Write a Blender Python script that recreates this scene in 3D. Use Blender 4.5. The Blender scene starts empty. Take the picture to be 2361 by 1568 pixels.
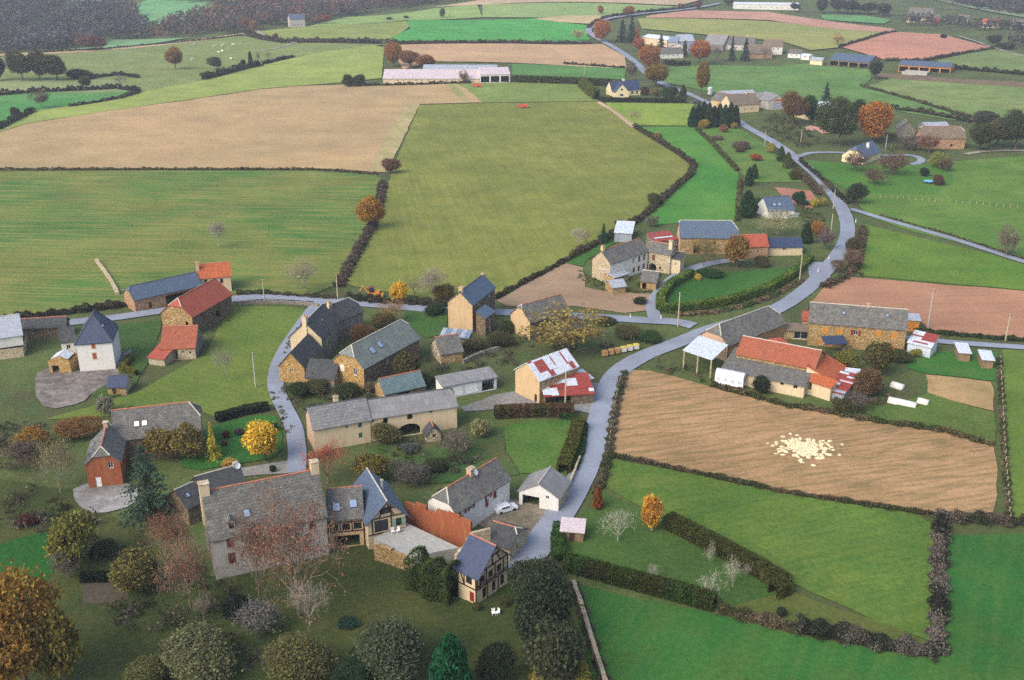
import bpy, bmesh, math, random
import numpy as np
from mathutils import Vector, Matrix, noise as mnoise
from mathutils.geometry import tessellate_polygon, delaunay_2d_cdt

# ------------------------------------------------------------------ camera, sky, sun, exposure
SC = bpy.context.scene
COL = SC.collection
PITCH = math.radians(22.0); HCAM = 97.0; FPX = 1040.0
cam_d = bpy.data.cameras.new('camera'); cam_d.sensor_width = 36.0
cam_d.lens = FPX / 1024.0 * 36.0; cam_d.clip_start = 1.0; cam_d.clip_end = 12000.0
cam = bpy.data.objects.new('camera', cam_d); COL.objects.link(cam)
cam.location = (0, 0, HCAM); cam.rotation_euler = (math.pi / 2 - PITCH, 0, 0)
SC.camera = cam
SUN_EL, SUN_AZ = math.radians(42), math.radians(228)      # azimuth clockwise from +Y
W = bpy.data.worlds.new('World'); SC.world = W; W.use_nodes = True
wn = W.node_tree.nodes; wl = W.node_tree.links
sky = wn.new('ShaderNodeTexSky'); sky.sky_type = 'NISHITA'; sky.sun_disc = False
sky.sun_elevation = SUN_EL; sky.sun_rotation = SUN_AZ; sky.air_density = 1.0; sky.dust_density = 4.0; sky.ozone_density = 1.0
wn['Background'].inputs[1].default_value = 0.15
wl.new(sky.outputs[0], wn['Background'].inputs[0])
sun_d = bpy.data.lights.new('sun', 'SUN'); sun_d.energy = 0.8; sun_d.angle = math.radians(35); sun_d.color = (1.0, .96, .9)
sun = bpy.data.objects.new('sun', sun_d); COL.objects.link(sun)
sd = Vector((math.sin(SUN_AZ) * math.cos(SUN_EL), math.cos(SUN_AZ) * math.cos(SUN_EL), math.sin(SUN_EL)))
sun.rotation_euler = sd.to_track_quat('Z', 'Y').to_euler()
vs = SC.view_settings; vs.view_transform = 'Standard'; vs.look = 'None'; vs.gamma = 1.0; vs.use_curve_mapping = False
vs.exposure = 1.0
SC.cycles.use_denoising = False
SC.cycles.max_bounces = 4; SC.cycles.diffuse_bounces = 2; SC.cycles.transmission_bounces = 4; SC.cycles.volume_bounces = 0
SC.cycles.transparent_max_bounces = 4

# ------------------------------------------------------------------ helpers: pixels of the photo (2361 wide) to the ground
SX = 2361 / 1024.0
FWD = Vector((0, math.cos(PITCH), -math.sin(PITCH))); UP = Vector((0, math.sin(PITCH), math.cos(PITCH)))
def sstep(a, b, x):
    t = np.clip((x - a) / (b - a), 0, 1); return t * t * (3 - 2 * t)
def terr(x, y):
    k = sstep(430, 800, y)
    z = k * (3.2 * np.sin(x / 140.0 + .6) * np.sin(y / 170.0) + 2.2 * np.sin(x / 61.0 + y / 95.0))
    z = z + 30 * sstep(1050, 1900, y) + 34 * sstep(1900, 3400, y) * (1 + .3 * np.sin(x / 420.0))
    z = z - 9 * sstep(620, 900, y) * sstep(-150, -420, x) + 12 * sstep(930, 1250, y) * sstep(-150, -420, x)
    return z
def ray(X, Y):
    d = Vector(((X / SX - 512) / FPX, 0, 0)) + UP * ((340 - Y / SX) / FPX) + FWD
    return d.normalized()
def G(X, Y, h=0.0):
    """ground point (x, y, z of the ground) under the thing seen at photo pixel X, Y at height h above ground"""
    d = ray(X, Y)
    t = (h - HCAM) / d.z if d.z < -1e-4 else 5000
    if not (d.z < 0 and d.y * t < 430):
        lo, t = 100.0, 100.0
        while t < 6000:
            p = d * t
            if HCAM + p.z < float(terr(p.x, p.y)) + h: break
            lo = t; t *= 1.04
        hi = t
        for _ in range(24):
            m = (lo + hi) / 2; p = d * m
            if HCAM + p.z < float(terr(p.x, p.y)) + h: hi = m
            else: lo = m
        t = hi
    p = d * t
    return Vector((p.x, p.y, float(terr(p.x, p.y))))
def dist(p): return math.sqrt(p.x ** 2 + p.y ** 2 + (HCAM - p.z) ** 2)
def mpp(p): return dist(p) / (FPX * SX)            # metres per photo pixel across
def proj(v):
    r = Vector(v) - Vector((0, 0, HCAM)); z = r.dot(FWD)
    return ((512 + FPX * r.x / z) * SX, (340 - FPX * r.dot(UP) / z) * SX)
def lin(c): return tuple(((v / 255) / 12.92 if v / 255 <= .04045 else ((v / 255 + .055) / 1.055) ** 2.4) for v in c)
ALB = 0.78                                        # photo colour (sRGB) to base colour
def C3(r, g, b, k=1.0): return tuple(min(.85, v * ALB * k) for v in lin((r, g, b)))

# ------------------------------------------------------------------ helpers: objects
def link(name, mesh, mat=None, parent=None, loc=None, rz=None, smooth=False):
    o = bpy.data.objects.new(name, mesh); COL.objects.link(o)
    if mat is not None and mesh is not None and not mesh.materials: mesh.materials.append(mat)
    if parent is not None: o.parent = parent
    if loc is not None: o.location = loc
    if rz is not None: o.rotation_euler = (0, 0, rz)
    return o
def tag(o, label, cat, group=None):
    o['label'] = label; o['category'] = cat
    if group: o['group'] = group
    return o
def kind(o, k, label=None):
    o['kind'] = k
    if label: o['label'] = label
    return o
def empty(name, loc): return link(name, None, loc=loc)
class MB:
    def __init__(s): s.v = []; s.f = []
    def add(s, vs_, fs):
        n = len(s.v); s.v += [tuple(v) for v in vs_]; s.f += [tuple(i + n for i in f) for f in fs]
    def box(s, c, d, rz=0.0, M=None):
        x, y, z = d[0] / 2, d[1] / 2, d[2] / 2
        vv = [Vector((a * x, b * y, e * z)) for e in (-1, 1) for b in (-1, 1) for a in (-1, 1)]
        R = Matrix.Rotation(rz, 3, 'Z') if M is None else M
        s.add([R @ v + Vector(c) for v in vv], [(0, 2, 3, 1), (4, 5, 7, 6), (0, 1, 5, 4), (2, 6, 7, 3), (0, 4, 6, 2), (1, 3, 7, 5)])
        return s
    def bar(s, a, b, w, h=None):
        a, b = Vector(a), Vector(b); d = b - a; q = d.to_track_quat('X', 'Z').to_matrix()
        return s.box((a + b) / 2, (d.length, w, h or w), M=q)
    def tube(s, pts, rads, n=8, caps=True):
        pts = [Vector(p) for p in pts]; base = len(s.v); k = len(pts)
        for i, p in enumerate(pts):
            t = (pts[min(i + 1, k - 1)] - pts[max(i - 1, 0)]).normalized(); m = t.to_track_quat('Z', 'Y').to_matrix()
            for j in range(n):
                a = 2 * math.pi * j / n; s.v.append(tuple(p + m @ Vector((math.cos(a), math.sin(a), 0)) * rads[i]))
        for i in range(k - 1):
            for j in range(n):
                j2 = (j + 1) % n; s.f.append((base + i * n + j, base + i * n + j2, base + (i + 1) * n + j2, base + (i + 1) * n + j))
        if caps:
            s.f.append(tuple(base + j for j in reversed(range(n)))); s.f.append(tuple(base + (k - 1) * n + j for j in range(n)))
        return s
    def ball(s, c, r, n=10, m=6, f=None):
        c = Vector(c); r = Vector((r, r, r)) if not hasattr(r, '__len__') else Vector(r); base = len(s.v)
        for i in range(m + 1):
            th = math.pi * i / m
            for j in range(n):
                a = 2 * math.pi * j / n; d = Vector((math.sin(th) * math.cos(a), math.sin(th) * math.sin(a), math.cos(th)))
                k = f(d) if f else 1.0
                s.v.append((c.x + d.x * r.x * k, c.y + d.y * r.y * k, c.z + d.z * r.z * k))
        for i in range(m):
            for j in range(n):
                j2 = (j + 1) % n; s.f.append((base + i * n + j, base + (i + 1) * n + j, base + (i + 1) * n + j2, base + i * n + j2))
        return s
    def mesh(s, name='mesh'):
        me = bpy.data.meshes.new(name); me.from_pydata(s.v, [], s.f); me.update(); return me
    def build(s, name, mat, parent=None, loc=None, rz=None, smooth=False):
        me = s.mesh(name)
        if smooth: me.polygons.foreach_set('use_smooth', [True] * len(me.polygons))
        return link(name, me, mat, parent, loc, rz)
def np_mesh(name, V, F, attrs=(), smooth=False):
    """V (n,3) float, F (m,k) int; attrs: (name, type, array per vertex)"""
    me = bpy.data.meshes.new(name); V = np.asarray(V, np.float32); F = np.asarray(F, np.int32); k = F.shape[1]
    me.vertices.add(len(V)); me.vertices.foreach_set('co', V.ravel())
    me.loops.add(F.size); me.loops.foreach_set('vertex_index', F.ravel())
    me.polygons.add(len(F)); me.polygons.foreach_set('loop_start', np.arange(0, F.size, k, dtype=np.int32))
    me.update(calc_edges=True)
    for nm, ty, arr in attrs:
        a = me.attributes.new(nm, ty, 'POINT')
        a.data.foreach_set('color' if ty == 'FLOAT_COLOR' else 'value', np.asarray(arr, np.float32).ravel())
    if smooth: me.polygons.foreach_set('use_smooth', np.ones(len(F), bool))
    me.validate(); return me
RNG = np.random.default_rng(7)
random.seed(5)

# ------------------------------------------------------------------ helpers: node materials
class NT:
    def __init__(s, name):
        s.m = bpy.data.materials.new(name); s.m.use_nodes = True; s.t = s.m.node_tree; s.t.nodes.clear()
        s.out = s.n('ShaderNodeOutputMaterial')
    def n(s, ty, **kw):
        nd = s.t.nodes.new(ty)
        for k, v in kw.items(): setattr(nd, k, v)
        return nd
    def l(s, a, b): s.t.links.new(a, b)
    def co(s): return s.n('ShaderNodeTexCoord').outputs['Object']
    def mapping(s, vec, scale=(1, 1, 1), rot=(0, 0, 0)):
        m = s.n('ShaderNodeMapping'); s.l(vec, m.inputs[0]); m.inputs['Rotation'].default_value = rot; m.inputs['Scale'].default_value = scale
        return m.outputs[0]
    def noise(s, vec, scale, detail=3, rough=.55, dist_=0.0):
        nd = s.n('ShaderNodeTexNoise'); s.l(vec, nd.inputs['Vector']); nd.inputs['Scale'].default_value = scale
        nd.inputs['Detail'].default_value = detail; nd.inputs['Roughness'].default_value = rough; nd.inputs['Distortion'].default_value = dist_
        return nd.outputs['Fac']
    def vor(s, vec, scale, feat='F1', out='Distance'):
        nd = s.n('ShaderNodeTexVoronoi', feature=feat); s.l(vec, nd.inputs['Vector']); nd.inputs['Scale'].default_value = scale
        return nd.outputs[out]
    def rng(s, f, a, b, c=0.0, d=1.0):
        nd = s.n('ShaderNodeMapRange'); s.l(f, nd.inputs[0])
        for i, v in enumerate((a, b, c, d)): nd.inputs[i + 1].default_value = v
        return nd.outputs[0]
    def mix(s, f, a, b, blend='MIX'):
        nd = s.n('ShaderNodeMix', data_type='RGBA', blend_type=blend)
        for sock, v in ((nd.inputs[0], f), (nd.inputs[6], a), (nd.inputs[7], b)):
            if hasattr(v, 'is_output'): s.l(v, sock)
            elif isinstance(v, (int, float)): sock.default_value = v
            else: sock.default_value = (*v, 1)
        return nd.outputs[2]
    def val(s, colr, f):                       # multiply a colour by a factor socket
        nd = s.n('ShaderNodeVectorMath', operation='SCALE'); s.l(colr, nd.inputs[0]); s.l(f, nd.inputs['Scale']); return nd.outputs[0]
    def math(s, op, a, b=None):
        nd = s.n('ShaderNodeMath', operation=op)
        for sock, v in ((nd.inputs[0], a), (nd.inputs[1], b)):
            if v is None: continue
            if hasattr(v, 'is_output'): s.l(v, sock)
            else: sock.default_value = v
        return nd.outputs[0]
    def bsdf(s, colr, rough=.85, spec=.25, bump=None, bstr=.4, bdist=.05, metal=0.0):
        b = s.n('ShaderNodeBsdfPrincipled')
        if hasattr(colr, 'is_output'): s.l(colr, b.inputs['Base Color'])
        else: b.inputs['Base Color'].default_value = (*colr, 1)
        if hasattr(rough, 'is_output'): s.l(rough, b.inputs['Roughness'])
        else: b.inputs['Roughness'].default_value = rough
        b.inputs['Specular IOR Level'].default_value = spec; b.inputs['Metallic'].default_value = metal
        if bump is not None:
            bp = s.n('ShaderNodeBump'); bp.inputs['Strength'].default_value = bstr; bp.inputs['Distance'].default_value = bdist
            s.l(bump, bp.inputs['Height']); s.l(bp.outputs[0], b.inputs['Normal'])
        s.l(b.outputs[0], s.out.inputs[0]); return s.m
def m_plain(name, c, rough=.7, var=.18, scale=1.5, spec=.3, metal=0.0):
    t = NT(name); v = t.co(); f = t.rng(t.noise(v, scale, 4), .3, .7, 1 - var, 1 + var)
    return t.bsdf(t.val(t.mix(0.0, c, c), f), rough, spec, metal=metal)
def m_grass(name, c1, c2, c3=None, stripe=None, big=.012, mid=.11, fine=.35, soil=None, lo=.42, hi=.58):
    t = NT(name); v = t.co()
    col = t.mix(t.rng(t.noise(v, big, 4, .6, .6), lo, hi), c1, c2)
    if c3: col = t.mix(t.rng(t.noise(v, mid, 5, .65), .46, .66, 0, .8), col, c3)
    if stripe:
        ang, lng, acr, sc, amt = stripe
        sv = t.mapping(t.mapping(v, rot=(0, 0, math.radians(ang))), (1 / lng, 1 / acr, 1))
        col = t.mix(t.rng(t.noise(sv, 1.0, 4, .6, .15), .42, .62, 0, amt), col, sc)
    if soil: col = t.mix(t.rng(t.noise(v, .22, 6, .7), .56, .68), col, soil)
    f = t.math('MULTIPLY', t.rng(t.noise(v, 1.1, 5, .75), .25, .75, 1 - fine, 1 + fine), t.rng(t.noise(v, .045, 4, .6), .3, .7, .86, 1.14))
    return t.bsdf(t.val(col, f), .95, .1, t.noise(v, 1.6, 4, .7), .5, .25)
def m_stone(name, c1, c2, c3, scale=2.6, mortar=None):
    t = NT(name); v = t.mapping(t.co(), (1, 1, 1.7))
    cell = t.vor(v, scale, out='Color'); sep = t.n('ShaderNodeSeparateColor'); t.l(cell, sep.inputs[0])
    col = t.mix(t.rng(sep.outputs[0], .15, .85), c1, c2); col = t.mix(t.rng(sep.outputs[1], .72, .8, 0, .85), col, c3)
    col = t.mix(t.rng(t.noise(t.co(), .35, 4), .45, .7, 0, .45), col, c2)
    edge = t.vor(v, scale, 'DISTANCE_TO_EDGE'); col = t.mix(t.rng(edge, .0, .09, .55, 0), col, mortar or c3)
    f = t.rng(t.noise(t.co(), 6, 5), .25, .75, .75, 1.25)
    return t.bsdf(t.val(col, f), .95, .15, t.rng(edge, 0, .12), .8, .06)
def m_plaster(name, c, dirt, amt=.6):
    t = NT(name); v = t.co(); streak = t.mapping(v, (1.2, 1.2, .25))
    col = t.mix(t.rng(t.noise(streak, 1.0, 6, .7), .48, .75, 0, amt), c, dirt)
    f = t.rng(t.noise(v, 3.0, 5, .7), .25, .75, .86, 1.12)
    return t.bsdf(t.val(col, f), .95, .12, t.noise(v, 9, 4), .25, .03)
def m_roof(name, c1, c2, lich, course=.42, wid=.5, rough=.8, lamt=.5, var=.35, spec=.3, bstr=.7):
    """courses of slate, stone or tile along the ridge (object x)"""
    t = NT(name); v = t.co(); br = t.n('ShaderNodeTexBrick'); t.l(t.mapping(v, (1, 1.25, 1)), br.inputs['Vector'])
    br.inputs['Scale'].default_value = 1.0; br.inputs['Brick Width'].default_value = wid; br.inputs['Row Height'].default_value = course
    br.inputs['Mortar Size'].default_value = .035; br.inputs['Mortar Smooth'].default_value = .4; br.offset = .5
    br.inputs['Color1'].default_value = (0, 0, 0, 1); br.inputs['Color2'].default_value = (1, 1, 1, 1); br.inputs['Mortar'].default_value = (.5, .5, .5, 1)
    sep = t.n('ShaderNodeSeparateColor'); t.l(br.outputs['Color'], sep.inputs[0])
    col = t.mix(t.rng(t.math('ADD', sep.outputs[0], t.noise(v, .5, 4)), .4, 1.6), c1, c2)
    col = t.mix(t.rng(t.noise(v, .9, 6, .75, .4), .48, .68, 0, lamt), col, lich)
    f = t.math('MULTIPLY', t.rng(t.noise(v, 2.2, 5, .8), .25, .75, 1 - var, 1 + var), t.rng(br.outputs['Fac'], 0, 1, 1, .68))
    return t.bsdf(t.val(col, f), rough, spec, t.math('SUBTRACT', t.noise(v, 2.5, 4), t.math('MULTIPLY', br.outputs['Fac'], .8)), bstr, .06)
def m_tin(name, c, rust, amt=.35, rib=4.0):
    t = NT(name); v = t.co(); wv = t.n('ShaderNodeTexWave', wave_type='BANDS', bands_direction='X'); t.l(v, wv.inputs[0]); wv.inputs['Scale'].default_value = rib
    col = t.mix(t.rng(t.noise(t.mapping(v, (1, .35, 1)), .9, 5, .7), .55, .72, 0, amt), c, rust)
    f = t.rng(t.noise(v, 1.4, 4), .3, .7, .88, 1.1)
    return t.bsdf(t.val(col, f), .5, .4, wv.outputs['Fac'], .6, .04)
def m_leaf(name, use_attr):
    t = NT(name)
    at = t.n('ShaderNodeAttribute', attribute_name='tint')
    if use_attr: base = t.n('ShaderNodeAttribute', attribute_name='col').outputs['Color']
    else: base = t.n('ShaderNodeObjectInfo').outputs['Color']
    hs = t.n('ShaderNodeHueSaturation'); t.l(base, hs.inputs['Color']); t.l(t.rng(at.outputs['Fac'], 0, 1, .475, .525), hs.inputs['Hue'])
    t.l(t.rng(at.outputs['Fac'], 0, 1, .5, 1.5), hs.inputs['Value']); hs.inputs['Saturation'].default_value = .95
    d = t.n('ShaderNodeBsdfDiffuse'); tr = t.n('ShaderNodeBsdfTranslucent'); mx = t.n('ShaderNodeMixShader'); mx.inputs[0].default_value = .25
    t.l(hs.outputs[0], d.inputs[0]); t.l(hs.outputs[0], tr.inputs[0]); t.l(d.outputs[0], mx.inputs[1]); t.l(tr.outputs[0], mx.inputs[2])
    t.l(mx.outputs[0], t.out.inputs[0]); return t.m
M = {}
M['leaf'] = m_leaf('leaf', False); M['scrub'] = m_leaf('scrub_leaf', True)
def _bark():
    t = NT('bark'); oi = t.n('ShaderNodeObjectInfo').outputs['Color']
    return t.bsdf(t.val(oi, t.rng(t.noise(t.co(), 8, 4), .3, .7, .75, 1.2)), .95, .1)
M['bark'] = _bark()
# roofs
M['lauze'] = m_roof('stone_slab_roof', C3(118, 116, 110), C3(92, 92, 90), C3(150, 148, 132), .45, .6, .9, .55)
M['lauze_dark'] = m_roof('dark_stone_slab_roof', C3(84, 86, 86), C3(64, 66, 70), C3(112, 112, 100), .4, .5, .85, .4)
M['lauze_green'] = m_roof('pale_green_slate_roof', C3(132, 142, 134), C3(104, 114, 110), C3(162, 166, 150), .4, .5, .85, .5)
M['lauze_brown'] = m_roof('brown_lichen_roof', C3(136, 122, 104), C3(112, 100, 88), C3(160, 146, 118), .4, .5, .9, .5)
M['slate_blue'] = m_roof('blue_slate_roof', C3(92, 110, 132), C3(76, 92, 114), C3(112, 124, 134), .3, .35, .55, .3, .18, .4, .4)
M['slate_navy'] = m_roof('navy_slate_roof', C3(58, 72, 104), C3(48, 60, 90), C3(80, 92, 110), .3, .35, .55, .2, .15, .4, .4)
M['slate_teal'] = m_roof('teal_slate_roof', C3(112, 136, 138), C3(90, 112, 116), C3(140, 156, 148), .3, .4, .7, .5, .25, .3)
M['slate_grid'] = m_roof('grey_slate_grid_roof', C3(138, 138, 138), C3(114, 114, 116), C3(160, 158, 148), .62, .7, .8, .4, .25)
M['tile_red'] = m_roof('red_tile_roof', C3(192, 98, 72), C3(168, 82, 62), C3(200, 122, 90), .35, .25, .8, .35, .2)
M['tile_orange'] = m_roof('orange_tile_roof', C3(206, 112, 62), C3(180, 90, 52), C3(150, 96, 66), .35, .25, .8, .5, .25)
M['tile_old'] = m_roof('weathered_orange_tile_roof', C3(188, 106, 74), C3(160, 90, 66), C3(132, 92, 74), .35, .25, .85, .6, .3)
M['fibre'] = m_roof('grey_fibre_cement_roof', C3(142, 142, 142), C3(124, 124, 124), C3(156, 154, 144), 1.6, 1.0, .8, .35, .15, .3, .4)
M['tin_white'] = m_tin('white_metal_sheet', C3(216, 224, 232), C3(170, 160, 150), .25)
M['tin_grey'] = m_tin('grey_metal_sheet', C3(168, 176, 186), C3(140, 128, 118), .35)
M['tin_red'] = m_tin('rusted_red_metal_sheet', C3(158, 66, 52), C3(120, 70, 56), .5)
M['tin_pink'] = m_tin('pinkish_metal_sheet', C3(206, 192, 194), C3(196, 160, 150), .5, 2.0)
M['tin_blue'] = m_tin('blue_grey_metal_sheet', C3(126, 144, 166), C3(110, 118, 130), .4)
# walls
M['st_ochre'] = m_stone('ochre_stone', C3(176, 140, 84), C3(150, 116, 66), C3(206, 188, 150))
M['st_gold'] = m_stone('golden_stone', C3(190, 152, 86), C3(160, 120, 62), C3(210, 184, 136), 2.8)
M['st_brown'] = m_stone('brown_stone', C3(126, 106, 84), C3(98, 82, 66), C3(160, 142, 116))
M['st_grey'] = m_stone('grey_stone', C3(138, 130, 118), C3(108, 102, 94), C3(172, 164, 150))
M['st_pale'] = m_stone('pale_stone', C3(200, 182, 150), C3(170, 150, 118), C3(220, 208, 180))
M['st_pink'] = m_stone('pinkish_stone', C3(184, 144, 110), C3(160, 122, 92), C3(206, 176, 140))
M['pl_white'] = m_plaster('white_render', C3(232, 230, 222), C3(196, 190, 178), .4)
M['pl_cream'] = m_plaster('cream_render', C3(222, 202, 166), C3(184, 158, 120), .55)
M['pl_sand'] = m_plaster('yellow_cream_render', C3(240, 222, 180), C3(220, 196, 150), .3)
M['pl_beige'] = m_plaster('beige_render', C3(210, 180, 138), C3(166, 140, 106), .6)
M['pl_grey'] = m_plaster('greyish_render', C3(196, 190, 180), C3(150, 142, 130), .6)
M['pl_pink'] = m_plaster('peach_render', C3(206, 172, 146), C3(176, 146, 120), .5)
M['pl_rust'] = m_plaster('rust_red_render', C3(160, 92, 62), C3(176, 140, 96), .7)
# small things
M['ridge'] = m_plain('terracotta_ridge', C3(190, 120, 92), .85, .3)
M['ridge_pale'] = m_plain('pale_ridge_mortar', C3(196, 190, 176), .9, .2)
M['ridge_dark'] = m_plain('slate_ridge', C3(84, 88, 94), .8, .2)
M['glass'] = m_plain('dark_window_glass', (.018, .022, .028), .12, .2, spec=.5)
M['glass_sky'] = m_plain('skylight_glass', (.22, .30, .42), .15, .1, spec=.6)
M['white'] = m_plain('white_paint', (.72, .72, .70), .5, .06)
M['offwhite'] = m_plain('off_white_paint', (.62, .60, .54), .6, .12)
M['sh_red'] = m_plain('red_shutter_paint', C3(136, 40, 34), .6, .15)
M['sh_orange'] = m_plain('orange_shutter_paint', C3(206, 138, 50), .6, .15)
M['sh_brick'] = m_plain('brick_brown_shutter_paint', C3(170, 86, 44), .6, .15)
M['sh_brown'] = m_plain('brown_shutter_paint', C3(110, 62, 44), .6, .15)
M['sh_green'] = m_plain('pale_green_paint', C3(130, 176, 150), .6, .15)
M['timber'] = m_plain('dark_brown_timber', C3(74, 46, 34), .8, .25)
M['wood'] = m_plain('weathered_wood', C3(140, 116, 88), .9, .3)
M['wood_orange'] = m_plain('orange_plank_wood', C3(206, 138, 58), .8, .2)
M['wood_pole'] = m_plain('pale_pole_wood', C3(186, 176, 140), .9, .15)
M['concrete'] = m_plain('concrete', C3(176, 176, 168), .9, .15)
M['iron'] = m_plain('dark_iron', (.03, .03, .035), .6, .2)
M['black'] = m_plain('black_rubber', (.012, .012, .013), .9, .2)
M['red'] = m_plain('red_paint', C3(200, 46, 36), .5, .1)
M['redm'] = m_plain('orange_red_machine_paint', C3(208, 84, 60), .6, .2)
M['yellow'] = m_plain('yellow_paint', C3(222, 200, 60), .5, .1)
M['mach'] = m_plain('orange_yellow_machine_paint', C3(214, 142, 56), .6, .2)
M['maroon'] = m_plain('maroon_cab_paint', C3(110, 40, 44), .5, .2)
M['tan_plastic'] = m_plain('tan_plastic', C3(192, 148, 96), .7, .15)
M['green_net'] = m_plain('dark_green_netting', C3(30, 74, 56), .9, .2)
M['green_box'] = m_plain('green_plastic', C3(40, 150, 110), .7, .1)
M['pool'] = m_plain('turquoise_cover', C3(110, 190, 214), .4, .1)
M['silver'] = m_plain('silver_paint', (.45, .48, .52), .35, .1)
M['carblue'] = m_plain('dark_blue_car_paint', (.02, .035, .06), .3, .1, spec=.6)
M['cargreen'] = m_plain('dark_teal_car_paint', (.02, .06, .06), .3, .1, spec=.6)
M['carwhite'] = m_plain('white_car_paint', (.7, .7, .72), .3, .04, spec=.6)
M['hide'] = m_plain('cream_cow_hide', (.70, .62, .50), .9, .12)
M['lime'] = m_plain('pale_yellow_lime', C3(224, 214, 172), .95, .2)
# ------------------------------------------------------------------ ground, fields, roads
def cdt_fill(poly, step_fn, maxpts=6000):
    """triangulate a 2D polygon with interior grid points; step_fn(x,y) = spacing"""
    pts = []
    n = len(poly)
    for i in range(n):
        a, b = Vector(poly[i]), Vector(poly[(i + 1) % n]); L = (b - a).length
        k = max(1, int(L / max(.3, step_fn(*((a + b) / 2)))))
        for j in range(k): pts.append(a.lerp(b, j / k))
    m = len(pts); xs = [p.x for p in pts]; ys = [p.y for p in pts]
    edges = [(i, (i + 1) % m) for i in range(m)]
    x0, x1, y0, y1 = min(xs), max(xs), min(ys), max(ys)
    P = np.array([(p.x, p.y) for p in pts]); Q = np.roll(P, -1, 0)
    y = y0; cand = []
    while y < y1:
        st = step_fn((x0 + x1) / 2, y); y += st
        xx = np.arange(x0 + st * .3 * random.random(), x1, st); cand.append(np.stack([xx + RNG.uniform(-.15, .15, len(xx)) * st, np.full(len(xx), y) + RNG.uniform(-.15, .15, len(xx)) * st], 1))
    if cand:
        cd = np.concatenate(cand); inside = np.zeros(len(cd), bool); near = np.full(len(cd), 1e9)
        for a, b in zip(P, Q):
            c = ((a[1] > cd[:, 1]) != (b[1] > cd[:, 1])); 
            with np.errstate(divide='ignore', invalid='ignore'): xi = (b[0] - a[0]) * (cd[:, 1] - a[1]) / (b[1] - a[1]) + a[0]
            inside ^= c & (cd[:, 0] < xi)
            d = b - a; tt = np.clip(((cd - a) @ d) / max(1e-9, d @ d), 0, 1); near = np.minimum(near, np.hypot(*(cd - a - tt[:, None] * d).T))
        cd = cd[inside & (near > .25 * np.array([step_fn(*c) for c in cd]))] if len(cd) < 20000 else cd[inside]
        pts += [Vector(c) for c in cd[:maxpts]]
    r = delaunay_2d_cdt(pts, edges, [], 1, 1e-5)
    return [(p.x, p.y) for p in r[0]], [tuple(f) for f in r[2]]
def smooth_poly(pts, it=2, closed=True):
    pts = [Vector(p) for p in pts]
    for _ in range(it):
        o = []; n = len(pts)
        for i in range(n if closed else n - 1):
            a, b = pts[i], pts[(i + 1) % n]; o += [a.lerp(b, .25), a.lerp(b, .75)]
        if not closed: o = [pts[0]] + o[1:-1] + [pts[-1]]
        pts = o
    return pts
def gstep(x, y): return max(5.0, min(40, y * .03))
def sheet(name, px, mat, off, label=None, wob=.6, smooth=0):
    w = [G(*p).xy for p in px]
    if smooth: w = smooth_poly(w, smooth)
    # natural edge: add points and wobble
    o = []; n = len(w)
    for i in range(n):
        a, b = w[i], w[(i + 1) % n]; L = (b - a).length; k = max(1, int(L / max(3.0, a.y * .012)))
        for j in range(k):
            p = a.lerp(b, j / k); q = mnoise.noise(Vector((p.x * .16, p.y * .16, off * 40))); o.append((p.x + q * wob, p.y + mnoise.noise(Vector((p.x * .16, p.y * .16, 9 + off * 40))) * wob))
    V, F = cdt_fill(o, gstep)
    V = np.array(V); sc = off + sstep(400, 1400, V[:, 1]) * off * 5
    z = terr(V[:, 0], V[:, 1]) + sc
    me = np_mesh(name, np.column_stack([V, z]), np.array(F), smooth=True)
    ob = link(name, me, mat); kind(ob, 'structure', label)
    return ob
# base terrain
ys = [-80.0]
while ys[-1] < 4200: ys.append(ys[-1] + max(6, min(60, ys[-1] * .03)))
NCX = 140; V = []; 
for y in ys:
    wd = 260 + .95 * max(0, y); xs_ = np.linspace(-wd, wd, NCX); V.append(np.column_stack([xs_, np.full(NCX, y), terr(xs_, y) - .12 - .8 * sstep(400, 1300, y)]))
V = np.concatenate(V); idx = np.arange(len(ys) * NCX).reshape(len(ys), NCX)
F = np.stack([idx[:-1, :-1], idx[:-1, 1:], idx[1:, 1:], idx[1:, :-1]], -1).reshape(-1, 4)
g_base = m_grass('rough_grass', C3(92, 104, 58), C3(84, 88, 54), C3(72, 96, 50), big=.03, mid=.2)
kind(link('ground', np_mesh('ground', V, F, smooth=True), g_base), 'structure', 'rough grassy ground of the village and valley')

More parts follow.
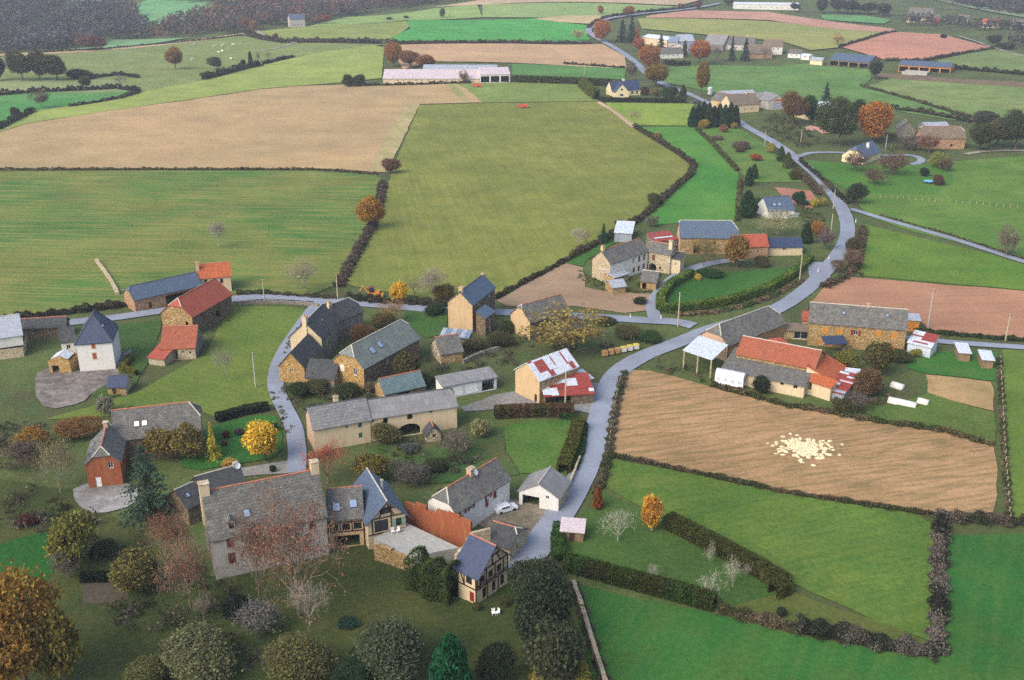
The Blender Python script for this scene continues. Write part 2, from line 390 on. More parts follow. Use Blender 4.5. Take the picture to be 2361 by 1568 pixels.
GR = lambda n, a, b, c=None, **k: m_grass(n, C3(*a), C3(*b), C3(*c) if c else None, **k)
FIELDS = [
 ('field', 'green meadow with pale cut stripes left of the hedge', [(-150,398),(300,393),(720,395),(868,403),(878,412),(870,455),(835,560),(782,655),(705,684),(560,676),(535,688),(300,694),(120,720),(-150,760)],
   GR('striped_meadow', (66,114,48), (112,122,58), (84,118,52), stripe=(4, 26, 1.6, C3(138,134,72), .75), big=.02), .05, 0),
 ('field', 'tan ploughed field on the hill slope', [(-150,345),(0,305),(60,286),(250,256),(420,233),(600,206),(700,198),(790,196),(940,195),(1050,193),(1075,205),(1113,236),(968,240),(925,320),(890,397),(720,388),(300,388),(-150,392)],
   GR('tan_plough', (188,158,114), (172,148,108), (184,150,110), stripe=(-14, 60, 2.2, C3(164,148,104), .5), fine=.14, big=.008), .06, 0),
 ('field_strip', 'paler strip along the right edge of the tan field', [(935,241),(968,241),(892,397),(848,398)], GR('pale_plough', (196,168,132), (180,160,118), (150,150,90), stripe=(68, 60, 2.0, C3(150,152,88), .6), fine=.15), .10, 0),
 ('field_strip', 'greenish strip near the orange trailer', [(1030,193),(1048,193),(1085,237),(1068,238)], GR('green_tan_strip', (150,152,90), (170,154,104), (140,150,84), fine=.15), .10, 0),
 ('field', 'large olive green field in the middle', [(968,242),(1113,238),(1250,236),(1383,234),(1400,250),(1465,292),(1540,340),(1600,382),(1590,400),(1475,495),(1410,535),(1300,597),(1180,664),(1140,690),(1090,700),(950,682),(800,657),(790,650),(860,515),(895,430),(905,390)],
   GR('olive_field', (124,130,62), (136,138,68), (108,120,54), stripe=(80, 45, 1.4, C3(110,118,52), .55), big=.01, fine=.28), .05, 0),
 ('field', 'yellow green meadow between the long barn and the house with blue roof', [(1050,193),(1180,190),(1335,195),(1380,233),(1113,237),(1075,206)], GR('barn_meadow', (132,148,78), (120,138,70), (110,130,64)), .05, 0),
 ('field', 'light yellow green field on the left hill', [(-60,330),(75,256),(200,240),(330,211),(465,187),(560,160),(650,140),(735,122),(860,105),(886,110),(880,180),(790,190),(700,197),(600,205),(420,232),(60,285),(0,304)],
   GR('light_green_hill', (152,166,82), (138,156,76), (158,166,90), stripe=(-10, 90, 5, C3(140,150,80), .5), fine=.15), .07, 0),
 ('field', 'pasture where the pale cows graze', [(-150,140),(0,131),(110,122),(250,112),(340,104),(460,92),(560,83),(650,100),(890,103),(735,123),(640,139),(560,161),(465,188),(320,212),(270,182),(0,187),(-150,196)],
   GR('cow_pasture', (132,142,82), (120,134,76), (108,128,70), fine=.18), .05, 0),
 ('field', 'pale grass strip below the dark tree clump', [(-150,192),(0,187),(200,179),(275,184),(318,210),(210,216),(110,213),(0,219),(-150,224)], GR('pale_valley_grass', (138,150,98), (124,140,90), None, fine=.15), .08, 0),
 ('field', 'bright green valley field at the left edge', [(-150,226),(0,221),(200,208),(300,209),(240,236),(120,250),(60,257),(0,300),(-150,345)], GR('bright_valley', (78,138,72), (92,140,76), None, fine=.15), .06, 0),
 ('field_strip', 'narrow tan strip in front of the left wood', [(-150,131),(0,123),(190,115),(330,106),(560,77),(562,81),(330,110),(0,130),(-150,138)], GR('tan_far', (188,162,122), (176,156,116), None, fine=.1), .10, 0),
 ('field', 'small pale green meadow at the edge of the wood', [(150,115),(250,92),(420,88),(440,86),(340,103),(200,114)], GR('far_green_a', (122,160,112), (112,152,104), None, fine=.1), .09, 0),
 ('field', 'far green hillside field beyond the wood', [(295,22),(350,-5),(480,-30),(640,-30),(600,5),(480,27),(420,50),(340,62)], GR('far_green_b', (112,164,106), (102,154,98), None, fine=.1), .09, 0),
 ('field', 'thin green wedge between two woods', [(45,74),(110,40),(168,14),(160,32),(84,64),(60,77)], GR('far_green_c', (100,158,96), (94,148,92), None, fine=.1), .09, 0),
 ('field', 'far green slope above the wood', [(168,12),(260,0),(420,-10),(600,-25),(420,-40),(160,-30)], GR('far_green_d', (136,160,124), (126,150,118), None, fine=.1), .07, 0),
 ('field', 'light meadow rising to the top wood', [(700,64),(800,40),(1000,20),(1100,9),(1112,40),(940,47),(850,55)], GR('top_meadow', (142,166,92), (132,158,86), None, fine=.12), .06, 0),
 ('field', 'olive field above the long brown hedge', [(575,76),(640,68),(850,56),(937,49),(944,63),(920,80),(892,92),(640,92),(600,83)], GR('olive_upper', (142,152,78), (134,146,74), None, fine=.15), .08, 0),
 ('field', 'vivid green field above the tan strip', [(938,48),(960,46),(1240,43),(1290,52),(1370,60),(1352,75),(1362,98),(1180,96),(925,95),(897,92),(946,66)], GR('vivid_green', (76,158,70), (70,148,66), (84,160,76), fine=.12), .07, 0),
 ('field', 'pale green field along the far road', [(1112,10),(1180,9),(1560,15),(1590,21),(1450,32),(1380,37),(1240,41),(1112,40)], GR('pale_top', (140,160,96), (130,156,90), None, fine=.12), .06, 0),
 ('field', 'tan field at the top edge', [(1000,17),(1180,-9),(1420,-12),(1640,-9),(1565,13),(1180,8)], GR('tan_top', (192,168,134), (182,160,128), None, fine=.1), .08, 0),
 ('field_strip', 'tan wedge beside the far road bend', [(1232,44),(1300,37),(1440,37),(1395,45),(1362,56),(1290,52)], GR('tan_wedge', (190,172,126), (178,164,118), None, fine=.1), .09, 0),
 ('field', 'tan field behind the long metal barn', [(925,104),(1180,101),(1390,102),(1440,130),(1444,155),(1400,157),(1180,145),(1000,142),(930,160),(905,120)], GR('tan_mid', (196,162,122), (186,154,116), None, fine=.12), .07, 0),
 ('field_strip', 'green strip behind the long clipped hedge', [(1180,147),(1443,158),(1440,184),(1320,180),(1180,176)], GR('green_strip', (92,136,70), (86,128,66), None, fine=.15), .07, 0),
 ('field_strip', 'long pink ploughed strip near the top', [(1490,38),(1600,24),(1770,28),(2060,67),(2072,76),(1950,70),(1770,47),(1490,42)], GR('pink_top', (190,146,122), (184,140,118), None, fine=.1), .09, 0),
 ('field', 'pink ploughed field above the open hangars', [(2065,74),(2175,80),(2290,111),(2250,118),(2130,138),(2040,138),(1930,106)], GR('pink_field', (190,136,112), (182,130,106), None, fine=.1), .09, 0),
 ('field', 'olive slope behind the hamlet', [(1470,43),(1770,49),(2066,74),(1930,110),(1870,116),(1800,95),(1480,66)], GR('olive_slope', (152,154,86), (142,148,82), None, fine=.14), .06, 0),
 ('field', 'green pasture below the hamlet', [(1535,155),(1620,150),(1760,153),(1860,148),(2000,160),(2010,180),(1985,200),(2080,226),(2230,272),(2200,278),(1980,242),(1870,232),(1640,212),(1530,190)], GR('hamlet_pasture', (96,132,66), (110,140,72), (84,122,58), fine=.2), .05, 0),
 ('field', 'grey green pasture on the right slope', [(2062,178),(2200,186),(2500,206),(2500,284),(2361,274),(2232,268),(2082,222),(1992,200)], GR('right_pasture', (114,136,74), (128,142,82), (100,124,64), fine=.2), .06, 0),
 ('field', 'dull green field beyond the far hangar', [(2160,141),(2290,114),(2500,152),(2500,186),(2200,158)], GR('dull_right', (118,134,78), (108,126,72), None, fine=.15), .06, 0),
 ('field', 'small green field below the top right trees', [(1890,34),(1990,36),(2055,46),(2038,55),(1900,46)], GR('green_top_right', (98,148,88), (92,140,82), None, fine=.12), .06, 0),
 ('field', 'pale far slope at the top right corner', [(2070,-30),(2361,40),(2500,60),(2500,-60),(2200,-60)], GR('far_slope', (140,160,116), (130,150,110), None, fine=.1), .06, 0),
 ('field', 'dark ploughed strip by the far hangar', [(2010,168),(2080,172),(2200,182),(2361,190),(2361,202),(2180,190),(2030,180)], GR('dark_strip', (120,100,82), (110,92,76), (128,112,84), fine=.25), .10, 0),
 ('lawn', 'yellow green paddock in front of the house with blue roof', [(1395,237),(1600,240),(1592,290),(1462,289),(1410,250)], GR('paddock', (142,158,66), (126,150,60), (118,142,58)), .07, 0),
 ('field', 'green strip between the bramble hedge and the gardens', [(1468,293),(1592,292),(1640,325),(1700,395),(1708,430),(1702,510),(1560,515),(1500,520),(1480,500),(1592,405),(1606,383),(1540,340)], GR('green_wedge', (66,128,50), (92,138,58), (80,130,54)), .06, 0),
 ('lawn', 'green garden slope beside the village road', [(1594,292),(1700,296),(1760,330),(1820,380),(1850,420),(1730,420),(1700,392),(1642,325)], GR('garden_slope', (88,124,54), (110,128,60), (80,112,50)), .08, 0),
 ('lawn', 'lawn around the cream house with blue roof', [(1848,368),(1940,376),(2000,385),(2110,380),(2190,374),(2200,420),(2150,450),(2000,445),(1960,440),(1885,402)], GR('house_lawn', (62,116,42), (80,122,48), (92,118,52)), .07, 0),
 ('field', 'right hand meadow above the lane', [(2190,372),(2500,350),(2500,640),(2361,600),(2280,576),(2100,533),(1996,497),(1975,462),(2000,445),(2150,450)], GR('right_meadow', (86,124,50), (100,130,56), (72,114,44), stripe=(-12, 40, 2, C3(112,132,60), .4)), .06, 0),
 ('field', 'green meadow between the lane and the red field', [(1990,517),(2090,541),(2280,586),(2361,611),(2500,651),(2500,694),(2361,669),(2000,637),(1978,628),(1986,570)], GR('lane_meadow', (84,124,44), (100,128,48), (72,112,42), stripe=(-4, 30, 1.3, C3(112,128,50), .4)), .06, 0),
 ('field', 'bare reddish field behind the stone house', [(1960,639),(2361,671),(2500,688),(2500,796),(2361,780),(2140,762),(2100,722),(1866,698),(1900,664)], GR('red_field', (176,132,104), (168,124,96), (162,122,94), stripe=(-3, 60, 1.5, C3(186,142,112), .4), fine=.14), .06, 0),
 ('field', 'tan stubble field with weeds right of the road', [(1447,854),(1500,856),(1640,892),(1810,936),(1890,948),(2060,978),(2200,994),(2294,1028),(2300,1100),(2292,1186),(2150,1180),(1800,1130),(1600,1086),(1402,1044),(1420,950)],
   GR('stubble', (180,144,106), (168,134,96), (174,140,98), stripe=(-14, 9, 1.1, C3(112,104,64), .62), fine=.25, big=.05), .06, 0),
 ('garden_bed', 'sandy bed of the kitchen garden', [(2135,864),(2180,868),(2288,882),(2294,950),(2200,925),(2140,906)], GR('sandy_bed', (180,150,106), (166,140,98), (140,126,80), fine=.2), .10, 0),
 ('lawn', 'grass between the kitchen garden and the stubble field', [(1950,935),(2060,935),(2140,908),(2292,952),(2295,1022),(2200,990),(2050,972)], GR('garden_grass', (86,110,50), (98,114,54), (70,98,42)), .09, 0),
 ('lawn', 'vivid grass plot by the white roofed sheds', [(2105,812),(2300,812),(2296,880),(2180,866),(2135,862),(2090,850)], GR('vivid_plot', (52,108,46), (64,112,48), (80,112,50)), .08, 0),
 ('field', 'olive meadow beyond the wire fence at the right edge', [(2312,806),(2500,816),(2500,1220),(2330,1205),(2318,1000)], GR('olive_right', (106,126,54), (96,120,50), (90,114,48), fine=.25), .06, 0),
 ('field', 'meadow below the stubble field', [(1396,1056),(1600,1094),(1800,1136),(2120,1188),(2152,1215),(2155,1320),(2145,1478),(2000,1425),(1830,1345),(1550,1205),(1396,1125)],
   GR('lower_meadow', (96,120,50), (112,124,54), (76,110,46), stripe=(-20, 12, 1.2, C3(66,104,44), .45)), .06, 0),
 ('lawn', 'orchard grass with bare fruit trees', [(1292,1270),(1330,1215),(1385,1130),(1540,1205),(1812,1355),(1805,1405),(1640,1398),(1310,1300)], GR('orchard_grass', (66,98,44), (82,104,48), (60,90,40)), .08, 0),
 ('field', 'olive strip above the lower hedge bank', [(1655,1402),(1830,1365),(2000,1428),(2150,1482),(2140,1498),(1830,1455)], GR('olive_strip', (92,104,48), (84,98,44), (96,100,52)), .09, 0),
 ('field', 'vivid green field in the bottom right corner', [(1318,1345),(1660,1418),(1850,1468),(2168,1522),(2190,1232),(2500,1228),(2500,1760),(1410,1760)],
   GR('bottom_field', (48,102,44), (62,112,48), (72,104,46), stripe=(-62, 40, 2.2, C3(78,112,50), .45), fine=.28), .06, 0),
 ('field', 'olive pasture between the lane and the red roofed barns', [(535,706),(660,706),(728,716),(700,752),(654,815),(630,850),(640,930),(500,962),(430,938),(300,938),(250,962),(100,968),(300,912),(470,818)],
   GR('village_pasture', (118,126,58), (106,122,54), (92,118,48), stripe=(28, 8, 1.6, C3(84,114,46), .5)), .06, 0),
 ('lawn', 'dark lawn beside the tall white house', [(262,750),(370,738),(372,760),(345,832),(300,902),(240,922),(198,908),(275,852)], GR('dark_lawn', (60,92,42), (72,98,46), (52,82,38)), .08, 0),
 ('lawn', 'garden lawn around the yellow tree', [(470,985),(635,948),(652,990),(645,1055),(570,1068),(420,1090),(420,1040)], GR('yellow_tree_lawn', (52,104,40), (62,108,44), None), .08, 1),
 ('lawn', 'dark green and brown manor garden lawn', [(-100,1090),(160,1130),(480,1330),(840,1255),(940,1320),(1060,1390),(1210,1330),(1290,1345),(1400,1700),(-100,1700)], GR('manor_lawn', (66,78,38), (80,84,44), (50,66,34), big=.04), .05, 0),
 ('lawn', 'bright lawn patch at the left edge', [(-50,1275),(60,1235),(120,1230),(130,1330),(60,1370),(-50,1390)], GR('bright_patch', (38,88,34), (46,92,38), None), .09, 1),
 ('garden_bed', 'dark dug vegetable bed in the manor garden', [(190,1345),(295,1343),(300,1385),(195,1392)], GR('dark_bed', (80,74,62), (72,66,56), (88,80,66), fine=.3), .10, 0),
 ('lawn', 'lawn inside the corner hedge by the road', [(1160,985),(1230,972),(1338,968),(1342,985),(1310,1075),(1280,1092),(1200,1090),(1165,1040)], GR('corner_lawn', (76,114,46), (96,118,56), (64,104,42)), .08, 0),
 ('lawn', 'garden grass below the long barn', [(850,1030),(960,1005),(1060,985),(1160,985),(1165,1040),(1200,1095),(1000,1115),(860,1100)], GR('barn_garden', (70,98,48), (92,94,58), (58,92,42), big=.05), .07, 0),
 ('lawn', 'lawn enclosed by the curved clipped hedge', [(1528,716),(1528,662),(1590,632),(1700,626),(1835,616),(1822,642),(1760,672),(1690,694),(1600,710)], GR('curved_lawn', (54,98,40), (70,106,46), None), .08, 0),
 ('lawn', 'lawn around the old farmhouse', [(1150,690),(1310,597),(1400,545),(1420,560),(1352,600),(1345,615),(1300,606)], GR('farm_lawn', (58,106,42), (76,112,48), None), .09, 0),
 ('yard', 'bare tan plot beside the old farmhouse', [(1145,694),(1302,606),(1345,617),(1350,662),(1400,672),(1500,678),(1494,716),(1440,722),(1330,706),(1170,706)], GR('tan_plot', (168,142,114), (156,130,104), (146,124,98), stripe=(20, 12, .8, C3(140,120,98), .5), fine=.15), .07, 0),
 ('yard', 'gravel yard by the barn with patched tin roof', [(1060,940),(1140,912),(1200,900),(1250,936),(1330,930),(1365,880),(1400,890),(1392,960),(1335,948),(1180,940),(1070,950)], GR('gravel_yard', (150,150,148), (132,130,126), (120,116,108), big=.1), .09, 0),
 ('yard', 'pale gravel drive by the house with red ivy', [(168,1118),(280,1110),(330,1128),(310,1165),(220,1190),(175,1165)], GR('pale_drive', (168,166,164), (140,138,136), (110,106,98), big=.1), .10, 1),
 ('yard', 'gravel approach behind the manor', [(548,1082),(610,1072),(670,1062),(692,1068),(690,1092),(640,1092),(560,1098)], GR('manor_drive', (156,154,148), (140,138,132), None, big=.1), .09, 0),
 ('yard', 'worn yard in front of the white house with red shutters', [(1085,1205),(1172,1150),(1215,1160),(1290,1172),(1262,1215),(1222,1255),(1185,1250)], GR('worn_yard', (150,140,122), (124,114,98), (96,92,74), big=.12), .09, 0),
 ('rubble_ground', 'grey stony rubble ground below the tall white house', [(88,846),(185,856),(262,850),(296,800),(306,826),(262,880),(215,905),(190,930),(110,946),(78,905)], GR('rubble', (132,124,116), (110,102,96), (152,146,138), big=.15, mid=.5, fine=.45), .10, 1),
 ('yard', 'earth around the bungalow drive', [(1786,432),(1870,440),(1888,470),(1870,482),(1830,470),(1800,450)], GR('red_earth', (176,120,100), (160,118,98), None), .09, 0),
 ('lawn', 'green plot in front of the beige tower house', [(940,705),(1030,720),(1028,770),(985,780),(930,740)], GR('plot_green', (62,98,44), (78,104,50), None), .08, 0),
]
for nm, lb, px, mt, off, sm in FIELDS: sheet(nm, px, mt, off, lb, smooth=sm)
t = NT('asphalt'); v = t.co()
acol = t.mix(t.rng(t.noise(v, .08, 5, .6), .35, .65), C3(150,158,172), C3(132,138,150)); acol = t.mix(t.rng(t.noise(v, .6, 6, .7), .55, .75, 0, .5), acol, C3(110,114,120))
M['asphalt'] = t.bsdf(t.val(acol, t.rng(t.noise(v, 4, 4), .3, .7, .88, 1.12)), .8, .3, t.noise(v, 12, 3), .2, .02)
M['track'] = GR('gravel_track', (168,160,150), (146,138,126), (120,118,96), big=.08, mid=.4)
def road(name, label, px, w, mat, off=.14, nat=.12):
    pts = smooth_poly([G(*p).xy for p in px], 3, False)
    # resample
    o = [pts[0]]; 
    for p in pts[1:]:
        if (p - o[-1]).length > 1.6 + p.y * .004: o.append(p)
    V = []; F = []
    for i, p in enumerate(o):
        d = (o[min(i + 1, len(o) - 1)] - o[max(i - 1, 0)]).normalized(); n = Vector((-d.y, d.x))
        ww = w(i / (len(o) - 1)) if callable(w) else w
        for k, s in enumerate((-1, -.5, 0, .5, 1)):
            q = p + n * (s * ww / 2 + (mnoise.noise(Vector((p.x * .3, p.y * .3, s * 5))) * nat if abs(s) == 1 else 0))
            V.append((q.x, q.y, float(terr(q.x, q.y)) + off * (1 + 3 * float(sstep(400, 1300, q.y))) + .05 * (1 - s * s)))
    for i in range(len(o) - 1):
        for k in range(4): a = i * 5 + k; F.append((a, a + 1, a + 6, a + 5))
    return kind(link(name, np_mesh(name, V, F, smooth=True), mat), 'structure', label)
road('road', 'main grey asphalt village road', [(1195,1330),(1222,1285),(1250,1243),(1300,1175),(1352,1080),(1380,985),(1397,905),(1420,858),(1482,820),(1580,784),(1640,758),(1720,738),(1800,712),(1880,652),(1932,590),(1957,545),(1950,492),(1910,430),(1850,375),(1790,330),(1712,288),(1665,252),(1622,232),(1585,216)], lambda s: 5.2 - .7 * s, M['asphalt'])
road('road', 'far asphalt road climbing past the orange trees', [(1590,218),(1540,200),(1498,178),(1472,150),(1452,133),(1420,112),(1390,96),(1366,82),(1353,70),(1372,54),(1400,44),(1450,36),(1550,26),(1615,17),(1660,8)], 6.0, M['asphalt'], .15)
road('road', 'asphalt road running left through the village', [(1600,752),(1560,742),(1500,740),(1440,736),(1300,728),(1150,720),(1020,716),(960,711),(850,702),(740,690),(650,685),(600,684),(540,689),(460,704),(380,716),(260,734),(120,748),(-60,765)], 4.6, M['asphalt'], .16)
road('lane', 'winding asphalt lane below the village pasture', [(742,694),(722,712),(696,748),(664,795),(640,840),(633,880),(642,915),(662,950),(678,985),(686,1030),(684,1090)], 3.6, M['asphalt'], .15)
road('lane', 'lane leading into the old farm', [(1512,738),(1502,712),(1512,682),(1540,650),(1580,624),(1640,606),(1710,598)], 3.6, M['asphalt'], .15)
road('lane', 'narrow lane across the right meadows', [(1962,482),(1995,492),(2040,506),(2110,526),(2200,551),(2280,578),(2361,604),(2480,640)], 3.0, M['asphalt'], .15)
road('lane', 'lane turning into the cream house', [(1838,362),(1862,353),(1900,351),(1960,353),(2040,360),(2100,357),(2128,366),(2120,378),(2085,380)], 3.4, M['asphalt'], .15)
road('lane', 'pale track behind the pinkish stone barn', [(2225,356),(2270,348),(2361,347),(2450,350)], 3.0, M['track'], .15)
road('lane', 'pale lane along the bottom of the red field', [(2080,778),(2145,786),(2230,793),(2361,801),(2480,812)], 3.0, M['asphalt'], .15)
road('lane', 'short paved opening beside the white gate', [(1890,640),(1888,622),(1882,605)], 6.0, M['asphalt'], .15)
road('track', 'pale dirt track by the far brown hedge', [(590,70),(618,88),(655,98),(690,96),(640,112),(600,118)], 4, M['track'], .15)
road('track', 'tan earth path along the central field', [(1380,236),(1410,253),(1440,276),(1462,294)], 3, GR('tan_path', (196,170,140), (180,156,120), None), .15)
road('track', 'curved pink drive beside the dark trees', [(1868,302),(1864,292),(1875,291),(1890,300),(1905,308)], 4, GR('pink_drive', (196,150,130), (180,140,120), None), .15)
road('track', 'far pale track at the right', [(2210,84),(2250,95),(2280,108),(2361,132)], 3, M['track'], .15)
# ------------------------------------------------------------------ buildings
class Bld:
    """a building: Empty at its base; wings add walls, roofs and openings as parts"""
    def __init__(s, name, label, cat='house', group=None):
        s.name, s.label, s.cat, s.group, s.root = name, label, cat, group, None
    def ensure(s, p):
        if s.root is None: s.root = tag(empty(s.name, p), s.label, s.cat, s.group)
    def wing(s, P, Q, h, w=None, ridge=None, pitch=40, kl=0.0, kr=0.0, typ='gable', rise=None, axis='u', walls='st_grey', roof='lauze',
             ov=.35, og=.25, ridgecap='ridge', base=0.0, thick=.16, flip=False, wm=None, nowall='', far=None, sag=.05):
        a, b = G(*P, h=h), G(*Q, h=h)
        z0 = min(a.z, b.z); d = (b - a).xy; L = d.length; d = d.normalized(); n = Vector((-d.y, d.x))
        tp = math.tan(math.radians(pitch))
        if far is not None: f = G(*far, h=h); w = max(1.0, (f - a).xy.dot(n))
        if w is None:                                   # find the depth that puts the ridge on its pixel
            best = None
            for i in range(12, 110):
                ww = i * .25; zr = z0 + h + ww / 2 * tp
                q0 = proj((*(a.xy + n * ww / 2), zr)); q1 = proj((*(b.xy + n * ww / 2), zr))
                t_ = (ridge[0] - q0[0]) / (q1[0] - q0[0] + 1e-9); y_ = q0[1] + t_ * (q1[1] - q0[1]); e = abs(y_ - ridge[1])
                if best is None or e < best[0]: best = (e, ww)
            w = best[1]
        W_ = w; rise = rise if rise is not None else (W_ / 2 * tp if axis == 'u' else L / 2 * tp)
        c = a.xy + d * L / 2 + n * W_ / 2; org = Vector((c.x, c.y, z0)); rz = math.atan2(d.y, d.x)
        s.ensure(org)
        g = dict(L=L, W=W_, h=h, rise=rise, org=org, rz=rz, d=d, n=n, typ=typ, axis=axis, tp=tp, loc=org - s.root.location)
        s.g = g
        bz = base if base else -1.2
        kf, kb = (kl, kr)
        # wall profiles: list of (s along wall, z)
        def gable(wd, k):
            if typ != 'gable': return None
            zt = h + rise * (1 - k); 
            if k > .97: return [(0, bz), (wd, bz), (wd, h), (0, h)]
            if k <= 0: return [(0, bz), (wd, bz), (wd, h), (wd / 2, h + rise), (0, h)]
            return [(0, bz), (wd, bz), (wd, h), (wd / 2 + wd / 2 * k, zt - .03), (wd / 2 - wd / 2 * k, zt - .03), (0, h)]
        rect = lambda wd, zz=h, z2=None: [(0, bz), (wd, bz), (wd, zz if z2 is None else z2), (0, zz)]
        if typ == 'mono':
            prof = {'f': rect(L), 'r': rect(W_, h, h + rise), 'b': rect(L, h + rise), 'l': rect(W_, h + rise, h)}
        elif typ == 'flat': prof = {'f': rect(L), 'r': rect(W_), 'b': rect(L), 'l': rect(W_)}
        elif axis == 'u': prof = {'f': rect(L), 'r': gable(W_, kr), 'b': rect(L), 'l': gable(W_, kl)}
        else: prof = {'f': gable(L, kl), 'r': rect(W_), 'b': gable(L, kr), 'l': rect(W_)}
        g['prof'] = prof; g['holes'] = {k: [] for k in 'frbl'}; g['wallmat'] = {}
        for k in 'frbl':
            m = (wm or {}).get(k, walls); g['wallmat'][k] = m
        g['nowall'] = nowall
        # roof
        planes = []; caps = []
        if typ == 'gable':
            A_, B_ = (L, W_) if axis == 'u' else (W_, L)            # A_ along ridge
            mp = (lambda x, y, z: (x, y, z)) if axis == 'u' else (lambda x, y, z: (-y, x, z))
            tpp = rise / (B_ / 2); wv = B_ / 2 + ov; ze = h - ov * tpp; zr = h + rise; e = A_ / 2 + og
            def endp(k, sgn):
                din = k * (zr - ze) / (tpp * 1.15); return din, wv * k, zr - (zr - ze) * k
            d0, v0, z0_ = endp(kl, -1); d1, v1, z1_ = endp(kr, 1)
            lim = A_ * .45; d0, d1 = min(d0, lim + og), min(d1, lim + og)
            r0, r1 = (-e + d0, 0, zr), (e - d1, 0, zr)
            def slope(sg):
                p = [(-e, sg * wv, ze), (e, sg * wv, ze)]
                if 0 < kr < .97: p.append((e, sg * v1, z1_))
                p += [r1, r0]
                if 0 < kl < .97: p.append((-e, sg * v0, z0_))
                return p if sg < 0 else p[::-1]
            planes = [slope(-1), slope(1)]
            if kr > 0: planes.append([(e, -v1, z1_), (e, v1, z1_), r1])
            if kl > 0: planes.append([(-e, v0, z0_), (-e, -v0, z0_), r0])
            planes = [[mp(*q) for q in p] for p in planes]
            caps = [(mp(*r0), mp(*r1))]
            if kr > 0: caps += [(mp(*r1), mp(e, -v1, z1_)), (mp(*r1), mp(e, v1, z1_))]
            if kl > 0: caps += [(mp(*r0), mp(-e, -v0, z0_)), (mp(*r0), mp(-e, v0, z0_))]
        elif typ == 'mono':
            tpp = rise / W_; planes = [[(-L / 2 - og, -W_ / 2 - ov, h - ov * tpp), (L / 2 + og, -W_ / 2 - ov, h - ov * tpp), (L / 2 + og, W_ / 2 + .1, h + rise + .1 * tpp), (-L / 2 - og, W_ / 2 + .1, h + rise + .1 * tpp)]]
        elif typ == 'flat': planes = [[(-L / 2 - og, -W_ / 2 - og, h), (L / 2 + og, -W_ / 2 - og, h), (L / 2 + og, W_ / 2 + og, h), (-L / 2 - og, W_ / 2 + og, h)]]
        g['planes'] = planes
        mb = MB(); seed = random.random() * 100
        for pl in planes:
            p3 = [Vector(p) for p in pl]; nn = (p3[1] - p3[0]).cross(p3[2] - p3[0])
            if nn.length < 1e-6: continue
            nn.normalize()
            if nn.z < 0: p3 = p3[::-1]; nn = -nn
            zf = lambda x, y: p3[0].z - (nn.x * (x - p3[0].x) + nn.y * (y - p3[0].y)) / nn.z
            V2, F2 = cdt_fill([(p.x, p.y) for p in p3], lambda x, y: 1.1)
            zs = [zf(x, y) + sag * mnoise.noise(Vector((x * .45, y * .45, seed))) + .08 for x, y in V2]
            cnt = {}
            for f in F2:
                for i in range(len(f)): ed = (f[i], f[(i + 1) % len(f)]); cnt[ed] = 1
            mb_n = len(V2); vv = [(x, y, z) for (x, y), z in zip(V2, zs)] + [(x, y, z - thick) for (x, y), z in zip(V2, zs)]
            ff = [tuple(f) for f in F2] + [tuple(i + mb_n for i in reversed(f)) for f in F2]
            for (i, j) in cnt:
                if (j, i) not in cnt: ff.append((j, i, i + mb_n, j + mb_n))
            mb.add(vv, ff)
        g['roof'] = None
        if roof:
            g['roof'] = mb.build('roof', M[roof], s.root, g['loc'], rz)
            if ridgecap and caps:
                for i, (q0, q1) in enumerate(caps):
                    q0, q1 = Vector(q0), Vector(q1)
                    if (q1 - q0).length < .3: continue
                    r = MB().tube([q0 + Vector((0, 0, .10)), q1 + Vector((0, 0, .10))], [.13, .13], 6)
                    r.build('ridge_cap', M[ridgecap if i == 0 else ('ridge_pale' if ridgecap != 'ridge_dark' else ridgecap)], g['roof'])
        g['todo'] = True; s.wings = getattr(s, 'wings', []) + [g]
        return s
    def wallp(s, k, sx, z, out=0.0, g=None):
        g = g or s.g; L, W_ = g['L'] / 2, g['W'] / 2
        if k == 'f': return Vector((-L + sx, -W_ - out, z))
        if k == 'r': return Vector((L + out, -W_ + sx, z))
        if k == 'b': return Vector((L - sx, W_ + out, z))
        return Vector((-L - out, W_ - sx, z))
    def wlen(s, k): return s.g['L'] if k in 'fb' else s.g['W']
    def pix(s, k, X, Y):
        """photo pixel on wall k -> (s, z)"""
        g = s.g; r = ray(X, Y); o = Vector((0, 0, HCAM)); R = Matrix.Rotation(-g['rz'], 3, 'Z')
        lo = R @ (o - g['org']); lr = R @ r; L, W_ = g['L'] / 2, g['W'] / 2
        t = {'f': lambda: (-W_ - lo.y) / lr.y, 'b': lambda: (W_ - lo.y) / lr.y, 'r': lambda: (L - lo.x) / lr.x, 'l': lambda: (-L - lo.x) / lr.x}[k]()
        p = lo + lr * t
        return {'f': p.x + L, 'b': L - p.x, 'r': p.y + W_, 'l': W_ - p.y}[k], p.z
    def op(s, k, w, h, kd='w', px=None, at=None, col=None, shut=None, frame='offwhite'):
        """opening on wall k; px = photo pixel of its centre, or at = (fraction along the wall, height of its bottom)"""
        g = s.g; WL = s.wlen(k)
        if px: sx, zc = s.pix(k, *px); z = zc - h / 2
        else: sx, z = at[0] * WL, at[1]
        sx = max(w / 2 + .15, min(WL - w / 2 - .15, sx)); z = max(-.1, z)
        if g['prof'][k] is not None:
            top = g['prof'][k]
            lim = max(q[1] for q in top) - .25 if len(top) > 4 else min(g['prof'][k][2][1], g['prof'][k][3][1]) - .12
            if z + h > lim: z = max(-.1, lim - h); h = min(h, lim - z)
        if kd == 'a':
            n = 8; hole = [(sx - w / 2, z), (sx + w / 2, z)] + [(sx + w / 2 * math.cos(math.pi * i / n), z + h * .45 + h * .55 * math.sin(math.pi * i / n)) for i in range(0, n + 1)]
        else: hole = [(sx - w / 2, z), (sx + w / 2, z), (sx + w / 2, z + h), (sx - w / 2, z + h)]
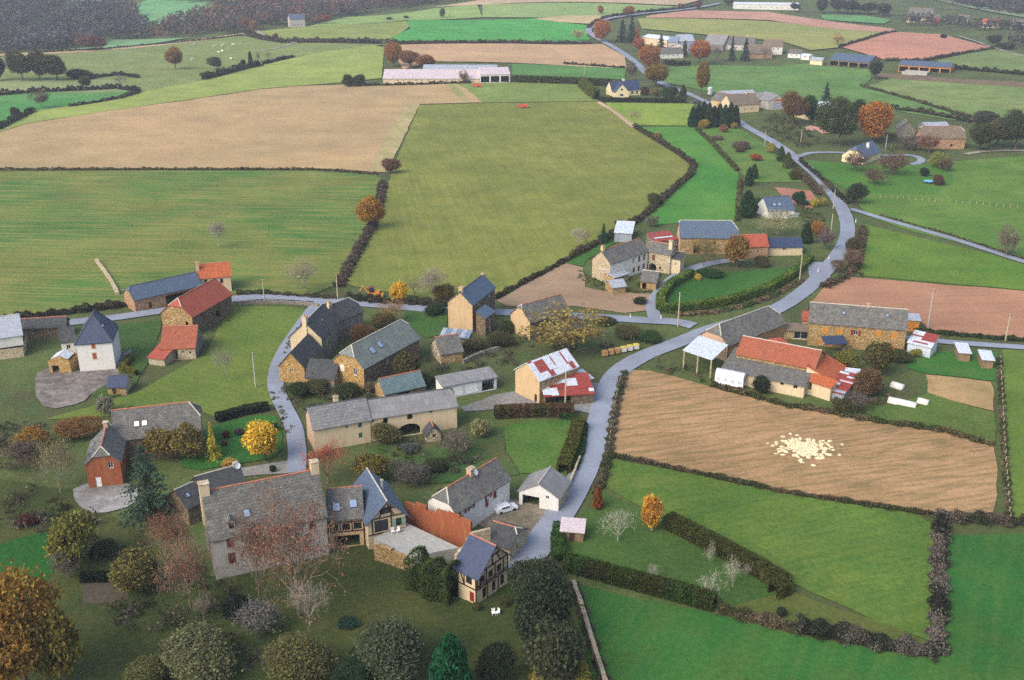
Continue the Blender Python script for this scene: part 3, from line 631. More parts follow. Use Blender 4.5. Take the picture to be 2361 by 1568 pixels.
        g['holes'][k].append(hole)
        P_ = lambda a_, b_, o_=0.0: s.wallp(k, a_, b_, o_, g)
        def slab(a0, a1, b0, b1, o0, o1, mb=None):
            mb = mb or MB(); q = [P_(a0, b0, o0), P_(a1, b0, o0), P_(a1, b1, o0), P_(a0, b1, o0), P_(a0, b0, o1), P_(a1, b0, o1), P_(a1, b1, o1), P_(a0, b1, o1)]
            mb.add(q, [(0, 1, 2, 3), (7, 6, 5, 4), (0, 4, 5, 1), (1, 5, 6, 2), (2, 6, 7, 3), (3, 7, 4, 0)]); return mb
        x0, x1, z1 = sx - w / 2, sx + w / 2, z + h
        if kd == 'w':
            f = min(.09, w * .12); mb = MB()
            slab(x0, x0 + f, z, z1, -.16, -.08, mb); slab(x1 - f, x1, z, z1, -.16, -.08, mb); slab(x0 + f, x1 - f, z1 - f, z1, -.16, -.08, mb); slab(x0 + f, x1 - f, z, z + f, -.16, -.08, mb); slab(sx - .03, sx + .03, z + f, z1 - f, -.155, -.085, mb)
            wn_ = mb.build('window', M[frame], s.root, g['loc'], g['rz'])
            slab(x0 + .01, x1 - .01, z + .01, z1 - .01, -.20, -.165).build('pane', M['glass'], wn_)
            if shut:
                for a0 in (x0 - w * .5 - .02, x1 + .02): slab(a0, a0 + w * .5, z, z1, .012, .06).build('shutter', M[shut], wn_)
        elif kd == 's':       # closed shutters fill the opening
            wn_ = slab(x0 + .02, x1 - .02, z + .02, z1 - .02, -.12, -.05).build('window', M['glass'], s.root, g['loc'], g['rz'])
            for a0, a1 in ((x0 + .02, sx - .02), (sx + .02, x1 - .02)): slab(a0, a1, z + .02, z1 - .02, -.045, .02).build('shutter', M[col], wn_)
            # pale stone surround
            mb = MB(); slab(x0 - .16, x1 + .16, z1 + .01, z1 + .2, .004, .05, mb); slab(x0 - .16, x1 + .16, z - .14, z - .01, .004, .07, mb); mb.build('surround', M['st_pale'], wn_)
        elif kd == 'd':
            dr = slab(x0 + .02, x1 - .02, z + .02, z1 - .02, -.18, -.10).build('door', M[col or 'timber'], s.root, g['loc'], g['rz'])
            slab(x1 - .25, x1 - .17, z + h * .45, z + h * .45 + .16, -.10, -.05).build('handle', M['iron'], dr)
        return s
    def row(s, k, n, w=1.0, h=1.3, z=1.0, kd='w', a=.12, b=.88, **kw):
        for i in range(n): s.op(k, w, h, kd, at=(a + (b - a) * (i + .5) / n, z), **kw)
        return s
    def beams(s, k, segs, wd=.2, mat='timber'):
        for (s0, z0, s1, z1) in segs:
            a_, b_ = s.wallp(k, s0, z0, .05), s.wallp(k, s1, z1, .05)
            mb = MB(); d = (b_ - a_); q = d.normalized(); nrm = (s.wallp(k, 0, 0, 1) - s.wallp(k, 0, 0, 0)); sd_ = q.cross(nrm) * wd / 2
            v = [a_ - sd_, b_ - sd_, b_ + sd_, a_ + sd_]; v = [p - nrm * .10 for p in v] + [p + nrm * .03 for p in v]
            mb.add(v, [(3, 2, 1, 0), (4, 5, 6, 7), (0, 1, 5, 4), (1, 2, 6, 5), (2, 3, 7, 6), (3, 0, 4, 7)])
            mb.build('timber_beam', M[mat], s.root, s.g['loc'], s.g['rz'])
        return s
    def chimney(s, fu, fv=.5, w=.9, d=.7, top=1.3, mat='pl_cream', pot=True, dish=False, px=None):
        g = s.g; u = (fu - .5) * g['L']; v = (fv - .5) * g['W']; zr = g['h'] + g['rise']
        if px:                                 # photo pixel where the chimney meets the ridge line
            r = ray(*px); o = Vector((0, 0, HCAM)); R = Matrix.Rotation(-g['rz'], 3, 'Z'); lo, lr = R @ (o - g['org']), R @ r
            u = max(-g['L'] / 2 + w / 2, min(g['L'] / 2 - w / 2, (lo + lr * ((v - lo.y) / lr.y)).x))
        zb = g['h'] - .3
        c = MB().box((u, v, (zb + zr + top) / 2), (w, d, zr + top - zb)).build('chimney', M[mat], s.root, g['loc'], g['rz'])
        MB().box((u, v, zr + top + .06), (w + .2, d + .2, .12)).build('chimney_cap', M['st_pale'], c)
        if pot: MB().tube([(u, v, zr + top + .12), (u, v, zr + top + .55)], [.16, .13], 8).build('chimney_pot', M['ridge'], c)
        if dish:
            mb = MB(); cc = Vector((u + w * .2, v - d / 2 - .35, zr + top * .5)); ax = Vector((.25, -.85, .45)).normalized(); m = ax.to_track_quat('Z', 'Y').to_matrix()
            n = 12; ring = [cc]; fs = []
            mb.v.append(tuple(cc - ax * .12))
            for rr, dz in ((.3, .03), (.62, .14)):
                for j in range(n): mb.v.append(tuple(cc - ax * .12 + m @ Vector((rr * math.cos(6.283 * j / n), rr * math.sin(6.283 * j / n), dz))))
            for j in range(n): j2 = (j + 1) % n; mb.f += [(0, 1 + j, 1 + j2), (1 + j, 1 + n + j, 1 + n + j2, 1 + j2)]
            mb.bar(cc - ax * .1, (u, v - d / 2, zr + top * .3), .06)
            mb.build('satellite_dish', M['white'], s.root, g['loc'], g['rz'])
        return s
    def skylight(s, fu, fs, w=.9, h=1.1, plane='f', mat='glass_sky'):
        g = s.g; sl = math.hypot(g['W'] / 2, g['rise']); ang = math.atan2(g['rise'], g['W'] / 2)
        v = -g['W'] / 2 + fs * g['W'] / 2; z = g['h'] + fs * g['rise'] + .14
        Rm = Matrix.Rotation(ang, 3, 'X') if plane == 'f' else Matrix.Rotation(-ang, 3, 'X')
        if plane != 'f': v = -v
        c = Vector(((fu - .5) * g['L'], v, z)); 
        f = MB().box(c, (w + .16, h + .16, .14), M=Rm).build('skylight', M['iron'], s.root, g['loc'], g['rz'])
        MB().box(c + Rm @ Vector((0, 0, .075)), (w, h, .02), M=Rm).build('pane', M[mat], f)
        return s
    def dormer(s, fu, fs, w=1.3, hh=1.3, walls='st_pale', roof='lauze'):
        g = s.g; v = -g['W'] / 2 + fs * g['W'] / 2; z = g['h'] + fs * g['rise']; u = (fu - .5) * g['L']; dp = hh / max(.3, g['rise'] / (g['W'] / 2)) + .5
        mb = MB(); x0, x1 = u - w / 2, u + w / 2; zt = z + hh; za = zt + w * .5
        mb.add([(x0, v, z), (x1, v, z), (x1, v, zt), (u, v, za), (x0, v, zt), (x0, v + dp, zt), (x1, v + dp, zt)], [(0, 1, 2, 3, 4), (0, 4, 5), (1, 6, 2)])
        dm = mb.build('dormer', M[walls], s.root, g['loc'], g['rz'])
        r = MB(); b = v + dp + w * .5
        for sg in (-1, 1):
            q = [Vector((u, v - .15, za + .08)), Vector((u + sg * (w / 2 + .15), v - .15, zt - .07)), Vector((u + sg * (w / 2 + .15), v + dp + .2, zt - .07)), Vector((u, b + .3, za + .08))]
            q2 = [p - Vector((0, 0, .1)) for p in q]; r.add(q + q2, [(0, 1, 2, 3), (7, 6, 5, 4), (0, 4, 5, 1), (1, 5, 6, 2), (2, 6, 7, 3)])
        r.build('dormer_roof', M[roof], dm)
        MB().box((u, v - .02, z + hh * .5), (w * .6, .06, hh * .7)).build('pane', M['glass'], dm)
        return s
    def sheets(s, pieces, plane='f'):
        """metal sheets laid on the front slope: (u0,u1,s0,s1,material) as fractions"""
        g = s.g; L, W_ = g['L'], g['W']; full = g['typ'] == 'mono'
        for (u0, u1, s0, s1, mt) in pieces:
            P_ = lambda fu, fs, o: Vector(((fu - .5) * (L + .5), -W_ / 2 - .3 + fs * (W_ + .4 if full else W_ / 2 + .3), 0)) if False else None
            def pt(fu, fs, o):
                run = W_ + .4 if full else W_ / 2 + .3; v = -W_ / 2 - .3 + fs * run; tpp = g['rise'] / (W_ if full else W_ / 2)
                return Vector(((fu - .5) * (L + .5), v, g['h'] + (v + W_ / 2) * tpp + .13 + o))
            o = random.uniform(.0, .03); n = max(2, int((u1 - u0) * L / .45)); mb = MB(); V_ = []; F_ = []
            for i in range(n * 2 + 1):
                fu = u0 + (u1 - u0) * i / (n * 2); dz = .035 * (i % 2)
                V_ += [pt(fu, s0, o + dz), pt(fu, s1, o + dz)]
            for i in range(n * 2): F_.append((2 * i, 2 * i + 2, 2 * i + 3, 2 * i + 1))
            mb.add(V_, F_); mb.build('metal_sheet', M[mt], s.root, g['loc'], g['rz'])
        return s
    def finish(s):
        for g in s.wings:
            for k in 'frbl':
                if k in g['nowall'] or g['prof'][k] is None: continue
                outer = g['prof'][k]; holes = g['holes'][k]
                lo = min(q[1] for q in outer)
                loops = [[Vector((q[0], q[1], 0)) for q in outer]] + [[Vector((q[0], max(q[1], lo + .02), 0)) for q in hl] for hl in holes]
                flat = [p for lp in loops for p in lp]
                tri = tessellate_polygon(loops) if holes else None
                vv = [s.wallp(k, p.x, p.y, 0, g) for p in flat]; ff = []
                if tri is None: ff = [tuple(range(len(outer)))]
                else: ff = [tuple(t_) for t_ in tri]
                i0 = len(outer); base = len(vv); 
                for hl in holes:
                    n = len(hl); st = len(vv); vv += [s.wallp(k, p[0], max(p[1], lo + .02), -.32, g) for p in hl]
                    for j in range(n): j2 = (j + 1) % n; ff.append((i0 + j, i0 + j2, st + j2, st + j))
                    i0 += n
                mb = MB(); mb.add(vv, ff); mb.build('wall', M[g['wallmat'][k]], s.root, g['loc'], g['rz'])
        return s.root
# ---- near village
b = Bld('manor_house', 'large manor with wide grey stone slab roof and two chimneys behind bare trees')
b.wing((487,1243), (752,1187), 7.6, ridge=(600,1107), pitch=47, walls='pl_grey', roof='lauze', wm={'l': 'st_grey'})
b.op('f', 1.1, 1.9, 's', px=(531,1250), col='sh_brown').op('f', 1.1, 1.9, 's', px=(535,1287), col='sh_brown').op('f', 1.1, 1.8, 's', px=(590,1238), col='sh_brown').op('f', 1.1, 1.8, 's', px=(660,1222), col='sh_brown').op('f', 1.1, 1.8, 's', px=(720,1210), col='sh_brown')
b.chimney(.015, .5, 1.5, 1.3, 1.5, 'pl_cream', False).chimney(.985, .5, 1.3, 1.2, 1.6, 'pl_cream', False).dormer(.18, .12, 1.2, 1.2).skylight(.33, .36)
b.finish()
b = Bld('link_building', 'low stone roofed link with two blue skylights between manor and timbered house')
b.wing((757,1197), (836,1190), 5.6, ridge=(795,1125), pitch=40, walls='pl_beige', roof='lauze', wm={'r': 'st_brown'})
b.skylight(.25, .35, 1.1, 1.3).skylight(.75, .42, 1.1, 1.3)
b.op('f', 1.3, 1.3, 'w', at=(.16, 3.2), frame='timber').op('f', 1.3, 1.3, 'w', at=(.5, 3.2), frame='timber').op('f', 1.3, 1.3, 'w', at=(.84, 3.2), frame='timber').op('f', 4.2, 2.2, 'o', at=(.5, 0))
b.beams('f', [(0, 3.0, b.wlen('f'), 3.0), (0, 4.75, b.wlen('f'), 4.75), (.1, 3, .1, 5.5), (b.wlen('f') * .33, 3, b.wlen('f') * .33, 5.5), (b.wlen('f') * .67, 3, b.wlen('f') * .67, 5.5)]); b.finish()
b = Bld('timbered_house', 'slate roofed house whose half timbered gable with large windows opens on the terrace')
b.wing((809,1133), (847,1201), 5.6, ridge=(872,1121), pitch=46, walls='pl_cream', roof='slate_blue', ridgecap='ridge_pale', ov=.5, og=.9)
wl_ = b.wlen('r'); hh_ = b.g['h']; rs = b.g['rise']
b.op('r', wl_ * .36, 2.2, 'w', at=(.36, 3.0), frame='timber').op('r', 1.0, 1.5, 'w', at=(.82, 3.4), frame='timber', shut='sh_green').op('r', wl_ * .3, 1.2, 'w', at=(.48, 6.2), frame='timber')
b.beams('r', [(0, 2.75, wl_, 2.75), (0, hh_, wl_, hh_), (wl_ * .12, hh_ + .2, wl_ * .12, 2.7), (wl_ * .62, 2.7, wl_ * .62, hh_ + rs * .7), (wl_ * .3, hh_, wl_ * .5, hh_ + rs * .85), (wl_ * .7, hh_, wl_ * .5, hh_ + rs * .85), (wl_ * .25, hh_ + rs * .45, wl_ * .75, hh_ + rs * .45)])
b.chimney(.55, .62, .3, .3, .9, 'tin_grey', False); b.finish()
b = Bld('timbered_house', 'small slate roofed half timbered house below the pale parapet wall by the lane')
b.wing((1055,1306), (1098,1327), 5.4, ridge=(1127,1252), pitch=44, walls='pl_cream', roof='slate_navy', ridgecap='ridge', ov=.45, og=.8)
wl_ = b.wlen('r'); hh_ = b.g['h']; rs = b.g['rise']
for q in (.2, .45, .72): b.op('r', wl_ * .15, 1.3, 'w', at=(q, 3.3), frame='timber')
for q in (.25, .55, .82): b.op('r', wl_ * .13, 1.9, 'w', at=(q, .4), frame='timber')
b.beams('r', [(0, 2.7, wl_, 2.7), (0, hh_, wl_, hh_), (0, 3.15, wl_, 3.15)] + [(wl_ * q, 2.7, wl_ * q, hh_) for q in (.01, .11, .31, .58, .85, .99)] + [(wl_ * q, hh_, wl_ * (q + .5) / 2, hh_ + rs * .5) for q in (.25, .5, .75)] + [(wl_ * .25, hh_ + rs * .45, wl_ * .75, hh_ + rs * .45), (wl_ * .5, hh_, wl_ * .5, hh_ + rs * .9), (wl_ * .33, 0, wl_ * .33, 2.7), (wl_ * .68, 0, wl_ * .68, 2.7)], .22)
lf = b.wlen('f'); b.op('f', 1.2, 1.3, 'w', at=(.6, 3.2), frame='timber').op('f', .9, 1.8, 'd', at=(.75, .2), col='sh_red')
b.beams('f', [(0, 2.7, lf, 2.7), (0, hh_ - .1, lf, hh_ - .1), (.1, 2.7, .1, hh_), (lf * .35, 2.7, lf * .35, hh_), (lf - .1, 0, lf - .1, hh_), (lf * .35, 2.7, lf * .1, hh_)]); b.finish()
b = Bld('stone_shed', 'small stone shed with sagging dark roof behind the half timbered house', 'shed')
b.wing((1120,1246), (1176,1262), 2.8, ridge=(1152,1206), pitch=30, walls='st_pale', roof='lauze_dark', kr=.3); b.op('r', .7, .9, 'o', at=(.4, 1.0)).finish()
b = Bld('white_house', 'white house with red shutters and dark stone roof beside the walled terrace')
b.wing((1050,1180), (1175,1102), 5.2, ridge=(1080,1096), pitch=42, kl=.55, walls='pl_white', roof='lauze')
for X, Y in ((1067,1178), (1086,1150), (1126,1130)): b.op('f', .9, 1.3, 'w', px=(X, Y), shut='sh_red')
b.op('f', 1.0, 2.0, 'd', px=(1064,1168), col='sh_red').op('f', 1.0, 2.0, 'd', px=(1123,1158), col='sh_red').op('f', .9, 1.3, 's', px=(1141,1140), col='sh_red').op('l', .5, .9, 'w', at=(.55, 3.2))
b.chimney(.55, .5, 1.3, 1.0, 1.0, 'pl_pink', False, True, px=(1086,1092)); b.finish()
b = Bld('garage', 'open fronted white gabled garage with pale grey roof beside the road')
b.wing((1288,1148), (1313,1110), 2.9, w=7.4, pitch=30, walls='pl_white', roof='fibre', ridgecap='ridge_pale', wm={'f': 'st_pale'})
b.op('l', 3.2, 2.2, 'o', at=(.30, 0)).op('l', .7, .7, 'w', at=(.72, 2.2)); b.finish()
b = Bld('farmhouse', 'farmhouse with square slate grid roof and pale chimney at the end of the long barn')
b.wing((722,986), (853,963), 5.3, ridge=(790,926), pitch=40, walls='pl_cream', roof='slate_grid', ridgecap='ridge_dark', wm={'l': 'pl_pink'}, ov=.5)
b.op('f', .8, 1.4, 'w', px=(830,979), frame='sh_green').op('f', .8, 1.2, 'w', px=(832,1004), frame='sh_green').op('f', .6, .8, 'w', px=(800,984)); b.chimney(.5, .62, .9, .8, 1.0, 'pl_cream'); b.finish()
b = Bld('long_barn', 'long cream barn with ribbed grey roof and wide dark arch', 'barn')
b.wing((853,963), (1053,934), 5.2, ridge=(945,908), pitch=38, kr=.25, walls='pl_cream', roof='fibre', ridgecap='ridge_dark', wm={'r': 'st_brown'})
b.op('f', 4.6, 2.6, 'a', px=(944,990)).op('f', 1.0, 1.5, 'o', px=(889,969)).op('f', 1.2, 1.6, 'o', px=(945,959)).op('f', .7, .9, 'w', px=(858,970)).op('f', .6, .6, 'o', px=(994,949)); b.finish()
b = Bld('stone_hut', 'tiny stone hut with pointed roof in front of the long barn', 'hut')
b.wing((983,1003), (1016,999), 1.7, w=2.6, pitch=50, axis='v', walls='st_pale', roof='lauze_dark'); b.op('f', .7, .7, 'o', at=(.55, 1.0)).finish()
b = Bld('stone_barn', 'tall stone house with patched red and white tin roof at the road bend', 'barn')
b.wing((1244,876), (1332,843), 5.7, ridge=(1262,820), pitch=36, walls='st_ochre', roof='tin_white', ridgecap=None, wm={'l': 'pl_beige'})
b.sheets([(.0, .14, .55, 1, 'tin_white'), (.0, .1, .9, 1, 'tin_red'), (.14, .3, 0, .32, 'tin_white'), (.12, .36, .3, .9, 'tin_red'), (.3, .42, .0, .3, 'tin_red'), (.36, .52, .3, 1, 'tin_white'), (.52, .55, .45, .9, 'tin_red'), (.55, .78, .0, 1, 'tin_white'), (.78, .82, .3, .95, 'tin_red'), (.82, .93, .0, .35, 'tin_red'), (.82, 1, .4, 1, 'tin_white'), (.93, 1, 0, .4, 'tin_white')])
b.op('f', .9, 1.6, 'w', px=(1261,884)).op('f', .9, 1.4, 'w', px=(1275,876)).op('l', .8, 1.9, 'o', at=(.85, 0)); b.finish()
b = Bld('tin_lean_to', 'low open lean-to with rusty red patched tin roof beside the road', 'shed')
b.wing((1256,913), (1369,906), 2.5, far=(1262,880), typ='mono', rise=1.6, walls='st_brown', roof='tin_red', ridgecap=None, nowall='b')
b.sheets([(0, .16, .05, .4, 'tin_white'), (.16, .3, .0, .35, 'tin_white'), (.3, .42, .3, .7, 'tin_red'), (.36, .5, .55, 1, 'tin_white'), (.5, .72, .4, .75, 'tin_white'), (.2, .36, .5, .95, 'tin_pink'), (.72, 1, .25, .6, 'tin_red'), (.9, 1, .1, .25, 'tin_white')])
b.op('f', 5.5, 2.2, 'o', at=(.28, 0)); b.finish()
b = Bld('tin_lean_to', 'small white tin lean-to next to the rusty patched roof', 'shed')
b.wing((1332,881), (1366,871), 2.7, w=4, typ='mono', rise=.6, walls='st_brown', roof='tin_white', ridgecap=None); b.op('f', 1.6, 1.8, 'o', at=(.6, 0)).finish()
b = Bld('tower_house', 'tall beige gabled house with blue slate roof on the village road')
b.wing((1089,703), (1141,662), 7.3, ridge=(1084,655), pitch=42, walls='st_brown', roof='slate_blue', ridgecap='ridge_dark', wm={'l': 'pl_beige'}, ov=.25)
b.op('f', .8, 1.5, 'w', px=(1103,699)).op('f', .8, 1.5, 'w', px=(1128,680)).op('l', 1.2, 1.0, 's', px=(1078,702), col='pl_beige').op('l', .3, .5, 'w', px=(1042,700)); b.chimney(.06, .5, 1.2, 1.0, .9, 'pl_beige').chimney(.98, .5, .8, .6, .4, 'pl_pink', False)
b.wing((1119,732), (1140,717), 5.0, w=2.6, typ='mono', rise=1.2, walls='st_brown', roof='slate_blue', ridgecap=None); b.op('f', .9, 1.4, 'w', at=(.5, 2.6)).op('f', .8, 1.8, 'd', at=(.5, .1), col='white'); b.finish()
b = Bld('tin_lean_to', 'blue grey striped tin lean-to at the foot of the beige house', 'shed')
b.wing((1016,773), (1080,779), 2.3, w=3.0, typ='mono', rise=.7, walls='st_brown', roof='tin_blue', ridgecap=None)
b.sheets([(i / 6, i / 6 + .16, 0, 1, 'tin_blue' if i % 2 else 'tin_grey') for i in range(6)]).finish()
b = Bld('stone_cottage', 'ruined looking stone cottage with worn grey roof below the beige house')
b.wing((1016,816), (1067,808), 2.6, ridge=(1021,775), pitch=38, walls='st_ochre', roof='lauze', wm={'l': 'st_pale'}, sag=.15); b.op('l', .8, 1.2, 'o', at=(.5, .4)).finish()
b = Bld('stone_barn', 'cream gabled barn half hidden by the spreading walnut tree', 'barn')
b.wing((1222,742), (1314,716), 4.8, ridge=(1250,690), pitch=40, walls='st_brown', roof='lauze', wm={'l': 'pl_beige'}, kl=.2).finish()
b = Bld('old_farmhouse', 'angled old farmhouse with grey roof, white front and red shutters')
b.wing((1407,607), (1494,578), 6.0, ridge=(1430,564), pitch=42, walls='pl_white', roof='lauze', wm={'l': 'st_pale'})
for X, Y in ((1416,615), (1428,611), (1441,606)): b.op('f', .9, 1.2, 's', px=(X, Y), col='offwhite')
b.op('f', .9, 1.4, 's', px=(1474,597), col='sh_brown').op('f', .9, 1.4, 's', px=(1485,593), col='sh_brown').op('f', .9, 1.4, 'w', px=(1461,602)).op('f', .9, 1.3, 's', px=(1484,613), col='sh_red').op('f', 1, 1.8, 'd', px=(1473,619), col='timber').op('f', .9, 1.2, 's', px=(1461,622), col='sh_red')
b.chimney(.03, .5, 1.0, .8, 1.2, 'pl_cream')
b.wing((1497,578), (1546,586), 6.0, ridge=(1508,557), pitch=38, walls='st_pale', roof='lauze')
b.op('f', 1.0, 1.7, 's', px=(1507,594), col='sh_brown').op('f', 2.4, 2.4, 'a', px=(1503,618)).op('f', .6, .8, 'o', px=(1522,618)); b.chimney(.9, .3, 1.1, .9, 1.4, 'pl_cream')
b.wing((1547,595), (1569,598), 4.6, w=4, typ='mono', rise=.8, walls='pl_cream', roof='lauze_dark', ridgecap=None); b.op('f', .7, .8, 'w', at=(.5, 2.6)); b.finish()
b = Bld('farm_shed', 'glazed lean-to shed against the old farmhouse front', 'shed')
b.wing((1416,640), (1449,630), 2.3, w=4, typ='mono', rise=1.0, walls='st_ochre', roof='tin_grey', ridgecap=None); b.op('f', .8, 1.2, 'w', at=(.7, .6)).finish()
b = Bld('farm_shed', 'small stone shed at the corner of the tan plot', 'shed')
b.wing((1412,662), (1443,658), 2.3, w=4.6, pitch=28, walls='st_ochre', roof='tin_grey', ridgecap=None); b.op('r', 1.2, 1.8, 'o', at=(.4, 0)).finish()
b = Bld('farm_shed', 'stone shed with mossy roof beside the farm lane', 'shed')
b.wing((1477,646), (1513,650), 2.6, ridge=(1498,625), pitch=34, walls='st_ochre', roof='lauze', ridgecap='ridge_pale'); b.op('f', 1.2, 1.9, 'o', at=(.25, 0)).finish()
b = Bld('metal_shed', 'pale blue metal shed with open side at the field hedge', 'shed')
b.wing((1417,536), (1457,538), 3.0, w=11, typ='mono', rise=.9, walls='tin_grey', roof='tin_white', ridgecap=None, nowall='r').finish()
b = Bld('red_tin_shed', 'shed with rusty red corrugated roof between farmhouse and blue barn', 'shed')
b.wing((1512,557), (1562,551), 3.6, w=6, typ='mono', rise=1.0, walls='st_grey', roof='tin_red', ridgecap=None); b.sheets([(0, .5, .02, .2, 'tin_red'), (.1, .9, .3, .42, 'tin_white'), (.5, 1, .5, .98, 'tin_red')]).finish()
b = Bld('stone_barn', 'stone barn with large blue grey slate roof behind orange tree', 'barn')
b.wing((1569,546), (1702,547), 5.4, ridge=(1635,509), pitch=45, kr=.5, kl=.15, walls='st_ochre', roof='slate_blue', ridgecap='ridge_pale', wm={'l': 'pl_pink'}); b.op('f', 2.2, 2.6, 'o', at=(.3, 0)).op('f', .8, 1, 'o', at=(.6, 3)).finish()
b = Bld('red_roof_house', 'low building with pinkish red tile roof beside the blue barn')
b.wing((1714,568), (1772,567), 3.8, ridge=(1742,541), pitch=32, walls='st_pink', roof='tile_red'); b.op('f', .9, 1.1, 'w', at=(.6, 1.4)).finish()
b = Bld('annex', 'white walled annex with blue slate roof at the end of the farm row')
b.wing((1773,569), (1851,568), 2.8, ridge=(1815,548), pitch=32, walls='pl_cream', roof='slate_navy', ridgecap='ridge_dark'); b.op('f', 1.0, 1.0, 'w', px=(1809,574)).finish()
b = Bld('bungalow', 'white bungalow with blue slate roof among garden trees')
b.wing((1772,486), (1832,482), 2.8, ridge=(1800,453), pitch=38, walls='pl_white', roof='slate_blue', ridgecap='ridge_dark'); b.row('f', 3, .9, 1.1, .9).skylight(.3, .4).skylight(.5, .4)
b.wing((1742,468), (1770,474), 2.8, w=6, pitch=35, axis='v', walls='pl_white', roof='lauze', ridgecap='ridge_pale').op('f', .9, 1.1, 'w', at=(.5, .9)); b.finish()
b = Bld('white_terrace', 'white low terrace wall and steps in front of the bungalow', 'terrace')
b.wing((1815,497), (1842,492), 1.0, w=5, typ='flat', walls='pl_white', roof='concrete', ridgecap=None).finish()
b = Bld('stone_barn', 'long grey slab roofed barn with cream gable at the junction', 'barn')
b.wing((1678,795), (1811,744), 4.2, ridge=(1713,727), pitch=40, kl=.5, kr=.5, walls='st_ochre', roof='lauze', wm={'l': 'pl_pink'}, ridgecap='ridge_pale').finish()
b = Bld('red_barn', 'long barn with red tile upper roof and grey lower roof above the stubble field', 'barn')
b.wing((1699,814), (1878,849), 5.0, ridge=(1810,793), pitch=30, walls='st_ochre', roof='tile_old', ridgecap='ridge_pale')
b.wing((1664,850), (1855,889), 2.9, far=(1702,818), typ='mono', rise=1.7, walls='pl_cream', roof='lauze', ridgecap=None, wm={'l': 'st_ochre'}, ov=.5)
b.op('f', .9, .7, 'w', px=(1834,892), frame='sh_red').op('f', .8, .6, 'o', px=(1803,885))
b.wing((1921,878), (1948,843), 3.2, w=6.0, typ='mono', rise=2.2, walls='pl_cream', roof='tile_orange', ridgecap=None)
b.wing((1863,876), (1916,893), 3.2, w=2.4, typ='mono', rise=.8, walls='pl_cream', roof='tile_orange', ridgecap=None); b.op('f', .9, 1.8, 'o', px=(1862,888)); b.finish()
b = Bld('tin_lean_to', 'striped red and white tin lean-to below the red tiled barn', 'shed')
b.wing((1908,898), (1946,908), 2.0, far=(1932,868), typ='mono', rise=1.6, walls='tin_grey', roof='tin_red', ridgecap=None)
b.sheets([(0, 1, .0, .12, 'tin_grey'), (0, .45, .3, .42, 'tin_white'), (.3, 1, .5, .58, 'tin_pink'), (.5, 1, .72, .8, 'tin_white'), (.0, .5, .85, .95, 'tin_white')]).finish()
b = Bld('tin_shelter', 'narrow white tin canopy beside the striped lean-to', 'shed')
b.wing((1945,860), (1982,864), 2.6, w=2.2, typ='mono', rise=.4, walls='st_grey', roof='tin_white', ridgecap=None, nowall='f').finish()
b = Bld('stone_house', 'long ochre stone house with orange shutters before the red field')
b.wing((1867,741), (2091,759), 6.1, ridge=(1985,706), pitch=40, walls='st_ochre', roof='lauze', ridgecap='ridge_pale')
for X, Y in ((1902,761), (1936,764), (2026,769), (2062,773)): b.op('f', 1.1, 1.6, 's', px=(X, Y), col='sh_orange')
b.op('f', 1.1, 1.3, 'w', px=(1973,767), shut='sh_red').op('f', 1.0, 1.4, 's', px=(1891,788), col='sh_orange').op('f', 1.2, 2.0, 'd', px=(1913,797), col='wood_orange').op('f', 1.0, 1.4, 's', px=(2061,802), col='sh_orange'); b.chimney(.6, .5, .6, .6, .8, 'pl_pink')
b.skylight(.35, .55, .5, .6).skylight(.8, .6, .5, .6)
b.wing((1904,792), (1951,790), 2.7, w=2.4, typ='mono', rise=.8, walls='st_grey', roof='slate_navy', ridgecap=None, nowall='flb'); b.finish()
b = Bld('tin_lean_to', 'white sided lean-to with red and white tin roof at the gable of the stone house', 'shed')
b.wing((2094,788), (2147,800), 2.9, w=5.2, typ='mono', rise=1.3, walls='tin_white', roof='tin_white', ridgecap=None); b.sheets([(.45, 1, .35, .98, 'tin_red'), (.2, .8, .1, .2, 'tin_red'), (0, .5, .55, .65, 'tin_red')]).finish()
b = Bld('plank_shed', 'orange plank shed behind the stone house', 'shed')
b.wing((2096,737), (2121,739), 3.0, w=3.4, typ='mono', rise=.5, walls='wood_orange', roof='tin_grey', ridgecap=None); b.row('f', 2, .9, 2.0, .2, 'd', col='wood_orange').finish()
b = Bld('small_annex', 'small annex with red tile roof left of the stone house', 'shed')
b.wing((1850,737), (1870,739), 3.0, w=4, typ='mono', rise=.9, walls='st_pink', roof='tile_red', ridgecap=None).finish()
b = Bld('garden_outbuilding', 'low ochre walled outbuilding joining the stone house', 'shed')
b.wing((1802,760), (1865,764), 2.3, w=3.2, typ='mono', rise=.7, walls='st_ochre', roof='lauze_brown', ridgecap=None); b.op('f', 3.4, 2.0, 'w', at=(.72, .1), frame='white').finish()
b = Bld('tiled_hut', 'little hut with hipped red tile roof in the stone house yard', 'hut')
b.wing((1790,796), (1822,793), 2.2, w=4.2, pitch=24, kl=1, kr=1, walls='st_grey', roof='tile_red', ridgecap=None); b.op('f', .9, 1.8, 'o', at=(.7, 0)).finish()
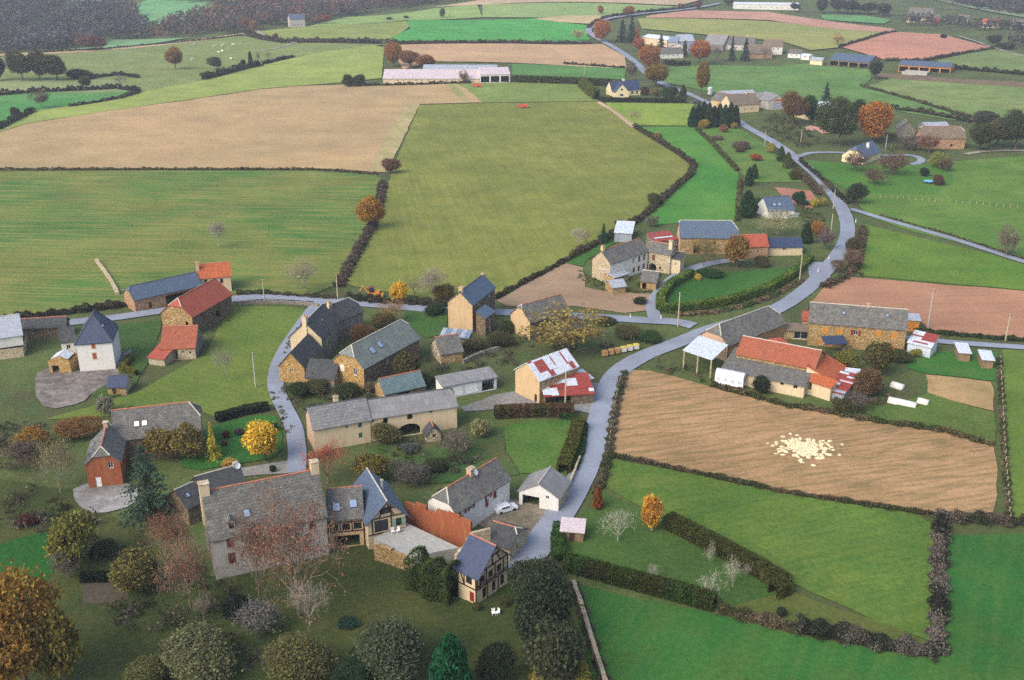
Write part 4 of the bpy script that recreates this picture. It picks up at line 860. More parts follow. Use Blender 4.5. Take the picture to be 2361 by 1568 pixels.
# open tin hangar on posts
P0, P1, P2 = G(1574,807,5.0), G(1642,830,5.0), G(1612,774,5.6)
hg = tag(empty('open_hangar', P0), 'open hangar on wooden posts with big white tin roof', 'hangar')
a, bb, cc = P0, P1, P2; dd = a + 0 * a
q = [Vector((a.x, a.y, 5.0)), Vector((bb.x, bb.y, 5.0)), Vector((bb.x + cc.x - a.x, bb.y + cc.y - a.y, 5.7)), Vector((cc.x, cc.y, 5.7))]
mb = MB(); mb.add([p - P0 for p in q] + [p - P0 - Vector((0, 0, .15)) for p in q], [(0, 1, 2, 3), (7, 6, 5, 4), (0, 4, 5, 1), (1, 5, 6, 2), (2, 6, 7, 3), (3, 7, 4, 0)])
mb.build('roof', M['tin_white'], hg)
for fu, fv in ((.03, .05), (.5, .05), (.95, .05), (.03, .95), (.5, .95), (.95, .95)):
    p = q[0].lerp(q[1], fu).lerp(q[3].lerp(q[2], fu), fv) - P0
    MB().bar((p.x, p.y, -.5), (p.x, p.y, p.z - .15), .26).build('post', M['wood_pole'], hg)
# left group
b = Bld('tall_white_house', 'tall white house with steep blue slate hipped roof and brown shutters')
b.wing((174,791), (257,785), 7.2, w=9.5, pitch=54, axis='v', kl=1, kr=.9, walls='pl_white', roof='slate_navy', ridgecap='ridge_dark', og=.3, ov=.3)
b.op('f', .9, 1.4, 's', px=(215,796), col='sh_brick').op('f', .9, 1.4, 's', px=(218,821), col='sh_brick').op('r', .9, 1.4, 'w', at=(.3, 4)).op('r', .9, 1.4, 'w', at=(.7, 4)); b.skylight(.75, .5, .5, .6)
b.finish()
b = Bld('white_annex', 'low white annex with dark roof beside the tall white house')
b.wing((140,789), (172,785), 4.0, w=6.5, pitch=35, walls='pl_white', roof='lauze_dark', ridgecap='ridge_dark').op('f', .9, 1.1, 'w', at=(.5, 2)); b.finish()
b = Bld('low_stone_row', 'low stone row with dark slab roof behind the ruined shed')
b.wing((48,757), (150,751), 2.9, ridge=(95,733), pitch=36, walls='st_brown', roof='lauze_dark').op('f', .9, 1.2, 'w', px=(75,765)); b.finish()
b = Bld('pale_roof_house', 'house with pale grey roof cut by the left edge of the picture')
b.wing((-60,786), (50,770), 5.2, ridge=(0,731), pitch=38, walls='pl_white', roof='tin_grey', wm={'r': 'pl_grey'}, ridgecap='ridge_pale', base=2.4)
b.wing((-60,813), (52,800), 2.4, w=b.g['W'] + .3, typ='flat', walls='st_pale', roof=None, ridgecap=None); b.finish()
b = Bld('ruined_shed', 'overgrown ruined stone shed under a small white tin gable', 'shed')
b.wing((110,832), (160,832), 3.0, w=4.5, pitch=26, axis='v', walls='st_gold', roof='tin_white', ridgecap=None, og=-.4, ov=-.5); b.op('f', 1.6, 1.8, 'o', at=(.3, 0)).finish()
b = Bld('slate_hut', 'small stone hut with blue slate roof beside the yellow green hedge', 'hut')
b.wing((247,891), (289,890), 2.0, ridge=(268,866), pitch=34, walls='st_ochre', roof='slate_navy', ridgecap='ridge_dark', wm={'r': 'st_pale'}); b.op('f', .8, 1.4, 'd', at=(.35, .1)).finish()
b = Bld('red_shed', 'low shed with weathered orange tile roof below the large red barn', 'shed')
b.wing((371,803), (449,800), 3.0, ridge=(423,752), pitch=33, walls='st_pale', roof='tile_old', wm={'r': 'st_grey'}, ridgecap='ridge')
b.op('f', 3.0, 2.5, 'o', at=(.28, 0)).op('f', .5, .5, 'o', at=(.62, 1.6)).op('f', .5, .5, 'o', at=(.85, 1.4))
b.wing((342,823), (378,827), 1.8, far=(371,800), typ='mono', rise=1.5, walls='st_pale', roof='tile_red', ridgecap=None); b.finish()
b = Bld('red_barn', 'large stone barn with red tile roof and timber props against its long wall', 'barn')
b.wing((442,729), (533,677), 5.2, ridge=(450,667), pitch=40, kl=.4, walls='st_brown', roof='tile_red', wm={'l': 'st_ochre'}, ridgecap='ridge')
b.op('l', .8, 1.3, 'o', px=(431,747)).op('f', .8, .9, 'o', at=(.3, 2.5)).op('f', 1.4, 1.8, 'o', at=(.62, 1)).op('f', .8, .9, 'o', at=(.85, 2.8))
for fr in (.22, .42, .62):
    p = b.wallp('f', b.wlen('f') * fr, 4.6, .05); q_ = b.wallp('f', b.wlen('f') * fr, -.2, 3.2)
    MB().bar(p, q_, .2).build('timber_prop', M['timber'], b.root, b.g['loc'], b.g['rz'])
b.finish()
b = Bld('slate_barn', 'long dark slate barn with open bay along the village road', 'barn')
b.wing((309,691), (464,656), 3.5, ridge=(372,644), pitch=36, kl=.35, walls='st_pink', roof='slate_blue', ridgecap='ridge_dark')
b.op('f', b.wlen('f') * .5, 2.6, 'o', at=(.7, 0)).op('f', .9, 1.8, 'd', at=(.22, .1)).op('f', .6, .6, 'w', at=(.1, 1.4)).op('f', .6, .6, 'w', at=(.32, 1.5)); b.finish()
b = Bld('orange_roof_house', 'small white house with bright orange tile roof behind the red barn')
b.wing((456,641), (531,635), 4.7, ridge=(485,608), pitch=36, walls='pl_cream', roof='tile_orange', wm={'r': 'st_grey'})
b.op('f', .9, 1.4, 'w', px=(511,648), frame='sh_brown').op('f', .9, 1.4, 'w', px=(475,650), frame='sh_brown').chimney(.02, .3, .8, .7, 1.0, 'pl_pink'); b.finish()
b = Bld('ivy_house', 'grey roofed house with red ivy on its gabled wing and white skylights')
b.wing((262,1013), (462,990), 5.2, ridge=(342,937), pitch=44, kr=.5, walls='st_brown', roof='lauze')
b.skylight(.27, .42, .9, 1.0, mat='white').skylight(.36, .42, .9, 1.0, mat='white')
b.wing((276,1062), (288,1008), 5.0, ridge=(241,1000), pitch=42, kl=.45, walls='st_pale', roof='lauze', wm={'f': 'pl_rust', 'l': 'pl_rust'})
b.op('l', .9, 1.3, 'w', at=(.72, 3.6)).op('l', 1.0, 2.1, 'd', at=(.3, 0), col='white'); b.chimney(.97, .5, 1.0, .8, 1.0, 'pl_pink', False, True); b.skylight(.3, .3, .6, .8, 'b').skylight(.6, .3, .6, .8, 'b')
IVY_HOUSE = b; b.finish()
b = Bld('manor_annex', 'low dark roofed annex with pale ridge behind the manor')
b.wing((468,1142), (566,1114), 3.8, ridge=(500,1086), pitch=36, walls='st_brown', roof='lauze_dark', ridgecap='ridge_pale'); b.chimney(.93, .5, .8, .7, .6, 'pl_grey', False, True)
b.wing((432,1170), (470,1152), 3.6, ridge=(432,1116), pitch=36, walls='st_brown', roof='lauze_dark', ridgecap='ridge_pale').skylight(.4, .5, .5, .7); b.finish()
b = Bld('old_village_house', 'old L shaped house with dark slate roof and cream chimney gable by the lane')
b.wing((741,779), (781,736), 6.2, ridge=(726,718), pitch=44, walls='st_grey', roof='lauze_dark', ridgecap='ridge_pale', wm={'l': 'pl_cream'})
b.chimney(.03, .5, 1.3, 1.0, 1.2, 'pl_cream').op('f', .8, 1.4, 'w', at=(.3, 3.6)).op('f', .8, 1.4, 'w', at=(.6, 3.6)).op('f', .8, 1.4, 'w', at=(.45, 1)).skylight(.5, .5, .4, .5)
b.wing((782,737), (836,716), 5.4, ridge=(785,694), pitch=42, kr=.45, walls='st_grey', roof='lauze_dark', ridgecap='ridge_pale').op('f', .9, 1.3, 'w', at=(.5, 3)); b.chimney(.02, .5, 1.0, .8, .9, 'pl_cream'); b.finish()
b = Bld('ochre_gable_cottage', 'ochre stone cottage with steep dark roof directly on the lane')
b.wing((701,846), (741,802), 4.0, ridge=(690,790), pitch=48, walls='st_ochre', roof='lauze_dark', ridgecap=None, wm={'l': 'st_gold'}).op('l', .6, .8, 'w', at=(.5, 2.6)); b.finish()
b = Bld('ochre_lean_building', 'low dark roofed stone building joined to the golden gable house')
b.wing((704,868), (769,873), 2.6, ridge=(736,828), pitch=34, walls='st_pale', roof='lauze_dark', ridgecap=None).op('f', .9, 1.7, 'o', at=(.6, 0)); b.finish()
b = Bld('golden_gable_house', 'house with golden stone gable, pale slab roof and two blue skylights')
b.wing((838,848), (966,778), 5.5, ridge=(865,768), pitch=42, kl=.45, kr=.3, walls='st_brown', roof='lauze_green', wm={'l': 'st_gold'}, ridgecap='ridge_pale')
b.op('l', 1.1, 1.5, 's', px=(789,848), col='offwhite').op('l', 1.0, 1.7, 'w', px=(819,857), frame='white').op('l', .7, 1.1, 'w', px=(804,886), frame='white').op('f', 1.0, 1.6, 'w', px=(893,831), frame='white'); b.skylight(.27, .42, 1.2, 1.5).skylight(.42, .48, 1.2, 1.5); b.finish()
b = Bld('slate_shed', 'small shed with greenish slate roof and red ridge', 'shed')
b.wing((887,907), (979,887), 2.3, ridge=(922,864), pitch=38, walls='st_brown', roof='slate_teal', ridgecap='ridge', wm={'l': 'st_ochre'}).op('f', 3.0, 1.9, 'o', at=(.45, 0)); b.finish()
b = Bld('workshop', 'long workshop with white panel front and grey roof', 'workshop')
b.wing((1021,891), (1145,868), 3.0, far=(1016,872), typ='mono', rise=.6, walls='tin_white', roof='fibre', ridgecap=None, wm={'l': 'pl_white'}).op('f', 3.0, 2.6, 'o', at=(.84, 0)); b.row('f', 2, 3.2, 2.2, .3, 'd', .1, .65, col='white'); b.finish()
# ---- far farms and hamlet
def far_house(name, label, P, Q, h, roof, walls, cat='house', nw=2, wh=1.1, group=None, wz=1.0, wk='w', wc=None, chim=0, openf=0, **kw):
    b = Bld(name, label, cat, group); b.wing(P, Q, h, roof=roof, walls=walls, **kw)
    if openf:
        for i in range(openf): b.op('f', b.wlen('f') / openf * .86, h * .78, 'o', at=((i + .5) / openf, 0))
    elif nw: b.row('f', nw, 1.0, wh, wz, wk, **({'col': wc} if wc else {}))
    if chim: b.chimney(.7, .5, 1.0, .9, 1.0, 'pl_cream')
    b.finish(); return b
far_house('long_metal_barn', 'very long pinkish white metal barn beyond the tan field', (883,181), (1106,178), 3.2, 'tin_pink', 'pl_cream', 'barn', 12, .7, ridge=(995,160), pitch=18, ridgecap='ridge_pale', wk='w', wz=1.6)
far_house('grey_metal_barn', 'long grey metal barn behind the pinkish one', (975,160), (1145,159), 5, 'tin_grey', 'pl_cream', 'barn', 0, ridge=(1060,149), pitch=16, ridgecap=None)
far_house('open_metal_barn', 'open fronted barn at the right end of the long metal barns', (1107,172), (1176,170), 5, 'tin_pink', 'pl_white', 'barn', 0, openf=3, ridge=(1140,155), pitch=14, ridgecap=None)
b = Bld('blue_roof_house', 'cream house with dark blue roof and front gable beside the long clipped hedge')
b.wing((1411,208), (1477,205), 3.2, ridge=(1444,186), pitch=44, walls='pl_sand', roof='slate_navy', ridgecap='ridge_dark'); b.chimney(.5, .55, 1.3, 1.2, 1.2, 'pl_white')
b.op('f', 1.6, 2.0, 'w', at=(.72, .3)).op('f', 1.6, 2.0, 'w', at=(.88, .3))
b.wing((1418,212), (1450,211), 3.6, w=6, pitch=46, axis='v', walls='pl_sand', roof='slate_navy', ridgecap='ridge_dark'); b.op('f', 2.2, 1.3, 'w', at=(.5, 1.0)).op('f', 1.6, 1.2, 'w', at=(.5, 4.2)); b.finish()
b = Bld('blue_roof_house', 'cream house with blue slate roof and white chimney on the green lawn')
b.wing((1992,363), (2032,348), 3.0, ridge=(1986,332), pitch=40, kl=.4, walls='pl_sand', roof='slate_blue', ridgecap='ridge_dark'); b.chimney(.55, .3, 1.3, 1.1, .3, 'pl_white', False)
b.op('f', 1.1, 2.0, 'w', at=(.7, .3)).op('f', 1.1, 1.6, 'w', at=(.3, .6)).op('l', .7, 1.0, 'w', at=(.35, .8)); b.finish()
b = far_house('pinkish_stone_barn', 'pinkish stone barn with hipped brown grey roof at the right', (2128,317), (2227,318), 5.0, 'lauze_brown', 'st_pink', 'barn', 2, ridge=(2172,291), pitch=42, kr=.4, kl=.2, wk='o')
far_house('ruined_house', 'grey ruined stone house beside the pinkish barn', (2072,296), (2110,297), 4.2, 'lauze', 'st_grey', 'house', 2, w=7, pitch=42, axis='v', sag=.3)
far_house('grey_tin_barn', 'low grey tin roof behind the pinkish barn', (2134,290), (2188,289), 3.6, 'tin_grey', 'st_grey', 'barn', 0, w=7, pitch=18, ridgecap=None)
far_house('white_roof_hangar', 'hangar with long white roof behind the dark trees', (1868,255), (1968,250), 5.0, 'tin_white', 'pl_cream', 'hangar', 0, openf=3, ridge=(1915,233), pitch=14, ridgecap=None)
far_house('farm_cottage', 'beige cottage at the left end of the tan roofed farm', (1640,228), (1668,234), 4.2, 'lauze', 'pl_beige', 'house', 1, ridge=(1655,211), pitch=38)
b = far_house('tan_farmhouse', 'farmhouse with tan brown roof and cream front wall', (1686,242), (1751,238), 4.4, 'lauze_brown', 'pl_cream', 'house', 3, ridge=(1718,216), pitch=40, chim=1)
far_house('lean_shed', 'small cream lean-to at the road side of the tan farm', (1666,239), (1684,242), 3.4, 'pl_sand', 'pl_beige', 'shed', 1, w=5, typ='mono', rise=.8, ridgecap=None, wk='o')
far_house('grey_long_barn', 'grey roofed long barn behind the tan farmhouse', (1668,220), (1744,218), 4.0, 'tin_grey', 'st_grey', 'barn', 0, ridge=(1705,208), pitch=20, ridgecap=None)
far_house('open_grey_barn', 'grey roofed barn with dark open front at the tan farm', (1744,230), (1790,229), 4.2, 'fibre', 'st_grey', 'barn', 0, openf=2, ridge=(1768,213), pitch=30, ridgecap=None)
b = Bld('gabled_farm_barn', 'gabled barn with red gable peak at the tan farm', 'barn')
b.wing((1773,233), (1816,231), 4.6, w=14, pitch=28, axis='v', walls='pl_grey', roof='fibre', ridgecap=None); b.op('f', 5, 3.6, 'd', at=(.5, 0), col='tin_grey'); b.op('f', 5.5, 1.0, 'd', at=(.5, 4.3), col='redm'); b.finish()
far_house('cream_hall', 'large cream metal hall with white roof beside the dark spruces', (1480,84), (1538,92), 5.5, 'tin_white', 'pl_cream', 'hall', 1, w=16, pitch=14, ridgecap=None, wk='d', wc='tin_grey')
far_house('long_white_house', 'long white single storey house with grey roof below the cream hall', (1519,124), (1576,122), 3.4, 'lauze', 'pl_white', 'house', 4, ridge=(1545,110), pitch=34)
far_house('grey_hall', 'small grey hall next to the cream hall', (1541,97), (1563,97), 4.0, 'tin_blue', 'pl_grey', 'hall', 1, ridge=(1552,84), pitch=25, ridgecap=None)
far_house('brown_gable_barn', 'barn with grey roof and brown wall in the hamlet', (1567,95), (1602,93), 4.2, 'tin_grey', 'st_pink', 'barn', 1, ridge=(1584,79), pitch=25, ridgecap=None)
far_house('blue_tin_barn', 'low blue grey tin barn behind the round orange tree', (1585,113), (1622,106), 3.2, 'tin_blue', 'pl_grey', 'barn', 0, ridge=(1604,96), pitch=20, ridgecap=None)
far_house('hamlet_barn', 'broad grey roofed barn in the middle of the hamlet', (1622,101), (1668,103), 4.4, 'fibre', 'st_grey', 'barn', 2, ridge=(1642,79), pitch=35)
far_house('hamlet_house', 'row house with grey roof and terracotta ridge in the hamlet', (1672,101), (1738,102), 4.4, 'lauze', 'pl_grey', 'house', 4, ridge=(1700,84), pitch=38, chim=1)
far_house('hamlet_barn', 'brown roofed barn with orange stone wall in the hamlet', (1728,123), (1781,121), 3.8, 'lauze_brown', 'st_pink', 'barn', 2, ridge=(1754,103), pitch=38)
far_house('white_hamlet_house', 'white two storey house with orange ridge in the hamlet', (1763,107), (1805,106), 6.2, 'lauze_brown', 'pl_white', 'house', 3, 1.4, wz=3.6, ridge=(1785,91), pitch=32)
far_house('white_hamlet_house', 'low white building right of the hamlet', (1817,122), (1846,123), 3.2, 'lauze', 'pl_white', 'house', 2, w=8, pitch=30)
far_house('white_hamlet_house', 'small white shed beside the low white hamlet building', (1847,127), (1866,129), 2.8, 'tin_white', 'pl_white', 'shed', 1, w=6, pitch=20, ridgecap=None)
far_house('open_hangar', 'blue grey roofed open hangar with orange stacks inside', (1912,137), (2004,142), 4.2, 'slate_blue', 'wood', 'hangar', 0, openf=4, ridge=(1962,124), pitch=20, ridgecap=None)
far_house('cream_shed', 'cream rounded shed at the left end of the open hangar', (1868,138), (1896,139), 3.4, 'tin_grey', 'pl_sand', 'shed', 0, w=8, pitch=24, ridgecap=None)
far_house('open_hangar', 'long dark roofed open hangar with wooden end bays', (2073,149), (2193,152), 4.6, 'slate_blue', 'wood_orange', 'hangar', 0, openf=5, ridge=(2134,141), pitch=16, ridgecap=None)
far_house('concrete_pen', 'pale concrete pen in front of the dark roofed hangar', (2080,164), (2138,166), 2.0, None, 'concrete', 'pen', 0, w=9, typ='flat', ridgecap=None)
far_house('hillside_house', 'cream house with big grey roof in the top right hamlet', (2090,39), (2146,41), 4.5, 'lauze', 'pl_sand', 'house', 3, ridge=(2117,18), pitch=38)
far_house('hillside_house', 'small house with bright red wall in the top right hamlet', (2152,40), (2166,40), 4.5, 'lauze', 'redm', 'house', 1, w=9, pitch=30)
far_house('hillside_house', 'house with orange roof edge near the top right corner', (2266,52), (2308,52), 4.5, 'tile_orange', 'pl_white', 'house', 2, w=9, pitch=34)
far_house('hillside_house', 'white house cut by the right edge near the top', (2330,53), (2390,55), 4.5, 'lauze', 'pl_white', 'house', 4, w=10, pitch=30)
far_house('hillside_house', 'pale house between dark trees near the top right', (2205,42), (2232,43), 4.0, 'lauze', 'pl_grey', 'house', 2, w=9, pitch=34)
far_house('far_white_shed', 'long white farm shed at the top edge', (1692,8), (1842,11), 5.0, 'tin_white', 'pl_white', 'shed', 9, w=16, pitch=12, ridgecap=None)
far_house('valley_house', 'pale house hidden in the top left wood', (668,44), (703,42), 7, 'slate_blue', 'pl_grey', 'house', 3, w=12, pitch=34)
# ------------------------------------------------------------------ plants: shared meshes
def rand_dirs(rng, n):
    v = rng.normal(size=(n, 3)); return v / np.linalg.norm(v, axis=1)[:, None]
def quads(ctr, size, rng, up=0.0, aspect=1.6, droop=None):
    """leaf quads at ctr (n,3) with edge size (n,), random facing"""
    n = len(ctr); a = rand_dirs(rng, n)
    if droop is not None: a = droop / (np.linalg.norm(droop, axis=1)[:, None] + 1e-9)
    elif up: a = a * (1 - up) + np.array([0, 0, up]); a /= np.linalg.norm(a, axis=1)[:, None]
    b = np.cross(a, rand_dirs(rng, n)); b /= np.linalg.norm(b, axis=1)[:, None] + 1e-9
    s = np.asarray(size)[:, None] / 2; A, B = a * s * aspect, b * s
    V = np.stack([ctr - A * .9, ctr + B, ctr + A, ctr - B], 1).reshape(-1, 3)      # rhombic leaf sprays
    return V, np.arange(n * 4).reshape(n, 4)
def leaf_mesh(name, ctr, size, tint, rng, **kw):
    V, F = quads(ctr, size, rng, **kw); return np_mesh(name, V, F, [('tint', 'FLOAT', np.repeat(tint, 4))])
def lobes(rng, k=7):
    d = rand_dirs(rng, k); a = rng.uniform(.08, .34, k)
    return lambda u: 1 + sum(ai * np.clip((u @ di - .55) / .45, 0, 1) - .045 for ai, di in zip(a, d))
def crown_mesh(name, seed, ncl, nlf, lsize, z0=.16, flat=.0, spread=.11, fill=.62, gap=.0):
    rng = np.random.default_rng(seed); u = rand_dirs(rng, ncl); f = lobes(rng, 9)(u)
    r = fill + (1 - fill) * rng.random(ncl) ** .5; r = r * f
    hz = (1 - z0) / 2; c = np.column_stack([u[:, 0] * r * .47, u[:, 1] * r * .47, z0 + hz + u[:, 2] * r * hz * .95])
    # dome: pull lower half outward
    low = c[:, 2] < z0 + hz; c[low, :2] *= 1.05
    c[:, 2] = np.maximum(c[:, 2], z0 * .8)
    if gap: keep = rng.random(ncl) > gap; c = c[keep]; 
    n = len(c); cl = np.repeat(c, nlf, 0) + rng.normal(size=(n * nlf, 3)) * np.array([spread, spread, spread * .8]) * .5
    tint = np.clip(np.repeat(rng.normal(.5, .2, n), nlf) + rng.normal(0, .12, n * nlf), 0, 1)
    cl[:, 2] = np.maximum(cl[:, 2], .01)
    return leaf_mesh(name, cl, rng.uniform(.6, 1.35, len(cl)) * lsize, tint, rng)
def branch_mesh(name, seed, levels=(6, 4, 4, 4), trunk=.2, rad=.022, twig=.0019, spreadang=(35, 75), upw=.25, height=1.0, fan=1.0):
    rng = random.Random(seed); V = []; F = []
    def seg(a, b, r0, r1):
        d = (b - a); 
        if d.length < 1e-6: return
        m = d.to_track_quat('Z', 'Y').to_matrix(); n = 5 if r0 > .008 else 3; base = len(V)
        for p, r in ((a, r0), (b, r1)):
            for j in range(n): t_ = 6.2832 * j / n; V.append(p + m @ Vector((math.cos(t_) * r, math.sin(t_) * r, 0)))
        for j in range(n): j2 = (j + 1) % n; F.append((base + j, base + j2, base + n + j2, base + n + j))
    ends = []
    def grow(p, d, L, r, lev):
        nseg = 3 if lev < 2 else 2; q = p; dd = d.copy(); pts = [p.copy()]
        r1 = max(twig, r * (.62 if lev < len(levels) else .4))
        for i in range(nseg):
            dd = (dd + Vector((rng.uniform(-.22, .22), rng.uniform(-.22, .22), rng.uniform(-.05, .2)))).normalized(); q2 = q + dd * L / nseg
            seg(q, q2, r + (r1 - r) * i / nseg, r + (r1 - r) * (i + 1) / nseg); q = q2; pts.append(q.copy())
        if lev >= len(levels): ends.append(q); return
        k = levels[lev]; ph = rng.uniform(0, 6.28)
        for i in range(k):
            t_ = rng.uniform(.45, 1.0) if i else 1.0; s = pts[0].lerp(pts[-1], t_) if lev else pts[-1].lerp(pts[1], rng.uniform(0, .5))
            ang = math.radians(rng.uniform(*spreadang)) * fan * (.75 if i == 0 else 1); ax = dd.orthogonal().normalized(); ax.rotate(Matrix.Rotation(ph + i * 2.4, 3, dd))
            nd = (dd * math.cos(ang) + ax * math.sin(ang)); nd.z += upw; nd.normalize()
            grow(s, nd, L * rng.uniform(.55, .8) if lev else .36 * rng.uniform(.8, 1.15), max(twig, r1 * (.85 if i == 0 else .6)), lev + 1)
    grow(Vector((0, 0, -.02)), Vector((rng.uniform(-.06, .06), rng.uniform(-.06, .06), 1)).normalized(), trunk, rad, 0)
    A = np.array([tuple(v) for v in V]); 
    w = max(np.abs(A[:, 0]).max(), np.abs(A[:, 1]).max()) * 2; sc = np.array([1 / w, 1 / w, 1 / A[:, 2].max()]); A = A * sc
    me = bpy.data.meshes.new(name); me.from_pydata([tuple(a) for a in A], [], F); me.update()
    return me, np.array([tuple(e) for e in ends]) * sc
def trunk_mesh(name, top=.55, r=.035, seed=0):
    rng = random.Random(seed); mb = MB(); pts = [(0, 0, -.02)]; 
    for i in range(1, 5): pts.append((rng.uniform(-.02, .02), rng.uniform(-.02, .02), top * i / 4))
    mb.tube(pts, [r * 1.25, r, r * .85, r * .6, r * .3], 7)
    for i in range(6):
        a = i * 1.05 + rng.uniform(-.3, .3); z = top * rng.uniform(.35, .9); mb.tube([(0, 0, z), (math.cos(a) * .16, math.sin(a) * .16, z + .14), (math.cos(a) * .3, math.sin(a) * .3, z + .3)], [r * .45, r * .3, r * .1], 5)
    return mb.mesh(name)
def conifer_mesh(name, seed, levels=26, boughs=11, per=10, wide=.5, droop=.25, lsize=.05, cone=1.0, tip=1.0):
    rng = np.random.default_rng(seed); C = []; D = []; S = []; T = []
    for i in range(levels):
        z = .04 + .95 * (i / levels) ** .95; R = wide * ((1 - z) ** cone) * rng.uniform(.82, 1.1) + .012
        for b_ in range(max(4, int(boughs * (1 - z * .6)))):
            a = rng.uniform(0, 6.283); t0 = rng.normal(.5, .18); rr = R * rng.uniform(.75, 1.12)
            for j in range(per):
                t_ = (j + rng.random()) / per; p = np.array([math.cos(a) * rr * t_, math.sin(a) * rr * t_, z - droop * rr * t_ ** 1.5 + rng.normal(0, .006)])
                p[:2] += rng.normal(0, .012 + .03 * rr, 2); C.append(p); D.append([math.cos(a) + rng.normal(0, .5), math.sin(a) + rng.normal(0, .5), -.25 + rng.normal(0, .3)])
                S.append(lsize * rng.uniform(.6, 1.3) * (1 - .45 * z)); T.append(np.clip(t0 * .75 + t_ * .35, 0, 1))
    return leaf_mesh(name, np.maximum(np.array(C), [-9, -9, .005]), np.array(S), np.array(T), rng, droop=np.array(D), aspect=1.9)
def column_mesh(name, seed, n=3800, lsize=.05, taper=.9):
    rng = np.random.default_rng(seed); z = rng.random(n) ** .85; a = rng.uniform(0, 6.283, n); f = 1 + .12 * np.sin(a * 3 + z * 9) + .08 * np.sin(a * 7 - z * 17)
    R = .5 * np.clip((1 - z) ** (.55 * taper), 0, 1) * np.clip(.55 + z * 3, 0, 1) * f; r = R * (.72 + .3 * rng.random(n))
    c = np.column_stack([np.cos(a) * r, np.sin(a) * r, .01 + z * .98]); up = np.column_stack([np.cos(a) * .3, np.sin(a) * .3, np.ones(n)]) + rng.normal(0, .25, (n, 3))
    return leaf_mesh(name, c, rng.uniform(.6, 1.4, n) * lsize, np.clip(.5 + .25 * np.sin(a * 5 + z * 23) + rng.normal(0, .15, n), 0, 1), rng, droop=up, aspect=2.0)
PM = {}
for i in range(4):
    PM['leaf', i] = crown_mesh('broad_crown', 10 + i, 300, 18, .042, .15)
    PM['leafL', i] = crown_mesh('large_crown', 30 + i, 620, 22, .026, .13, spread=.09)
    PM['bush', i] = crown_mesh('bush_crown', 50 + i, 240, 18, .055, .0, spread=.14, fill=.55)
    PM['bushL', i] = crown_mesh('large_bush_crown', 60 + i, 700, 22, .026, .0, spread=.11, fill=.55)
    PM['thin', i] = crown_mesh('thin_crown', 70 + i, 150, 14, .03, .2, spread=.1, fill=.5)
    PM['trunk', i] = trunk_mesh('trunk', .5, .032, i)
    PM['bare', i], ee = branch_mesh('bare_branches', 90 + i, (7, 5, 4, 4))
    rr = np.random.default_rng(i); ee = ee[rr.random(len(ee)) < .75]; pts = np.repeat(ee, 9, 0) + rr.normal(0, .024, (len(ee) * 9, 3))
    PM['semi', i] = leaf_mesh('sparse_leaves', pts, rr.uniform(.5, 1.3, len(pts)) * .0125, np.clip(rr.normal(.5, .25, len(pts)), 0, 1), rr)
    PM['fruit', i], _ = branch_mesh('fruit_tree_branches', 120 + i, (6, 4, 4, 3), trunk=.16, rad=.03, twig=.0028, spreadang=(40, 70), upw=.12)
    PM['con', i] = conifer_mesh('conifer_boughs', 140 + i)
    PM['cedar', i] = conifer_mesh('cedar_boughs', 150 + i, 17, 15, 26, .5, .12, .03, .75)
    PM['col', i] = column_mesh('column_foliage', 160 + i)
for me in [m for k, m in PM.items() if k[0] in ('bare', 'fruit', 'trunk')]: me.materials.append(M['bark'])
for me in [m for k, m in PM.items() if k[0] not in ('bare', 'fruit', 'trunk')]: me.materials.append(M['leaf'])
def ocol(o, c): o.color = (*C3(*c), 1)
NAMES = {'leaf': 'broadleaf_tree', 'thin': 'broadleaf_tree', 'bush': 'shrub', 'bare': 'bare_tree', 'semi': 'autumn_tree', 'fruit': 'fruit_tree', 'con': 'spruce_tree', 'cedar': 'cedar_tree', 'col': 'cypress_tree', 'birch': 'bare_shrub', 'bbush': 'bare_shrub'}
GREYB = (136, 126, 112)
TCOUNT = [0]
